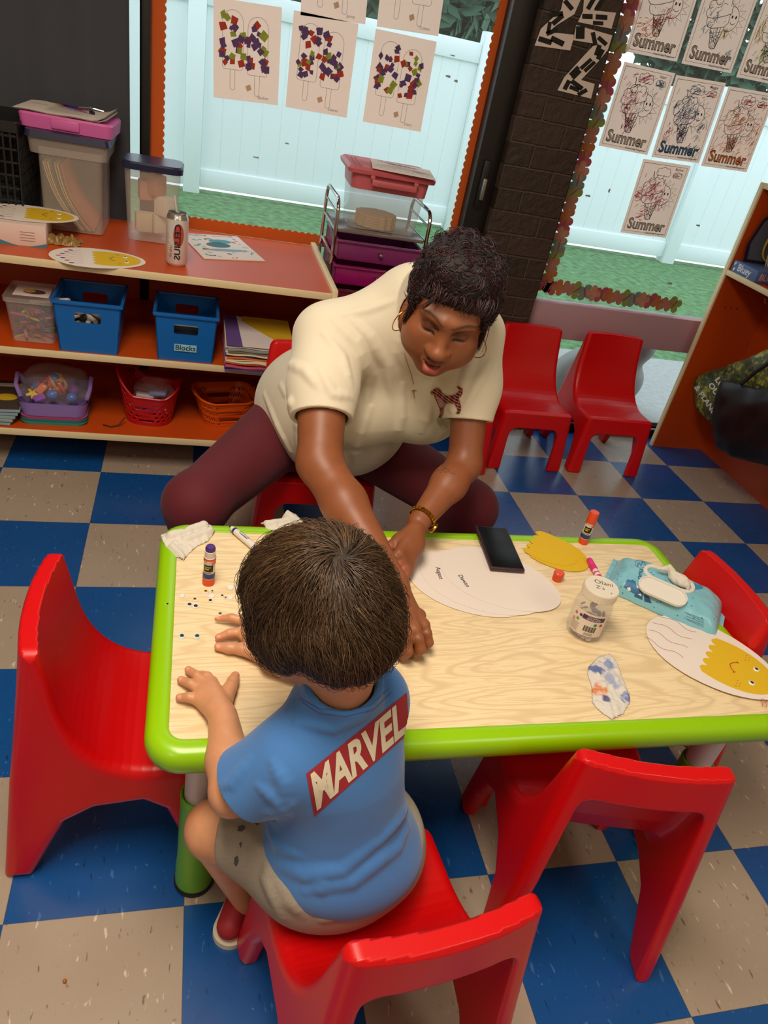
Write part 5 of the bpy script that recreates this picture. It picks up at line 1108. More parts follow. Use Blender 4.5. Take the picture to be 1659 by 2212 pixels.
for i in range(12): q.add([onc((-.026 + dx, .03 + i * .006 + dz), .0334) for dx, dz in ((0, 0), (.011 - .003 * (i % 3), 0), (.011 - .003 * (i % 3), .0014), (0, .0014))], [[0, 1, 2, 3]], mat('#8a8480', .5))
q.build('lettering', can, smooth=False); q = MB(); cR = mat('#b04038', .35)
q.add([onc((.012 + .016 * math.cos(a) * s, .095 + .034 * math.sin(a) * s), .03325) for s in (0.01, .5, 1) for a in np.linspace(0, 6.283, 25)[:-1]], [[j * 24 + i, j * 24 + (i + 1) % 24, (j + 1) * 24 + (i + 1) % 24, (j + 1) * 24 + i] for j in range(2) for i in range(24)], cR); q.build('red_swoosh', can)
q = MB(); q.tube([(0.003, .004, .05), (-.004, .004, .155), (-.012, .004, .20)], .003, mat('#cfc6c4', .3), 10); q.build('straw', can)
# sticker book
bk = [Zp(*p, SZ) for p in ((407, 498), (517, 505), (578, 566), (440, 560))]; bt = thing('sticker_book', 'thin book of sea animal stickers lying on the shelf', 'book', (bk[3].x, bk[3].y, SZ), math.atan2(bk[2].y - bk[3].y, bk[2].x - bk[3].x)); q = MB()
q.box((0, 0, 0), (.212, .29, .004), PAP, .001); q.build('pages', bt); q = MB(); r = np.random.RandomState(4); C_ = ['#2a6a72', '#3f8f94', '#8fb0b8', '#b8584a', '#c9a06a', '#5f7f8a', '#7a8f6a', '#3a5560']
q.prism(circ(.10, .16, .042, .03, 0, 350, 24), .0042, .0046, mat('#16545c', .6)); q.prism(circ(.12, .205, .04, .022, 0, 350, 24), .0042, .0046, mat('#2f8a8c', .6)); q.prism(circ(.11, .10, .07, .014, 0, 350, 24), .0042, .0046, mat('#6f95a5', .6))
for k in range(46):
    x, y = r.uniform(.015, .198), r.uniform(.015, .25)
    if abs(x - .11) < .05 and .08 < y < .22: continue
    a = r.uniform(0, 180); R2 = Matrix.Rotation(math.radians(a), 4, 'Z'); q.prism(circ(0, 0, r.uniform(.006, .013), r.uniform(.003, .006), 0, 330, 9), .0042, .0045, mat(C_[r.randint(8)], .6), Matrix.Translation((x, y, 0)) @ R2)
q.build('sea_animal_stickers', bt, smooth=False); q = MB(); text(q, 'TURTLE', .018, Matrix.Translation((.06, .27, .0043)), INK, bold=.01); text(q, 'OCEAN LIFE', .014, Matrix.Translation((.15, .272, .0043)), INK); q.build('lettering', bt, smooth=False) if False else q.build('lettering', bt, smooth=False)
# egg-shaped craft papers
YEL = M('yellow_card', '#d9b012', .75, bump=(120, .15)); WHP = M('white_card', '#e4d8cf', .8)
def egg(L_, W_, n=44, wob=0, seed=0):
    r = np.random.RandomState(seed); return [(L_ / 2 * math.cos(a) * (1 + wob * r.uniform(-1, 1)), W_ / 2 * math.sin(a) * (1 - .10 * math.cos(a)) * (1 + wob * r.uniform(-1, 1))) for a in np.linspace(0, 2 * math.pi, n + 1)[:-1]]
def yolk(L_, W_, n=5):                                   # wavy torn end on the left
    o = [(L_ / 2 * math.cos(a), W_ / 2 * math.sin(a)) for a in np.linspace(-1.95, 1.95, 30)]; a, b = Vector(o[-1]), Vector(o[0])
    for k in range(n): 
        for j in range(1, 6): s = (k + j / 6) / n; p = a.lerp(b, s); o.append((p.x - .010 * abs(math.sin(math.pi * j / 6)) + .003, p.y))
        p = a.lerp(b, (k + 1) / n); o.append((p.x + .006, p.y))
    return o[:-1]
def eyeball(mb, x, y, z, r=.0055, c='#2a5a8a'):
    X = Matrix.Translation((x, y, z)); mb.lathe([(r, 0), (r, .001), (r * .8, .0022), (0, .0027)], (0, 0, 0), mat('#efe9e2', .15), 20, X); mb.lathe([(r * .62, .0026), (0, .0031)], (0, 0, 0), mat(c, .2), 16, X); mb.lathe([(r * .34, .0031), (0, .0034)], (0, 0, 0), INK, 12, X)
def egg_face(label, c, ax, scale=1, flip=1, hair='red', z=None, tilt=(0, 0)):
    t = thing('egg_face_craft', label, 'paper craft', c, 0, 'egg face crafts'); t.rotation_euler = (tilt[0], tilt[1], math.atan2(ax[1], ax[0])); q = MB(); q.prism(egg(.285 * scale, .205 * scale, wob=.006, seed=3), 0, .0005, WHP); q.build('white_egg', t, smooth=False)
    q = MB(); X = Matrix.Translation((.028 * scale, 0, .0006)); q.prism(yolk(.20 * scale, .145 * scale), 0, .0005, YEL, X); o = q.build('yellow_face', t, smooth=False); IK = mat('#b03028' if hair == 'red' else '#26303c', .8)
    q = MB(); S = scale
    q.ribbon([(.018 * S, -.018 * S), (.010 * S, -.010 * S), (.006 * S, 0), (.010 * S, .010 * S), (.018 * S, .018 * S)], .0018, IK, X, .0010)
    for s in (1, -1):
        q.ribbon([(.016 * S, s * .022 * S), (.021 * S, s * .016 * S)], .0018, IK, X, .0010)
        for k in range(5): q.prism(circ((.030 + .006 * (k % 2)) * S, s * (.040 + .006 * k * .8) * S, .0011, .0011, 0, 300, 6), .0008, .0011, IK, X)
    q.build('smile', t, smooth=False); q = MB()
    for s in (1, -1): eyeball(q, (.028 + .055) * S, s * .026 * S, .0011, .0062)
    q.build('googly_eye', t); q = MB(); r = np.random.RandomState(len(label))
    if hair == 'red':
        for k in range(4): y = (-.055 + k * .036) * S; q.ribbon([((-.05 - .085 * j / 8) * S, y + .006 * math.sin(j * 1.1 + k)) for j in range(9)], .0011, IK, None, .0008)
        for s in (1, -1):
            for dx, dy in ((0, 0), (.010, .004), (.004, -.010)): q.ribbon(circ(.112 * S + dx * S, s * .062 * S + dy * S, .0045, .0055, 0, 360, 10), .0011, IK, None, .0008)
    else:
        for k in range(7): y = (-.07 + k * .022) * S; x1 = (-.115 + .02 * abs(k - 3) * .6) * S; q.ribbon([(-.045 * S + (x1 + .045 * S) * j / 6, y + .004 * math.sin(j + k)) for j in range(7)], .0010, mat('#8a3a4a', .8), None, .0008); q.prism(circ(x1, y, .0075 * S, .0045 * S, 0, 340, 12), .0006, .0010, mat(['#2a3a7a', '#c04030'][k % 2], .8))
        for s in (1, -1):
            for j in range(3): q.ribbon([((.10 + j * .008) * S, s * (.066 - .004 * j) * S), ((.104 + j * .008) * S, s * (.072 - .003 * j) * S)], .001, mat('#2a3a7a', .8), None, .0008)
    q.build('pen_drawing', t, smooth=False); return t
l1, r1, t1, b1 = Zp(122, 560, SZ), Zp(295, 570, SZ), Zp(205, 534, SZ), Zp(215, 588, SZ)
egg_face('egg face craft on the shelf edge left of the drink can', (.003, .075, SZ + .001), (1, .16), .95, hair='multi')
ts = thing('tissue_box', 'pale pink box with a teal wave, under the left egg craft', 'box', (-.24, .23, SZ), math.radians(5)); q = MB(); q.box((-.13, -.125, 0), (.085, .10, .062), mat('#d9bfb4', .6), .002); q.build('carton', ts); q = MB()
q.prism([(-.13, 0)] + [(-.13 + .215 * i / 14, .012 + .012 * math.sin(i * .42 + .5)) for i in range(15)] + [(.085, 0)], .1252, .1255, mat('#3f7a86', .5), Matrix(((1, 0, 0, 0), (0, 0, -1, 0), (0, 1, 0, 0), (0, 0, 0, 1)))); 
for i in range(4): q.box((.015, -.1256, .040 + i * -.008), (.055, -.1252, .0415 + i * -.008), mat('#8a6a6a', .6))
q.build('wave_print', ts, smooth=False)
egg_face('egg face craft on the pink box in front of the file box', (-.205, .235, SZ + .064), (1, .12), .95, hair='multi')
def crumple(name, label, cat, c, size, seed, m, stain=(), flat=.35, rz=0, twist=0):
    n = 26; vs_ = []; fs_ = []; r = V(seed * 3.1, seed * 1.7, 0)
    for j in range(n + 1):
        for i in range(n + 1):
            u, v = i / n - .5, j / n - .5; p = V(u * 5, v * 5, 0) + r; w = 1 - twist * (1 - abs(v) * 2) * .6
            x = (u * w + .10 * noise.noise(p)) * size[0]; y = (v + .10 * noise.noise(p + V(9, 0, 0))) * size[1]; z = abs(noise.noise(p * 1.1 + V(0, 7, 0))) * 1.3 + abs(noise.noise(p * 2.6)) * .5; e = min(1, (0.5 - max(abs(u), abs(v))) * 6 + .12)
            vs_.append((x, y, .0008 + z * size[2] * e * (1 + twist * (1 - abs(u) * 2))))
    for j in range(n):
        for i in range(n): a = j * (n + 1) + i; fs_.append([a, a + 1, a + n + 2, a + n + 1])
    q = MB(); q.add(vs_, fs_, m); o = q.build(name, ang=50); o.location = c; o.rotation_euler[2] = rz; md = o.modifiers.new('s', 'SUBSURF'); md.levels = 1; md.render_levels = 1; tag(o, label, cat); return o
crumple('crumpled_bag', 'crumpled tan plastic wrapper between the pink box and the file box', 'wrapper', (-.115, .20, SZ), (.11, .09, .030), 5, M('tan_plastic', '#a8844a', .3, transl=.3))
# black wire crate
cr_ = thing('wire_crate', 'black plastic crate at the left picture edge, holding papers', 'crate', (-.36, .44, SZ)); BK = mat('#0d0c0d', .5)
q = MB(); w, d, h = .12, .13, .30
for k in range(9): z = .004 + k * (h - .008) / 8; q.taper(0, 0, z - .003, z + .003, 2 * w, 2 * d, 2 * w, 2 * d, BK, .01, 3, (0, 0))
for i in range(13):
    f = -1 + 2 * i / 12
    for s in (1, -1): q.box((f * w - .0025, s * d - .002, 0), (f * w + .0025, s * d + .002, h), BK); q.box((s * w - .002, f * d - .0025, 0), (s * w + .002, f * d + .0025, h), BK)
q.taper(0, 0, h - .03, h, 2 * w + .012, 2 * d + .012, 2 * w + .012, 2 * d + .012, BK, .012, 4, (0, 0)); q.box((-w, -d, 0), (w, d, .004), BK); q.box((-w - .006, -d - .006, h - .004), (w + .006, d + .006, h), BK, .002); q.build('frame', cr_)
pq = thing('paper', 'curled white sheet hanging from the front of the black crate', 'paper', (-.335, .285, SZ + .215), math.radians(12)); q = MB(); rs = [[(-.07, .01 * math.sin(k), .004 * k), (.07, .012 * math.sin(k), -.03 + .004 * k)] for k in range(2)]
q.add([(-.08, .02, .06), (.0, .0, .055), (.035, -.02, .005), (.03, -.03, -.05), (-.08, -.01, -.04)], [[0, 1, 2, 3, 4]], PAP); o = q.build('sheet', pq, smooth=False); o.modifiers.new('s', 'SOLIDIFY').thickness = .0008
# ================================================================= bins and baskets on the lower shelves
BLP = M('blue_plastic', '#0a5fae', .35, bump=(300, .05)); 
def wall_hole(mb, x0, x1, z0, z1, hx0, hx1, hz0, hz1, y, th, m, shear=0, rr=.006):       # upright wall with a rounded hand hole; shear leans it
    outer = [(x0, z0), (x1, z0), (x1, z1), (x0, z1)]; X = lambda x, z, o: Vector((x, y + shear * (z - z0) + o, z)); h = [(a + (hx0 + hx1) / 2, b + (hz0 + hz1) / 2) for a, b in rrect(hx1 - hx0, hz1 - hz0, rr, 4)]
    n = len(h); ring = []
    for a, b in h:                                           # matching points on the outer rectangle
        dx, dz = a - (hx0 + hx1) / 2, b - (hz0 + hz1) / 2; s = min(((x1 if dx > 0 else x0) - (hx0 + hx1) / 2) / dx if abs(dx) > 1e-6 else 9e9, ((z1 if dz > 0 else z0) - (hz0 + hz1) / 2) / dz if abs(dz) > 1e-6 else 9e9); ring.append(((hx0 + hx1) / 2 + dx * s, (hz0 + hz1) / 2 + dz * s))
    cs = [(x1, z1), (x0, z1), (x0, z0), (x1, z0)]
    for c in cs:
        k = min(range(n), key=lambda i: (ring[i][0] - c[0]) ** 2 + (ring[i][1] - c[1]) ** 2); ring[k] = c
    for o, fl in ((0, 1), (th, -1)):
        vs = [X(*p, o) for p in ring] + [X(*p, o) for p in h]; fs = [[i, (i + 1) % n, n + (i + 1) % n, n + i][::fl] for i in range(n)]; mb.add(vs, fs, m)
    mb.add([X(*p, 0) for p in h] + [X(*p, th) for p in h], [[i, (i + 1) % n, n + (i + 1) % n, n + i] for i in range(n)], m)
def bin_(label, cx, y0, z0, w0, w1, h, d):
    t = thing('storage_bin', label, 'bin', (cx, y0, z0), 0, 'blue storage bins'); q = MB(); th = .0035; lean = (w1 - w0) / 2 / h
    # tapered walls: front and back with hand holes, plain sides
    F_ = MB()
    wall_hole(F_, -w0 / 2, w0 / 2, 0, h, -.034, .034, h - .062, h - .03, 0, th, BLP, -lean * .6)
    wall_hole(F_, -w0 / 2, w0 / 2, 0, h, -.034, .034, h - .062, h - .03, d, -th, BLP, lean * .2)
    F_.v = [Vector((p.x * (1 + (w1 / w0 - 1) * p.z / h), p.y, p.z)) for p in F_.v]
    for s in (1, -1):
        a = [Vector((s * w0 / 2, 0, 0)), Vector((s * w0 / 2, d, 0)), Vector((s * w1 / 2, d + lean * .2 * h, h)), Vector((s * w1 / 2, -lean * .6 * h, h))]; b = [p - V(s * th, 0, 0) for p in a]; F_.add(a + b, [[0, 1, 2, 3], [7, 6, 5, 4], [0, 3, 7, 4], [1, 5, 6, 2], [3, 2, 6, 7]], BLP)
    F_.box((-w0 / 2, 0, 0), (w0 / 2, d, th), BLP); F_.build('body', t)
    y1 = -lean * .6 * h; y2 = d + lean * .2 * h; r = MB(); r.rings([[(x * e + 0, (y1 + y2) / 2 + y * 1, z) for x, y in rrect(w1 + o, y2 - y1 + o, .006, 3)] for e, o, z in ((1, -.006, h - .001), (1, -.004, h + .004), (1, .012, h + .004), (1, .014, h - .001), (1, .012, h - .006), (1, .0, h - .006))], BLP); r.build('rim', t); return t
b1 = bin_('blue storage bin full of markers on the middle shelf', -.024, -.0 + .012, SM, .168, .192, .158, .19)
b2 = bin_('blue storage bin with a paper label reading Blocks', .264, .012, SM, .168, .188, .152, .19)
q = MB(); q.box((-.034, -.0052, .035), (.034, -.0046, .058), mat('#8fc3dc', .7)); lb = q.build('paper_label', b2); q = MB(); text(q, 'Blocks', .024, Matrix.Translation((0, -.0058, .0465)) @ YX, INK, bold=.01); q.build('lettering', lb, smooth=False)
bk_ = thing('book', 'white-edged book standing inside the Blocks bin', 'book', (.262, .10, SM + .003)); q = MB(); q.box((-.06, -.05, 0), (.06, .05, .104), mat('#26344a', .6), .002); q.box((-.058, -.052, .1), (.058, -.05, .106), PAP); q.build('cover', bk_)
r = np.random.RandomState(2); MKC = ['#4a2a7a', '#1a1a1a', '#c03050', '#2a4a9a', '#3a8a4a', '#d07a2a', '#8a5ab0']; CN = ['purple', 'black', 'red', 'blue', 'green', 'orange', 'violet']
def marker(x, y, z, rot, c, label, group='markers in the blue bin', body='#d6cfc6'):
    t = thing('marker', label, 'marker', (x, y, z), 0, group, rot=rot); q = MB(); q.lathe([(0, 0), (.0065, 0), (.0075, .004), (.0075, .09), (.007, .092)], (0, 0, 0), mat(body, .4), 14); q.build('barrel', t); k = MB(); k.lathe([(.007, .092), (.0078, .094), (.0078, .125), (.006, .132), (0, .133)], (0, 0, 0), mat(c, .35), 14); k.build('cap', t); return t
for i in range(30):
    lay = i // 6; a_ = r.uniform(0, 6.283); o_ = r.uniform(-.016, .016, 2); marker(-.024 + o_[0] - .066 * math.sin(a_), .105 + o_[1] + .066 * math.cos(a_), SM + .014 + lay * .024, (math.radians(90 + r.uniform(-5, 5)), 0, a_), MKC[i % 7], '%s-capped marker lying in the blue marker bin' % CN[i % 7])
marker(-.085, .085, SM + .135, (math.radians(104), 0, math.radians(-110)), '#d6cfc6', 'white marker resting highest in the marker bin, angled to its left rim', None)
# clear box of crayons
cx_ = thing('crayon_box', 'clear plastic box of crayons left of the marker bin', 'storage box', (-.190, .115, SM)); q = MB(); q.taper(0, 0, .002, .13, .118, .13, .140, .15, CLR, .014, 4, (1, 0)); q.build('body', cx_); q = MB(); q.taper(0, 0, .128, .142, .150, .16, .150, .16, clear('milky_lid', '#cfc8c2', .35, .3), .014, 4, (0, 0)); q.taper(0, 0, .142, .1425, .15, .16, .14, .15, clear('milky_lid2', '#cfc8c2', .2, .25), .014, 4, (0, 1)); q.build('lid', cx_)
CRC = ['#b03a6a', '#c8a030', '#c05028', '#4a3a7a', '#2a2a4a', '#a83040', '#7a4a2a', '#c86a8a', '#3a5a8a', '#5a7a4a']
CRN = ['pink', 'yellow', 'orange', 'purple', 'black', 'dark red', 'brown', 'rose', 'blue', 'green']
for i in range(64):
    lay = i // 11; t = thing('crayon', '%s crayon loose in the clear crayon box' % CRN[i % 10], 'crayon', (-.190 + r.uniform(-.028, .028), .115 + r.uniform(-.035, .035), SM + .010 + lay * .0145), 0, 'crayons in the clear box', rot=(math.radians(90 + r.uniform(-12, 12)), 0, math.radians(r.uniform(0, 180)))); q = MB(); m_ = mat(CRC[i % 10], .6); q.lathe([(0, -.042), (.0040, -.042), (.0040, .030), (.0028, .034), (.0015, .042), (0, .042)], (0, 0, 0), m_, 8); q.build('stick', t)
cdx = thing('card', 'printed card lying on the crayon box lid', 'card', (-.19, .12, SM + .1432)); q = MB(); q.box((-.05, -.06, 0), (.05, .03, .0006), PAP); q.prism(circ(.005, -.02, .032, .02, 0, 340, 16), .0007, .001, mat('#5a3a4a', .7)); q.prism(circ(-.01, -.015, .018, .014, 0, 340, 16), .0011, .0013, mat('#c8a24a', .7)); q.build('print', cdx, smooth=False)
# paper pile
PC = [('#6a4a84', 'purple'), ('#5a3f78', 'purple'), ('#c0506a', 'pink'), ('#b8466a', 'pink'), ('#d8622c', 'orange'), ('#e0d2b0', 'cream'), ('#e0cfae', 'cream'), ('#d86a34', 'orange'), ('#2f4a7a', 'blue'), ('#e2d6bc', 'cream'), ('#d8cdb8', 'cream'), ('#ded2bf', 'cream'), ('#8a8a8a', 'grey'), ('#e4dacb', 'cream')]
z = SM + .001
for i, (c, nm) in enumerate(PC):
    t = thing('construction_paper', '%s sheets in the paper pile beside the Blocks bin, %s' % (nm, ['lowest', 'second up', 'third up', 'fourth up', 'fifth up', 'sixth up', 'seventh up', 'eighth up', 'ninth up', 'tenth up', 'eleventh up', 'fourth from top', 'third from top', 'second from top'][i]), 'paper', (.497 + r.uniform(-.004, .006), .112 + r.uniform(-.008, .005), z), math.radians(r.uniform(-2.5, 2.5)), 'construction paper pile'); q = MB(); n = 14; rs = []; ph = r.uniform(0, 6)
    for k in range(n + 1):
        x = -.108 + .216 * k / n; w = .0016 * math.sin(k * .9 + ph); rs.append([(x, -.14, w + .0), (x, .14, w * .3), (x, .14, .0035 + w * .3), (x, -.14, .0035 + w)])
    q.rings(rs, mat(c, .85), True, True, True); q.build('sheet', t); z += .0058
for lab, c, poly in (('purple sheet on the top left of the paper pile', '#5f4484', [(-.108, -.14), (-.055, -.14), (-.065, .14), (-.108, .14)]), ('white sheet cut diagonally on top of the paper pile', '#d8cfd0', [(-.057, -.14), (.1, -.14), (.1, -.06), (-.04, .12), (-.068, .14)]), ('yellow sheet at the back on top of the paper pile', '#c9a412', [(.09, -.12), (.112, -.05), (.112, .14), (-.045, .14), (-.052, .09)])):
    t = thing('construction_paper', lab, 'paper', (.497, .112, z + .001)); q = MB(); q.prism(poly, 0, .001, mat(c, .8)); q.build('sheet', t, smooth=False); z += .0006
# bottom shelf: stacked trays with a bag of toys
for i, (c, h0, h1, nm) in enumerate((('#4aa890', 0, .012, 'mint green'), ('#2f8a96', .010, .022, 'teal'), ('#c45a88', .020, .032, 'pink'))):
    t = thing('lunch_tray', nm + ' shallow tray in the stack under the lavender basket', 'tray', (-.150, .135, SB + h0), math.radians(2)); q = MB(); q.taper(0, 0, 0, .012, .196, .19, .206, .20, M('tray_plastic', c, .4), .03, 6, (1, 0)); q.taper(0, 0, .0118, .0085, .206, .20, .19, .18, M('tray_plastic', c, .4), .03, 6, (0, 1)); q.build('body', t)
LAV = M('lavender_plastic', '#8a72b8', .35); t = thing('handled_basket', 'lavender plastic basket with raised handles holding a bag of toys', 'basket', (-.150, .135, SB + .032), math.radians(2)); q = MB(); q.taper(0, 0, 0, .048, .198, .19, .212, .205, LAV, .035, 6, (1, 0)); q.taper(0, 0, .048, .003, .205, .198, .19, .182, LAV, .035, 6, (0, 1)); q.build('body', t)
for s in (1, -1):
    q = MB(); q.tube([(s * .10, -.05, .046), (s * .112, -.045, .085), (s * .112, 0, .105), (s * .112, .045, .085), (s * .10, .05, .046)], .0042, LAV, 8, flat=1.6); q.build('handle', t)
TOYC = ['#2a5ab8', '#d8a820', '#c03a28', '#d8602a', '#3a8a3a', '#8a4ab0', '#c8987a', '#e0c040', '#2a6ac8', '#d86a3a', '#b8402a', '#e8c8b0']
for i in range(30):
    a = r.uniform(0, 6.28); TN = ['blue', 'amber', 'red', 'orange', 'green', 'purple', 'tan', 'yellow', 'bright blue', 'light orange', 'brick red', 'cream']; rr = r.uniform(0, .07); kd = i % 4; t = thing('toy', TN[i % 12] + [' toy ball', ' toy block', ' toy ring', ' toy figure with spread limbs'][kd] + ' inside the clear bag', 'toy', (-.155 + rr * math.cos(a), .125 + rr * math.sin(a), SB + .070 + .07 * (1 - rr / .09) * r.uniform(.3, 1)), 0, 'toys in the clear bag, ' + ['balls', 'blocks', 'rings', 'figures'][kd], rot=tuple(r.uniform(0, 3, 3))); q = MB(); m_ = M('toy_plastic', TOYC[i % 12], .25)
    if kd == 0: b = bmesh.new(); bmesh.ops.create_icosphere(b, subdivisions=3, radius=.017); q.bm(b, m_)
    elif kd == 1: q.box((-.018, -.012, -.010), (.018, .012, .010), m_, .003)
    elif kd == 2: q.tube([(.021 * math.cos(x), .021 * math.sin(x), 0) for x in np.linspace(0, 6.283, 25)[:-1]], .0055, m_, 8, closed=True)
    else:
        for k in range(5): q.tube([(0, 0, 0), (.020 * math.cos(k * 1.257), .020 * math.sin(k * 1.257), .003)], [.007, .0045], m_, 8)
    q.build('body', t)
FILM = clear('clear_film', '#e8dcd6', .10, .08)
def bag(label, c, s, seed, m=FILM, cat='bag'):
    b = bmesh.new(); bmesh.ops.create_icosphere(b, subdivisions=4, radius=1)
    for v in b.verts:
        n = noise.noise(v.co * 2.2 + V(seed, 0, 0)) * .22 + abs(noise.noise(v.co * 5 + V(0, seed, 0))) * .14; v.co = Vector((v.co.x * s[0] * (1 + n), v.co.y * s[1] * (1 + n), v.co.z * s[2] * (1 + n)))
    q = MB(); q.bm(b, m); o = q.build('plastic_bag', ang=60, smooth=True); o.location = c; return tag(o, label, cat)
bag('clear plastic bag of bright toys in the lavender basket', (-.150, .128, SB + .105), (.108, .092, .060), 2)
# red perforated basket and orange slatted basket
def mesh_basket(t, name, w0, d0, w1, d1, h, m, holes, nu=60, nv=14, top=None, rad=.05, th=.003):
    r0, r1 = rrect(w0, d0, rad, nu // 4), rrect(w1, d1, rad * 1.2, nu // 4); k = len(r0); vs = []; fs = []
    for j in range(nv + 1):
        s = j / nv
        for i in range(k):
            hh = h if top is None else h * top(r0[i][0] / (w0 / 2)); vs.append((r0[i][0] * (1 - s) + r1[i][0] * s, r0[i][1] * (1 - s) + r1[i][1] * s, hh * s))
    for j in range(nv):
        for i in range(k):
            if not holes(i, j, k, vs[j * k + i]): fs.append([j * k + i, j * k + (i + 1) % k, (j + 1) * k + (i + 1) % k, (j + 1) * k + i])
    fs.append(list(range(k))[::-1]); q = MB(); q.add(vs, fs, m); o = q.build(name, t, ang=50); md = o.modifiers.new('s', 'SOLIDIFY'); md.thickness = th; md.offset = -1; q = MB(); q.tube([Vector(v) for v in vs[nv * k:]], .0038, m, 8, closed=True); q.build('rim', t); return o
RDP = M('red_basket_plastic', '#b80c18', .35); t = thing('perforated_basket', 'red plastic basket with round holes and high curved handles', 'basket', (.150, .145, SB), math.radians(-8))
tp_ = lambda x: 1 + .9 * max(0, (-x - .25)) ** 1.3 * 1.0 + .75 * max(0, x - .6) ** 1.3
def rh(i, j, k, v):
    x = v[0] / .09
    if j >= 22 and -1 < x < -.70 and v[2] > .10 and v[2] < .165: return True
    return 3 <= j <= 20 and (j % 4 in (0, 1)) and ((i + (j // 4) * 2) % 5 in (0, 1)) and x < .98
mesh_basket(t, 'body', .15, .13, .20, .18, .115, RDP, rh, 88, 28, tp_, .055)
for i in range(6):
    b = thing('wrapped_item', 'clear wrapped packet in the red basket', 'packet', (.150 + r.uniform(-.045, .045), .145 + r.uniform(-.04, .04), SB + .03 + .014 * i), 0, 'wrapped packets in the red basket', rot=tuple(r.uniform(-.3, .3, 3))); q = MB(); q.box((-.03, -.022, -.008), (.03, .022, .008), mat(['#c8bcc0', '#8a5ab0', '#e0d8d8', '#b0304a', '#d8d0d8', '#8a8ac8'][i], .4), .006); q.build('packet', b)
bag('clear crinkled wrap bulging over the top of the red basket', (.165, .15, SB + .105), (.062, .055, .038), 8)
cdd = MB(); cdd.tube([(.005, .06, SB + .004), (.03, .05, SB + .004), (.055, .058, SB + .008), (.075, .075, SB + .03)], .0022, mat('#240a0a', .5), 6); tag(cdd.build('cord'), 'thin dark cord trailing out beside the red basket', 'cord')
ORP = M('orange_basket_plastic', '#d2560a', .35); t = thing('slatted_basket', 'orange plastic basket with slanted slots, right end of the bottom shelf', 'basket', (.405, .175, SB), math.radians(14))
def oh(i, j, k, v): return 2 <= j <= 16 and (j % 5 in (0, 1, 2)) and ((i * 2 + j // 1) % 7 in (0, 1, 2)) and (i % 22) not in (0, 21)
mesh_basket(t, 'body', .15, .13, .21, .18, .10, ORP, oh, 120, 20, lambda x: 1 + .10 * (x * x) - .0, .045)
for s in (1, -1): q = MB(); q.tube([(s * .098, -.04, .103), (s * .112, -.02, .112), (s * .112, .02, .112), (s * .098, .04, .103)], .0042, ORP, 8); q.build('handle', t)
# magazines at the far left of the bottom shelf
for i in range(5):
    c = ['#3a4a5a', '#b89a3a', '#6a8a9a', '#2a3a6a', '#4a4038'][i]; t = thing('magazine', ['magazine at the bottom of the pile by the left picture edge', 'magazine second from the bottom of the left pile', 'magazine in the middle of the left pile', 'magazine second from the top of the left pile', 'magazine with a yellow cover picture topping the left pile'][i], 'magazine', (-.345 + .004 * i, .13, SB + .002 + i * .011), math.radians(-4 + i * 2), 'magazines'); q = MB(); q.box((-.09, -.11, 0), (.08, .11, .009), mat('#8aa0a8', .5), .001); q.box((-.088, -.108, .009), (.078, .108, .0098), mat(c, .4)); q.prism(circ(.03, -.02, .035, .025, 0, 340, 14), .0099, .0103, mat('#c8a828', .5)); q.box((-.07, .06, .0099), (.07, .085, .0102), mat('#d8d0c8', .5)); q.build('cover', t, smooth=False)
# ================================================================= box on the drawer cart
t = thing('lidded_box', 'clear box with pink latching lid standing on the drawer cart', 'storage box', (.915, .428, .837), math.radians(-2)); PKL = M('rose_plastic', '#c8626a', .35, transl=.1); 
q = MB(); q.taper(0, 0, .002, .178, .238, .185, .262, .21, clear('bin_plastic', '#b9b2ab', .36, .12), .02, 5, (1, 0)); q.build('body', t); q = MB(); q.taper(0, 0, 0.131, 0.185, .262, .212, .272, .222, PKL, .025, 5, (0, 0)); q.taper(0, 0, 0.181, 0.193, .30, .25, .305, .255, PKL, .02, 5, (0, 0)); q.taper(0, 0, 0.193, 0.201, .305, .255, .285, .235, PKL, .02, 5, (0, 0)); q.taper(0, 0, 0.201, 0.197, .285, .235, .27, .22, PKL, .02, 5, (0, 1))
for x in (-.118, -.104): q.box((x, -.10, .197), (x + .005, .10, .200), PKL, .001)
ld = q.build('lid', t); q = MB(); q.box((-.07, -.142, .151), (.085, -.128, .171), PKL, .004); q.box((-.075, -.135, .169), (-.06, -.12, .181), PKL, .003); q.box((.075, -.135, .169), (.09, -.12, .181), PKL, .003); q.box((-.05, -.1425, .157), (.065, -.140, .160), mat('#b05058', .4)); q.build('latch', ld)
for i in range(5):
    w = thing('wooden_round', 'pale wooden scalloped round stacked in the pink-lidded box, ' + ['lowest', 'second', 'third', 'fourth', 'topmost'][i], 'craft wood', (.90, .415, .842 + .0085 * i), 0, 'wooden rounds in the box'); q = MB(); q.prism([((.072 + .003 * math.cos(14 * a)) * math.cos(a), (.072 + .003 * math.cos(14 * a)) * math.sin(a)) for a in np.linspace(0, 6.283, 113)[:-1]], 0, .0078, mat('#c9a67c', .7)); q.build('disc', w)
t = thing('coloring_sheet', 'line-drawn colouring page lying on the pink lid', 'paper', (.955, .41, 1.040), math.radians(-9)); q = MB(); q.box((-.10, -.125, 0), (.115, .09, .0008), PAP); q.build('sheet', t); q = MB()
for k in range(5): q.ribbon(circ(.0, -.055, .085 - k * .014, .07 - k * .011, 5, 175, 18), .0016, INK, None, .0012)
for k in range(9): q.ribbon(circ(-.08 + k * .022, -.07 - .008 * (k % 3), .011, .008, 0, 200, 8), .0014, INK, None, .0012)
for k in range(8): q.ribbon([(.04 + k * .008, .0), (.06 + k * .007, -.05)], .0012, INK, None, .0012)
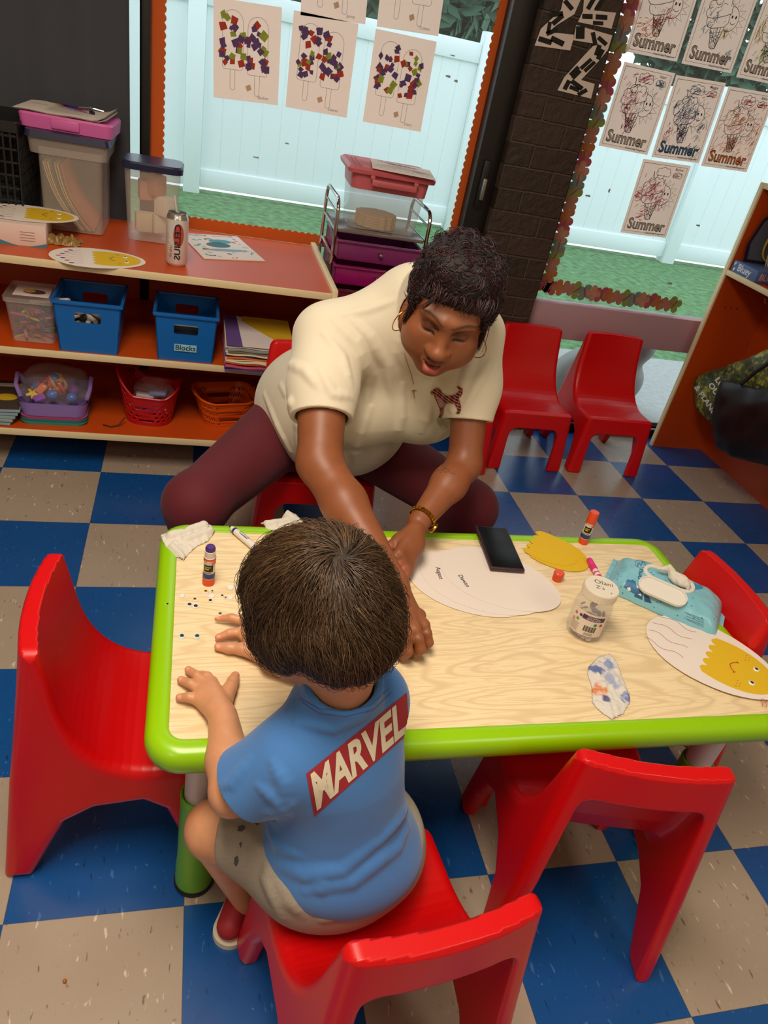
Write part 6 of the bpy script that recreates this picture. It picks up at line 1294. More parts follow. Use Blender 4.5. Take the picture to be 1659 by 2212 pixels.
text(q, 'Welcome to', .022, Matrix.Translation((-.02, .068, .0012)), INK, bold=.01); text(q, 'VIRGINIA', .026, Matrix.Translation((.01, .045, .0012)), INK, bold=.03); q.build('drawing', t, smooth=False)
# ================================================================= things in and on the orange cubby
t = thing('box', 'orange cardboard box standing on top of the cubby', 'box', (2.60, .40, 1.2015)); q = MB(); q.box((-.10, -.3, 0), (.13, .09, .19), mat('#d86a10', .6), .003); q.build('carton', t); q = MB(); text(q, 'M', .04, Matrix.Translation((-.1005, .0, .05)) @ Matrix(((0, 0, -1, 0), (-1, 0, 0, 0), (0, 1, 0, 0), (0, 0, 0, 1))), mat('#3a1a0a', .6), bold=.02); q.build('lettering', t, smooth=False)
t = thing('game_box', 'flat blue game box lettered Bluey on the cubby shelf', 'box', (2.595, .402, .856)); q = MB(); q.box((-.125, -.082, 0), (.125, .082, .045), M('game_box_print', '#4f6596', .45), .002); q.build('carton', t); q = MB(); XL = Matrix.Translation((-.1256, 0, 0)) @ Matrix(((0, 0, -1, 0), (-1, 0, 0, 0), (0, 1, 0, 0), (0, 0, 0, 1)))
text(q, 'BLUEY', .034, Matrix.Translation((-.06, -.0826, .021)) @ YX, mat('#c89a94', .6), bold=.03); text(q, 'Bluey', .040, XL @ Matrix.Translation((.0, .023, 0)), mat('#d8dce8', .6), bold=.02)
for y, z in ((-.068, .034), (-.064, .012)): q.prism([(y - .006, z), (y, z - .012), (y + .008, z + .002), (y + .002, z + .008)], 0, .0004, mat('#c8d0e0', .6), XL)
q.build('lettering', t, smooth=False)
t = thing('hoop_toy', 'toy basketball hoop with grey backboard and knotted net on the cubby shelf', 'toy', (2.615, .470, .902)); XY = YX @ Matrix.Scale(.85, 4); q = MB(); bd = [(-.13, .0), (.13, .0), (.15, .08), (.12, .20), (.06, .255), (-.06, .255), (-.12, .20), (-.15, .08)]
q.prism(bd, -.006, 0, mat('#151830', .4), XY); q.build('board_rim', t, smooth=False); q = MB(); q.prism([(x * .9, .13 + (y - .13) * .9) for x, y in bd], .0, .002, mat('#4f5764', .4), XY); q.build('backboard', t, smooth=False)
q = MB(); q.tube([(-.005 + .06 * math.cos(a), -.03 - .02 * math.sin(a), .10 + .085 * math.sin(a)) for a in np.linspace(0, 6.283, 33)[:-1]], .0042, mat('#d0a820', .35), 8, closed=True); q.build('ring', t); q = MB(); NET = mat('#cfc0ae', .8)
for k in range(10):
    for dr in (1, -1): q.tube([(-.005 + (.055 - .035 * s) * math.cos(.628 * k + dr * s * 1.2), -.045 + (.03 - .012 * s) * math.sin(.628 * k + dr * s * 1.2), .15 - .19 * s) for s in np.linspace(0, 1, 8)], .0017, NET, 5)
q.build('net', t)
t = thing('ball', 'pink ball on the cubby shelf beside the toy hoop', 'ball', (2.53, .255, .856)); q = MB(); b = bmesh.new(); bmesh.ops.create_icosphere(b, subdivisions=3, radius=.045); q.bm(b, mat('#c02858', .4), Matrix.Translation((0, 0, .045))); q.build('shell', t)
# bags hanging in the cubby
def soft_bag(name, label, outline, x, th, m, seed, parent=None):
    """outline in (y,z); a stuffed cloth bag seen from its broad side"""
    ps = poly_sd(outline); ys = [p[0] for p in outline]; zs = [p[1] for p in outline]
    def f(P):
        d = ps(P[:, 1:3]); t_ = th * np.sqrt(np.clip(-d / .07, 0.04, 1)); w = np.array([noise.noise(Vector(p) * 11 + V(seed, 0, 0)) for p in P]) * .012; return np.maximum((np.abs(P[:, 0] - x) - t_ - w) * .6, d)
    pr = [fnp(f, 0, 'u')]; vs, F = sdf(pr, (x - th - .03, min(ys) - .02, min(zs) - .02), (x + th + .03, max(ys) + .02, max(zs) + .02), .009, marg=2.2); vs = relaxv(vs, F, 2); return np_obj(name, vs, F, m, parent)
def quad(px): return [(Xp(*p, 2.50).y, Xp(*p, 2.50).z) for p in px]
def Xp(px, py, x): d = ray(px, py); return CAM + d * ((x - CAM.x) / d.x)
def print_mat():
    m = bpy.data.materials.new('leaf_print'); m.use_nodes = True; nt = m.node_tree; N = nt.nodes; L = nt.links; b = N['Principled BSDF']; tc = N.new('ShaderNodeTexCoord'); vz = N.new('ShaderNodeTexVoronoi'); vz.inputs['Scale'].default_value = 90; L.new(tc.outputs['Object'], vz.inputs['Vector'])
    nz = N.new('ShaderNodeTexNoise'); nz.inputs['Scale'].default_value = 9; nz.inputs['Detail'].default_value = 4; L.new(tc.outputs['Object'], nz.inputs['Vector']); cr = N.new('ShaderNodeValToRGB'); e = cr.color_ramp; e.elements[0].position = .25; e.elements[0].color = (*lin('#0f120c'), 1); e.elements[1].position = .75; e.elements[1].color = (*lin('#a8a23a'), 1); n_ = e.elements.new(.55); n_.color = (*lin('#4a5426'), 1)
    mx = N.new('ShaderNodeMath'); mx.operation = 'MULTIPLY_ADD'; mx.inputs[1].default_value = .45; L.new(vz.outputs['Color'], mx.inputs[0]); L.new(nz.outputs['Fac'], mx.inputs[2]); sb_ = N.new('ShaderNodeMath'); sb_.operation = 'SUBTRACT'; sb_.inputs[1].default_value = .22; L.new(mx.outputs[0], sb_.inputs[0]); L.new(sb_.outputs[0], cr.inputs[0]); L.new(cr.outputs[0], b.inputs['Base Color']); b.inputs['Roughness'].default_value = .45; return m
gb = thing('tote_bag', 'leaf-printed reusable bag lettered love our planet, hanging in the cubby', 'bag', (0, 0, 0)); G_ = soft_bag('body', '', quad([(1660, 748), (1600, 775), (1540, 795), (1497, 810), (1489, 835), (1500, 885), (1545, 935), (1590, 945), (1700, 930), (1720, 760)]), 2.52, .036, print_mat(), 3, gb)
bvg = bvh_of(np.array([v.co[:] for v in G_.data.vertices]), np.array([p.vertices[:] for p in G_.data.polygons])); WL = mat('#d8d4c8', .6)
def drape_text(name, parent, bv, txt, c, ux, uy, m, o=.0015, bold=.03, step=4):      # lettering laid on a surface: ux, uy are the letter's right and up as seen
    vs_, fs_ = text_geo(txt, 1, bold); b = bmesh.new(); vv = [b.verts.new(v) for v in vs_]
    for f in fs_:
        try: b.faces.new([vv[i] for i in f])
        except ValueError: pass
    bad = []
    for v in b.verts:
        h, n = cast(bv, c[0] + v.co.x * ux[0] + v.co.y * uy[0], c[1] + v.co.x * ux[1] + v.co.y * uy[1])
        if h is None: bad.append(v)
        else: v.co = h + n * o
    if bad: bmesh.ops.delete(b, geom=bad, context='VERTS')
    q = MB(); q.bm(b, m); return q.build(name, parent, smooth=False)
for txt, c, L_ in (('LOVE', (1561, 836), 19), ('OUR', (1545, 845), 19), ('& PLANET', (1527, 868), 19)): drape_text('lettering', G_, bvg, txt, c, (L_ * .55, L_ * .80), (L_ * .72, -L_ * .48), WL)
bb = thing('tote_bag', 'black leather tote bag hanging in front of the printed bag', 'bag', (0, 0, 0)); BLK_ = M('black_leather', '#0e0c0c', .42, bump=(500, .2), spec=.4); B_ = soft_bag('body', '', [(Xp(*p, 2.43).y, Xp(*p, 2.43).z) for p in ((1558, 818), (1590, 826), (1635, 838), (1680, 830), (1760, 830), (1760, 1040), (1640, 1003), (1580, 988), (1545, 968), (1536, 900))], 2.435, .042, BLK_, 7, bb)
q = MB(); a, c = Xp(1600, 832, 2.42), Xp(1662, 790, 2.44); q.tube([a, a.lerp(c, .4) + V(0, 0, .02), c + V(0, 0, .02), c + V(0, -.08, .12), Vector((2.57, c.y - .1, .79))], .010, BLK_, 8, flat=.35); q.build('strap', bb)
# ================================================================= things on the table
Z0 = TZ + .0004
def tp(x, y, z=Z0): return Zp(x, y, z)
def ang(a, b): return math.atan2(b.y - a.y, b.x - a.x)
# white paper eggs, three fanned out
aE = ang(tp(900, 1195), tp(1190, 1305)); dE = V(math.cos(aE), math.sin(aE), 0); e0 = tp(886, 1212); e2 = tp(1209, 1300)
cs = [e0 + dE * .137, None, e2 - dE * .137]; cs[1] = (cs[0] + cs[2]) / 2 + V(-.008, -.004, 0)
for i, (c, lab) in enumerate(zip(cs, ('blank white paper egg, lowest of the fanned three, nearest her hand', 'white paper egg marked August in the middle of the fanned three', 'white paper egg marked Dawson, topmost of the fanned three'))):
    t = thing('paper_egg', lab, 'paper craft', (c.x, c.y, TZ - .0002 + i * .0009), aE + (0, .03, -.02)[i], 'white paper eggs'); q = MB(); q.prism(egg(.278, .200, wob=.004, seed=i), 0, .0006, WHP); q.build('sheet', t, smooth=False)
    if i:
        q = MB(); text(q, ('August', 'Dawso')[i - 1], .015, Matrix.Translation((-.092, -.022, .0008)) @ Matrix.Rotation(math.radians(-62), 4, 'Z') if i == 1 else Matrix.Translation((-.068, -.058, .0008)) @ Matrix.Rotation(math.radians(-45), 4, 'Z'), INK, bold=.012); q.build('lettering', t, smooth=False)
# yellow card pieces
aY = ang(tp(1120, 1165), tp(1250, 1215))
for i, (px, lab) in enumerate((((1192, 1190), 'yellow card yolk with a torn end, lower one of the pair beside the phone'), ((1176, 1181), 'yellow card yolk on top of the other, beside the phone'))):
    c = tp(*px); t = thing('yolk_card', lab, 'paper craft', (c.x, c.y, TZ + .0005 + i * .0008), aY - .1, 'yellow yolk cards'); q = MB(); q.prism(yolk(.185 if i == 0 else .17, .135 if i == 0 else .125), 0, .0006, YEL); q.build('sheet', t, smooth=False)
# phone
a, b = tp(1060, 1131, TZ + .018), tp(1101, 1231, TZ + .018); c = (a + b) / 2; t = thing('phone', 'large dark phone lying across the white paper eggs', 'phone', (c.x, c.y, TZ + .0045), ang(a, b)); CS = M('phone_case', '#3a2028', .35)
q = MB(); q.box((-.083, -.041, 0), (.083, .041, .0105), CS, .004, 3); q.build('case', t); q = MB(); q.box((-.078, -.037, .0095), (.078, .037, .0113), M('dark_glass', '#060708', .32, spec=.25), .001); q.build('screen', t); q = MB(); q.lathe([(0, 0), (.0012, 0), (.0012, .0004), (0, .0004)], (0, 0, 0), mat('#0a0505', .5), 10, Matrix.Translation((.0834, 0, .005)) @ Matrix.Rotation(math.radians(90), 4, 'Y')); q.build('port', t)
# glue sticks
ORC = mat('#d9481c', .35); WHL = mat('#ded6cc', .4); NVL = mat('#22366e', .4)
def glue(label, px, cap, yaw):
    p = tp(*px); t = thing('glue_stick', label, 'glue stick', (p.x, p.y, TZ - .001), math.radians(yaw), 'glue sticks'); r = .0118
    q = MB(); q.lathe([(0, 0), (r - .001, 0), (r, .001), (r, .015), (r - .0006, .016)], (0, 0, 0), ORC, 28); q.build('base', t)
    q = MB(); q.lathe([(r - .0006, .016), (r - .0006, .066)], (0, 0, 0), WHL, 28); q.build('body', t)
    q = MB(); R_ = r + .0001
    def band(a0, a1, z0, z1, m, k=10): q.add([(R_ * math.cos(math.radians(a0 + (a1 - a0) * i / k)), R_ * math.sin(math.radians(a0 + (a1 - a0) * i / k)), z) for z in (z0, z1) for i in range(k + 1)], [[i, i + 1, k + 2 + i, k + 1 + i] for i in range(k)], m)
    band(-180, 20, .018, .030, NVL); band(-60, 60, .053, .066, ORC); band(-180, -60, .058, .066, ORC); R_ += .0001; band(-135, -45, .036, .052, mat('#15120e', .4)); R_ += .0001; band(-125, -85, .041, .044, mat('#c8b020', .4), 5); band(-125, -70, .046, .048, mat('#c8b020', .4), 5)
    for k in range(3): band(-130, -60, .0325 - k * .0001, .0335, mat('#8a5a4a', .4), 5)
    vs_, fs_ = text_geo('ELMER\'S', 1, .03); q.add([(R_ * 1.01 * math.cos(math.radians(-90) + v.x * .0050 / R_), R_ * 1.01 * math.sin(math.radians(-90) + v.x * .0050 / R_), .0595 + v.y * .0062) for v in vs_], fs_, WHL); q.build('printed_label', t, smooth=False)
    if cap: q = MB(); q.lathe([(r - .001, .066), (r + .0002, .067), (r + .0002, .090), (r - .001, .092), (0, .092)], (0, 0, 0), ORC, 28); q.build('cap', t)
    else:
        q = MB(); q.lathe([(r - .0008, .066), (r - .0016, .067), (r - .0016, .080), (r - .0028, .0805)], (0, 0, 0), mat('#d8cfc6', .4), 28); q.build('collar', t); q = MB(); q.lathe([(r - .0026, .080), (r - .0020, .086), (r - .004, .0905), (0, .0915)], (0, 0, 0), M('purple_glue', '#4a2a78', .45, bump=(300, .8, .002)), 24); q.build('glue', t)
glue('uncapped glue stick with purple glue near the left table corner', (450, 1258), False, -10); glue('capped glue stick standing beyond the yellow cards', (1259, 1171), True, -35)
p = tp(1203, 1251); t = thing('loose_cap', 'loose orange glue stick cap below the yellow cards', 'cap', (p.x, p.y, TZ - .001), 0); q = MB(); q.lathe([(.0098, 0), (.0112, .0005), (.0116, .016), (.0125, .0165), (.0120, .021), (.0105, .0225), (0, .0225)], (0, 0, 0), ORC, 28); q.build('shell', t)
# blue marker and pink marker
NB = mat('#1c2c78', .35)
def lying_marker(label, a, b, parts, name_m, z=TZ + .0068):
    A, B = Zp(*a, z), Zp(*b, z); d = (B - A); L_ = d.length; t = thing('marker', label, 'marker', (A.x, A.y, z), ang(A, B), 'markers on the table'); R_ = Matrix.Rotation(math.radians(90), 4, 'Y')
    for nm, prof, m in parts: q = MB(); q.lathe([(r_, s * L_) for r_, s in prof], (0, 0, 0), m, 20, R_); q.build(nm, t)
    return t, L_
t, L_ = lying_marker('white marker with navy cap and bands between the two tissues', (496, 1137), (583, 1210), [('tip', [(0, 0), (.0015, .0), (.0025, .03), (.0045, .05)], mat('#12121a', .6)), ('barrel', [(.0050, .05), (.0062, .10), (.0075, .22), (.0078, .78), (.0074, .79)], WHL), ('cap', [(.0074, .78), (.0086, .785), (.0084, .98), (.0065, 1), (0, 1)], NB)], 'kartan')
bar_ = [o for o in t.children if o.name.startswith('barrel')][0]; q = MB()
for s0, s1 in ((.12, .16), (.66, .70), (.73, .745)): q.lathe([(.0079 if s0 > .2 else .0071, s0 * L_), (.0080 if s0 > .2 else .0074, s1 * L_)], (0, 0, 0), NB, 20, Matrix.Rotation(math.radians(90), 4, 'Y'))
def onm(x, y): a_ = math.pi / 2 + .35 - y / .0079; return Vector((x, -.0081 * math.cos(a_), .0081 * math.sin(a_)))
vl, fl_ = [], []; o = rrect(.030, .011, .004, 5); c = [(.36 * L_, 0)] 
q.add([onm(.36 * L_ + x, y) for x, y in o], [list(range(len(o)))], NB); vs_, fs_ = text_geo('Kartan', 1, .02); q.add([onm(.36 * L_ + v.x * .0085, v.y * .0088) * 1 + V(0, 0, .0003) for v in vs_], fs_, WHL); q.build('printed_label', bar_, smooth=False)
lying_marker('pink marker with striped white barrel behind the jar', (1272, 1208), (1302, 1262), [('cap', [(0, 0), (.0055, 0), (.0074, .04), (.0078, .46), (.0072, .47)], mat('#d8287a', .35)), ('barrel', [(.0070, .47), (.0068, .53), (.0068, .62), (.0073, .625), (.0073, .68), (.0069, .685), (.0069, 1)], mat('#e0cfc8', .4)), ('band', [(.0071, .56), (.0074, .565), (.0074, .60), (.0071, .605)], mat('#d8287a', .35)), ('label', [(.0074, .70), (.0075, .70), (.0075, .98), (.0070, .98)], mat('#c83a80', .4))], '')
# jar of googly eyes
JP = V(1.088, -1.275, TZ - .001); t = thing('jar', 'clear plastic jar of googly eyes with a white screw lid', 'jar', tuple(JP), math.radians(0)); q = MB()
q.lathe([(0, .001), (.030, .001), (.036, .004), (.0385, .012), (.0385, .072), (.037, .082), (.0335, .089), (.0325, .092), (.034, .094), (.0325, .097), (.034, .100), (.0325, .103), (.0325, .106)], (0, 0, 0), CLR, 48); q.build('body', t)
q = MB(); n = 72; prof = [(.0345, .100), (.0352, .101), (.0355, .118), (.0345, .1205), (.0335, .121), (.033, .1203), (0, .1203)]; rs = []
for k, (r_, z) in enumerate(prof): rs.append([(( r_ + (.0006 if (i % 2 and k in (1, 2)) else 0)) * math.cos(6.2832 * i / n), (r_ + (.0006 if (i % 2 and k in (1, 2)) else 0)) * math.sin(6.2832 * i / n), z) for i in range(n)])
q.rings(rs, mat('#ddd2c0', .4)); ld = q.build('lid', t, ang=20); q = MB(); PEN = mat('#5f5a55', .6); FL = Matrix.Translation((0, 0, .1206)) @ Matrix.Rotation(math.radians(-22), 4, 'Z')
text(q, 'Olani', .018, FL @ Matrix.Translation((.004, .012, 0)) , PEN); text(q, "Z's", .015, FL @ Matrix.Translation((-.004, -.006, 0)), PEN); text(q, 'r', .012, FL @ Matrix.Translation((.018, -.016, 0)), PEN); q.build('lettering', ld, smooth=False)
q = MB(); R_ = .0389
def jl(u, v, e=0): a_ = math.radians(-128) + u / R_; return Vector(((R_ + e) * math.cos(a_), (R_ + e) * math.sin(a_), v))
def jpatch(u0, u1, v0, v1, m, e=0, k=12): q.add([jl(u0 + (u1 - u0) * i / k, v, e) for v in (v0, v1) for i in range(k + 1)], [[i, i + 1, k + 2 + i, k + 1 + i] for i in range(k)], m)
jpatch(-.034, .040, .018, .074, mat('#ddd0c0', .4)); jpatch(-.012, .034, .058, .069, mat('#4a1f52', .4), .0003)
for x in range(14): jpatch(-.002 + x * .0018, -.0012 + x * .0018 + .0006 * (x % 3 == 0), .030, .044, INK, .0003, 2)
for x, y, c in ((.018, .050, '#3a8a3a'), (.030, .050, '#b82a2a'), (-.028, .060, '#c85a5a'), (-.020, .050, '#5a9a5a'), (-.029, .045, '#d08a5a'), (-.016, .062, '#4a2a5a')): q.add([jl(x + .0035 * math.cos(a_), y + .0035 * math.sin(a_), .0004) for a_ in np.linspace(0, 6.28, 13)[:-1]], [list(range(12))], mat(c, .5))
for k in range(7): jpatch(-.032, -.012 - .003 * (k % 2), .040 - k * .003, .0408 - k * .003, mat('#7a6a5a', .5), .0003, 4)
for k in range(3): jpatch(.002, .020, .026 - k * .0025, .0268 - k * .0025, mat('#7a6a5a', .5), .0003, 4)
for txt, v, s in (('Colored Paper', .0660, .0045), ('GOOGLY EYES', .0612, .0048)):
    vs_, fs_ = text_geo(txt, 1, .02); q.add([jl(.011 + a_.x * s * .9, v + a_.y * s, .0006) for a_ in vs_], fs_, mat('#e0d0c8', .4))
q.build('printed_label', t, smooth=False)
r = np.random.RandomState(21)
def loose_eye(loc, rad, col, rot, label, group, back=False):
    o = thing('googly_eye', label, 'craft eye', loc, 0, group, rot=rot); q = MB(); q.lathe([(0, 0), (rad, 0), (rad, .0010), (rad * .8, .0022), (0, .0027)], (0, 0, 0), mat('#e6ded8', .15), 20); q.build('disc', o)
    if not back: q = MB(); q.lathe([(rad * .66, .0022), (rad * .6, .0029), (0, .0031)], (rad * .1, 0, 0), mat(col, .2), 18); q.lathe([(rad * .36, .0030), (0, .0034)], (rad * .18, 0, 0), INK, 12); q.build('pupil', o)
    return o
for i in range(110):
    a_ = r.uniform(0, 6.283); rr = .0315 * math.sqrt(r.uniform(.35, 1)); z = .006 + .042 * r.uniform(0, 1) * (1.15 if math.cos(a_ - .3) > 0 else .8); rad = r.uniform(.0045, .0068); out_ = a_
    kind = i % 6; o = thing('googly_eye', ['white back of a googly eye among those heaped in the jar', 'pink googly eye among those heaped in the jar', 'dark googly eye among those heaped in the jar'][0 if kind < 4 else kind - 3], 'craft eye', (JP.x + rr * math.cos(a_), JP.y + rr * math.sin(a_), JP.z + z), 0, 'googly eyes in the jar', rot=(math.radians(70 + r.uniform(-50, 30)), r.uniform(-.3, .3), out_ + math.pi / 2)); q = MB(); q.lathe([(0, 0), (rad, 0), (rad, .0010), (rad * .8, .0020), (0, .0024)], (0, 0, 0), mat('#cfc6cc', .2), 14)
    if kind >= 4: q.lathe([(rad * .62, .0022), (0, .0028)], (0, 0, 0), mat('#c8607a' if kind == 4 else '#2a2a30', .3), 12)
    q.build('disc', o)
EY = [((361, 1305), .0038, '#20242c', 0, 'small black googly eye nearest the left table rim'), ((393, 1286), .0058, '', 1, 'upturned white googly eye left of the glue stick'), ((422, 1294), .0062, '#c89a2a', 0, 'yellow googly eye below the glue stick, left one'), ((409, 1306), .0062, '#1a2a5a', 0, 'dark blue googly eye, left of a touching pair'), ((422, 1309), .0062, '#1a2a5a', 0, 'dark blue googly eye, right of a touching pair'), ((444, 1278), .0062, '#c89a2a', 0, 'yellow googly eye just under the glue stick'), ((459, 1277), .0032, '#4a4a4a', 0, 'tiny grey googly eye just right of the glue stick base'), ((457, 1286), .0070, '', 1, 'large upturned googly eye below the glue stick'), ((455, 1297), .0050, '#14161c', 0, 'black googly eye under the large upturned one'), ((480, 1287), .0040, '#2a2a2a', 0, 'small black googly eye, left of a tiny pair'), ((487, 1291), .0030, '#4a4a4a', 0, 'tiny grey googly eye, right of a tiny pair'), ((498, 1268), .0072, '', 1, 'largest upturned googly eye, topmost of the scatter'), ((498, 1290), .0058, '', 1, 'upturned googly eye lower right in the scatter'), ((515, 1272), .0054, '', 1, 'upturned googly eye right of the largest one'), ((526, 1282), .0050, '', 1, 'upturned googly eye almost under the boy hair'), ((475, 1325), .0066, '#c89a2a', 0, 'yellow googly eye beside the boy far fingertip'), ((393, 1374), .0066, '#1f6a6a', 0, 'teal googly eye alone on the table, left of two'), ((425, 1374), .0066, '#1f6a6a', 0, 'teal googly eye alone on the table, right of two')]
for p_, rad, c, bk, lab in EY: P = tp(*p_); loose_eye((P.x, P.y, TZ - .0012), rad * .95, c or '#000000', (0, 0, r.uniform(0, 6.28)), lab, 'googly eyes on the table', bk)
# pack of wipes
LB = M('wipes_film', '#7fbccb', .28, bump=(35, .25, .004)); pcn = Zp(1445, 1268, TZ + .03); aw = ang(tp(1320, 1216), tp(1567, 1322)) ; t = thing('wipes_pack', 'light blue pack of wipes with open white lid on the table corner', 'wipes', (pcn.x, pcn.y, TZ - .001), aw)
def pack():
    nu, nv = 56, 36; L_, W_, H = .272, .150, .047; top = []; 
    def hh(u, v):
        e = max(0, 1 - abs(u) ** 5) ** .55 * max(0, 1 - abs(v) ** 4) ** .5; w = abs(noise.noise(V(u * 3.2, v * 2.4, 3))) * .006 * (.3 + abs(u)) + .007 * noise.noise(V(u * 6, v * 3, 8)) * abs(u) ** 2; return max(.0012, H * e - w * e)
    vs_ = []; fs_ = []
    for s in (1, 0):
        for j in range(nv + 1):
            for i in range(nu + 1):
                u, v = -1.08 + 2.16 * i / nu, -1 + 2 * j / nv; uu = max(-1, min(1, u)); wd = W_ / 2 * (1 - .10 * abs(uu) ** 3 + .04 * (abs(u) > 1)); x = u * L_ / 2 / 1.08; y = v * wd + .002 * math.sin(u * 20) * abs(u); z = hh(uu, v) if abs(u) < 1 else .0016 + .004 * abs(noise.noise(V(0, v * 3, u)))
                if s == 0: z = min(.0, z) + (.0004 if abs(u) < 1 else z - .0012)
                vs_.append((x, y, z))
    n = (nu + 1) * (nv + 1)
    for s in (0, 1):
        for j in range(nv):
            for i in range(nu): a_ = s * n + j * (nu + 1) + i; f = [a_, a_ + 1, a_ + nu + 2, a_ + nu + 1]; fs_.append(f if s == 0 else f[::-1])
    q = MB(); q.add(vs_, fs_, LB); return q.build('pouch', t, ang=70)
pk = pack(); mwp = Matrix.Translation(t.location) @ Matrix.Rotation(aw, 4, 'Z'); bvp = BVHTree.FromPolygons([mwp @ v.co for v in pk.data.vertices], [tuple(p.vertices) for p in pk.data.polygons])
inv_ = mwp.inverted()
def to_local(o): 
    for v in o.data.vertices: v.co = inv_ @ v.co
    return o
DB = mat('#24507a', .5); WHT = M('white_plastic', '#e2dcd2', .3)
q = MB()
for k in range(90):
    x, y = r.uniform(1318, 1572), r.uniform(1180, 1358); h, n = cast(bvp, x, y)
    if h is None or h.z < TZ + .004: continue
    a_ = n.orthogonal().normalized(); b_ = n.cross(a_); q.add([h + n * .0005 + (a_ * math.cos(w) * .0011 + b_ * math.sin(w) * .0018) for w in np.linspace(0, 6.28, 7)[:-1]], [list(range(6))], DB)
to_local(q.build('dot_print', pk, smooth=False))
q = MB(); drape_poly(q, bvp, [(1355, 1252), (1372, 1255), (1378, 1278), (1370, 1283), (1347, 1268)], mat('#2a6a9a', .5), .0007); drape_poly(q, bvp, [(1376, 1270), (1388, 1275), (1388, 1296), (1370, 1288)], mat('#2a5a8a', .5), .0007); drape_poly(q, bvp, [(1391, 1283), (1402, 1289), (1408, 1303), (1392, 1299)], mat('#2a4a7a', .5), .0007); drape_poly(q, bvp, [(1500, 1255), (1520, 1258), (1518, 1272), (1500, 1274)], mat('#2a8ab8', .5), .0007); drape_poly(q, bvp, [(1354, 1270), (1361, 1268), (1363, 1275), (1357, 1277)], WHT, .001); drape_poly(q, bvp, [(1378, 1284), (1384, 1282), (1386, 1288)], WHT, .001); to_local(q.build('picture_panels', pk, smooth=False))
o = drape_text('lettering', None, bvp, 'uno', (1382, 1240), (-2.5, 15), (-16, -3), DB, .0009, .01); o.parent = pk; to_local(o)
o = drape_text('lettering', None, bvp, 'DO NOT FLUSH', (1400, 1206), (-11, -4.5), (2.5, -13), DB, .0009, .01); o.parent = pk; to_local(o)
q = MB(); 
def ring_px(cx, cy, rx, ry, a0, n=26): return [(cx + rx * math.cos(w) * math.cos(a0) - ry * math.sin(w) * math.sin(a0), cy + rx * math.cos(w) * math.sin(a0) + ry * math.sin(w) * math.cos(a0)) for w in np.linspace(0, 6.2832, n)]
drape_line(q, bvp, ring_px(1383, 1219, 11, 8, .3), .0009, DB, .0009); drape_line(q, bvp, [(1377, 1224), (1381, 1214), (1384, 1224), (1389, 1213)], .0016, DB, .0009)
for k in range(5): drape_line(q, bvp, [(1478 + 6 * k % 9, 1322 + k * 4), (1520, 1338 + k * 4)], .0006, DB, .0009)
to_local(q.build('line_print', pk, smooth=False))
# lid frame on top, opened flap towards the viewer, a wipe pulled out
lc = inv_ @ Zp(1446, 1248, TZ + .049); lz = .0455; q = MB(); o1 = rrect(.118, .062, .029, 8); o2 = rrect(.098, .044, .021, 8); X = Matrix.Translation((lc.x, lc.y, lz))
q.rings([[X @ Vector((x, y, z)) for x, y in o] for o, z in ((o1, -.003), (o1, .003), ([(x * .97, y * .97) for x, y in o1], .0048), ([(x * 1.05, y * 1.05) for x, y in o2], .0048), (o2, .003), (o2, -.002))], WHT); q.build('lid_frame', t)
fl_ = rrect(.108, .050, .024, 8); X = Matrix.Translation((lc.x - .004, lc.y - .060, lz - .002)) @ Matrix.Rotation(math.radians(14), 4, 'X'); q = MB(); q.rings([[X @ Vector((x * s, y * s, z)) for x, y in fl_] for s, z in ((.0, 0), (1, 0), (1, .006), (.95, .006), (.93, .0025), (.0, .0025))], WHT); q.box((lc.x - .02, lc.y - .034, lz), (lc.x + .02, lc.y - .028, lz + .006), WHT, .002); q.build('flap', t)
def wipe_tuft():
    pr = [ell((lc.x + .022, lc.y - .004, lz + .012), (.022, .016, .012), None, .01), rcone((lc.x + .005, lc.y + .002, lz + .012), (lc.x - .008, lc.y + .008, lz + .026), .009, .005, .008), rcone((lc.x - .008, lc.y + .006, lz + .024), (lc.x - .030, lc.y - .004, lz + .016), .006, .002, .006), rcone((lc.x + .034, lc.y - .010, lz + .014), (lc.x + .046, lc.y - .016, lz + .006), .008, .003, .006)]
    def w(P): return comb(P, pr) + np.array([abs(noise.noise(Vector(p) * 70)) * .006 for p in P]) - .002
    pp = [fnp(w, 0, 'u')]; vs_, F_ = sdf(pp, (lc.x - .05, lc.y - .045, lz - .01), (lc.x + .065, lc.y + .04, lz + .055), .0022, marg=1.8); return np_obj('wipe', vs_, F_, TIS, t)
TIS = M('wet_wipe', '#e0d9cd', .85, bump=(420, .3), transl=.1); wipe_tuft()
# egg face at the right end
a, b = tp(1440, 1372), tp(1645, 1478); c = tp(1536, 1420); egg_face('egg face craft with red pen lines under the wipes pack', (c.x + .004, c.y, TZ + .0030), (math.cos(ang(a, b)), math.sin(ang(a, b))), 1.0, tilt=(0, -.014))
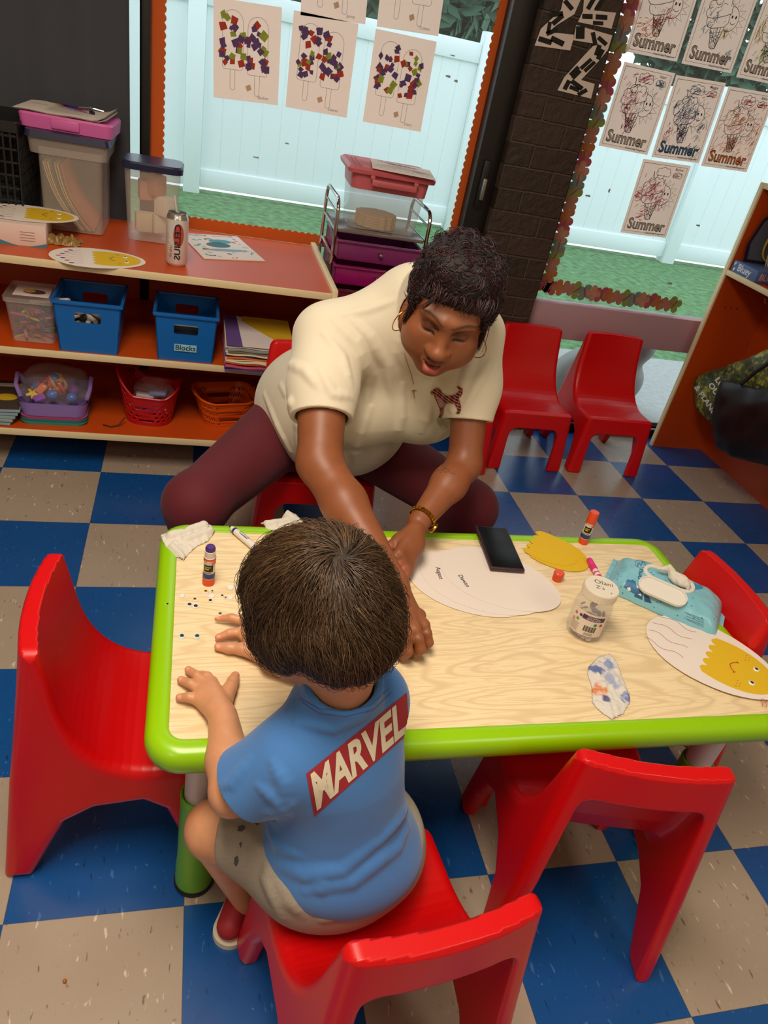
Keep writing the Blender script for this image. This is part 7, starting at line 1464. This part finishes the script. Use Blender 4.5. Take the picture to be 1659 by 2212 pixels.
# tissues
TI2 = M('tissue', '#ded8cc', .9, bump=(380, .25), transl=.1)
def tissue(label, pts, pk_, c, folds, seed, m=TI2):
    """a crumpled tissue: outline seen on the table plus raised folded rolls"""
    P = [tp(*p) for p in pts]; cx = sum((p.x for p in P)) / len(P); cy = sum((p.y for p in P)) / len(P); ps = poly_sd([(p.x, p.y) for p in P]); xs = [p.x for p in P]; ys = [p.y for p in P]; n = 64; vs_ = []; idx = {}; fs_ = []
    G = [[(min(xs) - .004 + (max(xs) - min(xs) + .008) * i / n, min(ys) - .004 + (max(ys) - min(ys) + .008) * j / n) for i in range(n + 1)] for j in range(n + 1)]; D_ = ps(np.array(G).reshape(-1, 2)).reshape(n + 1, n + 1)
    fo = [(tp(*a_), tp(*b_), h_, w_) for a_, b_, h_, w_ in folds]
    for j in range(n + 1):
        for i in range(n + 1):
            d = -D_[j][i]
            if d < 0: continue
            x, y = G[j][i]; z = .0010 + min(d, .02) * .22 + abs(noise.noise(V(x * 60, y * 60, seed))) * .007 * min(1, d / .008 + .25)
            for a_, b_, h_, w_ in fo:
                e = b_ - a_; tt_ = max(0, min(1, ((x - a_.x) * e.x + (y - a_.y) * e.y) / (e.x ** 2 + e.y ** 2))); dd = math.hypot(x - a_.x - e.x * tt_, y - a_.y - e.y * tt_); z = max(z, h_ * math.sqrt(max(0, 1 - (dd / w_) ** 2)) * min(1, .35 + d / .01) + .3 * z)
            idx[(j, i)] = len(vs_); vs_.append((x - cx, y - cy, z))
    for j in range(n):
        for i in range(n):
            k = [(j, i), (j, i + 1), (j + 1, i + 1), (j + 1, i)]
            if all(q_ in idx for q_ in k): fs_.append([idx[q_] for q_ in k])
    q = MB(); q.add(vs_, fs_, m); o = q.build('tissue', ang=60); o.location = (cx, cy, TZ - .001); o.modifiers.new('s', 'SOLIDIFY').thickness = .0006; return tag(o, label, 'tissue', 'crumpled tissues')
tissue('crumpled white tissue on the left far corner of the table', [(346, 1154), (362, 1150), (395, 1152), (406, 1138), (430, 1129), (455, 1133), (466, 1148), (450, 1170), (428, 1180), (410, 1195), (397, 1212), (378, 1203), (362, 1188), (350, 1170)], 0, 0, [((370, 1162), (440, 1140), .016, .012), ((400, 1170), (455, 1150), .013, .009), ((372, 1182), (395, 1205), .009, .008)], 3)
tissue('crumpled white tissue on the far table edge behind the boy head', [(562, 1130), (576, 1124), (605, 1122), (622, 1107), (640, 1110), (655, 1130), (664, 1150), (640, 1165), (610, 1160), (575, 1143)], 0, 0, [((575, 1135), (620, 1128), .012, .010), ((618, 1118), (648, 1140), .020, .012)], 6)
def stained_tissue():
    m = M('stained_tissue', '#ddd8d0', .9, bump=(380, .25), transl=.1); nt = m.node_tree; N = nt.nodes; L = nt.links; tc = N.new('ShaderNodeTexCoord'); prev = None; nz = N.new('ShaderNodeTexNoise'); nz.inputs['Scale'].default_value = 45; nz.inputs['Detail'].default_value = 4; L.new(tc.outputs['Object'], nz.inputs['Vector'])
    o = tissue('stained white tissue with blue and orange marks hanging over the near rim', [(1270, 1440), (1292, 1418), (1318, 1411), (1334, 1430), (1342, 1455), (1352, 1480), (1361, 1498), (1361, 1520), (1348, 1543), (1322, 1556), (1296, 1538), (1278, 1518), (1276, 1480), (1268, 1455)], 0, 0, [((1290, 1440), (1330, 1470), .006, .008), ((1330, 1470), (1358, 1515), .008, .008), ((1300, 1500), (1330, 1530), .004, .01)], 9, m)
    cx, cy = o.location.x, o.location.y
    for (px, py), rad, c in (((1293, 1492), .016, '#e07a2c'), ((1300, 1505), .010, '#e07a2c'), ((1283, 1447), .016, '#3a5aa8'), ((1312, 1440), .014, '#7a92c8'), ((1310, 1513), .012, '#2a4a8a'), ((1354, 1512), .010, '#4a6ab8'), ((1320, 1475), .014, '#9aa8cc')):
        p = tp(px, py); vd = N.new('ShaderNodeVectorMath'); vd.operation = 'DISTANCE'; vd.inputs[1].default_value = (p.x - cx, p.y - cy, .004); L.new(tc.outputs['Object'], vd.inputs[0]); ad = N.new('ShaderNodeMath'); ad.operation = 'MULTIPLY_ADD'; ad.inputs[1].default_value = -.05; L.new(nz.outputs['Fac'], ad.inputs[0]); L.new(vd.outputs['Value'], ad.inputs[2])
        mr_ = N.new('ShaderNodeMapRange'); mr_.inputs[1].default_value = rad - .029; mr_.inputs[2].default_value = rad - .023; mr_.inputs[3].default_value = .85; mr_.inputs[4].default_value = 0; L.new(ad.outputs[0], mr_.inputs[0]); mx = N.new('ShaderNodeMix'); mx.data_type = 'RGBA'; mx.inputs[7].default_value = (*lin(c), 1); L.new(mr_.outputs[0], mx.inputs[0])
        if prev: L.new(prev, mx.inputs[6])
        else: mx.inputs[6].default_value = (*lin('#ddd8d0'), 1)
        prev = mx.outputs[2]
    L.new(prev, N['Principled BSDF'].inputs['Base Color'])
stained_tissue()
p = tp(626, 1158); o = crumple('tissue', 'blue-stained scrap of tissue showing beside the boy hair', 'tissue', (p.x, p.y, TZ - .001), (.045, .03, .012), 12, mat('#8a96c8', .9))
# bead on the floor
p = Zp(140, 2121, 0); t = thing('bead', 'tiny amber bead on the grey floor tile', 'bead', (p.x, p.y, .003)); q = MB(); b = bmesh.new(); bmesh.ops.create_icosphere(b, subdivisions=2, radius=.0035); q.bm(b, mat('#b05a10', .15)); q.build('shell', t)
# scraps of old tape on the window glass
TPE = mat('#9aa3a2', .6); SCR = [(485, 95, 28, 9, 'largest tape scrap, left of the popsicle sheets'), (553, 340, 18, 5, 'tape scrap low in the popsicle window'), (620, 310, 12, 5, 'tape scrap left of the drawer cart box'), (968, 165, 16, 7, 'tape scrap right of the popsicle sheets, upper'), (985, 175, 12, 8, 'tape scrap right of the popsicle sheets, lower'), (978, 120, 14, 4, 'thin tape scrap near the right orange strip'), (1270, 423, 20, 7, 'tape scrap low beside the butterfly strip'), (1316, 412, 7, 14, 'upright tape scrap in the ice cream window'), (1508, 487, 16, 7, 'tape scrap right of the lowest ice cream sheet'), (1447, 612, 22, 9, 'pale tape scrap above the bottom butterfly border')]
for x, y, w, h, lab in SCR:
    c = Yp(x, y, .6205); o = MB(); s = .00115; o.prism([(-w * s / 2, -h * s / 2 * .6), (w * s / 2, -h * s / 2), (w * s / 2 * .8, h * s / 2), (-w * s / 2, h * s / 2 * .7)], 0, .0004, TPE, YX); ob = o.build('tape_scrap', smooth=False); ob.location = c; tag(ob, lab, 'tape', 'tape scraps on the glass')
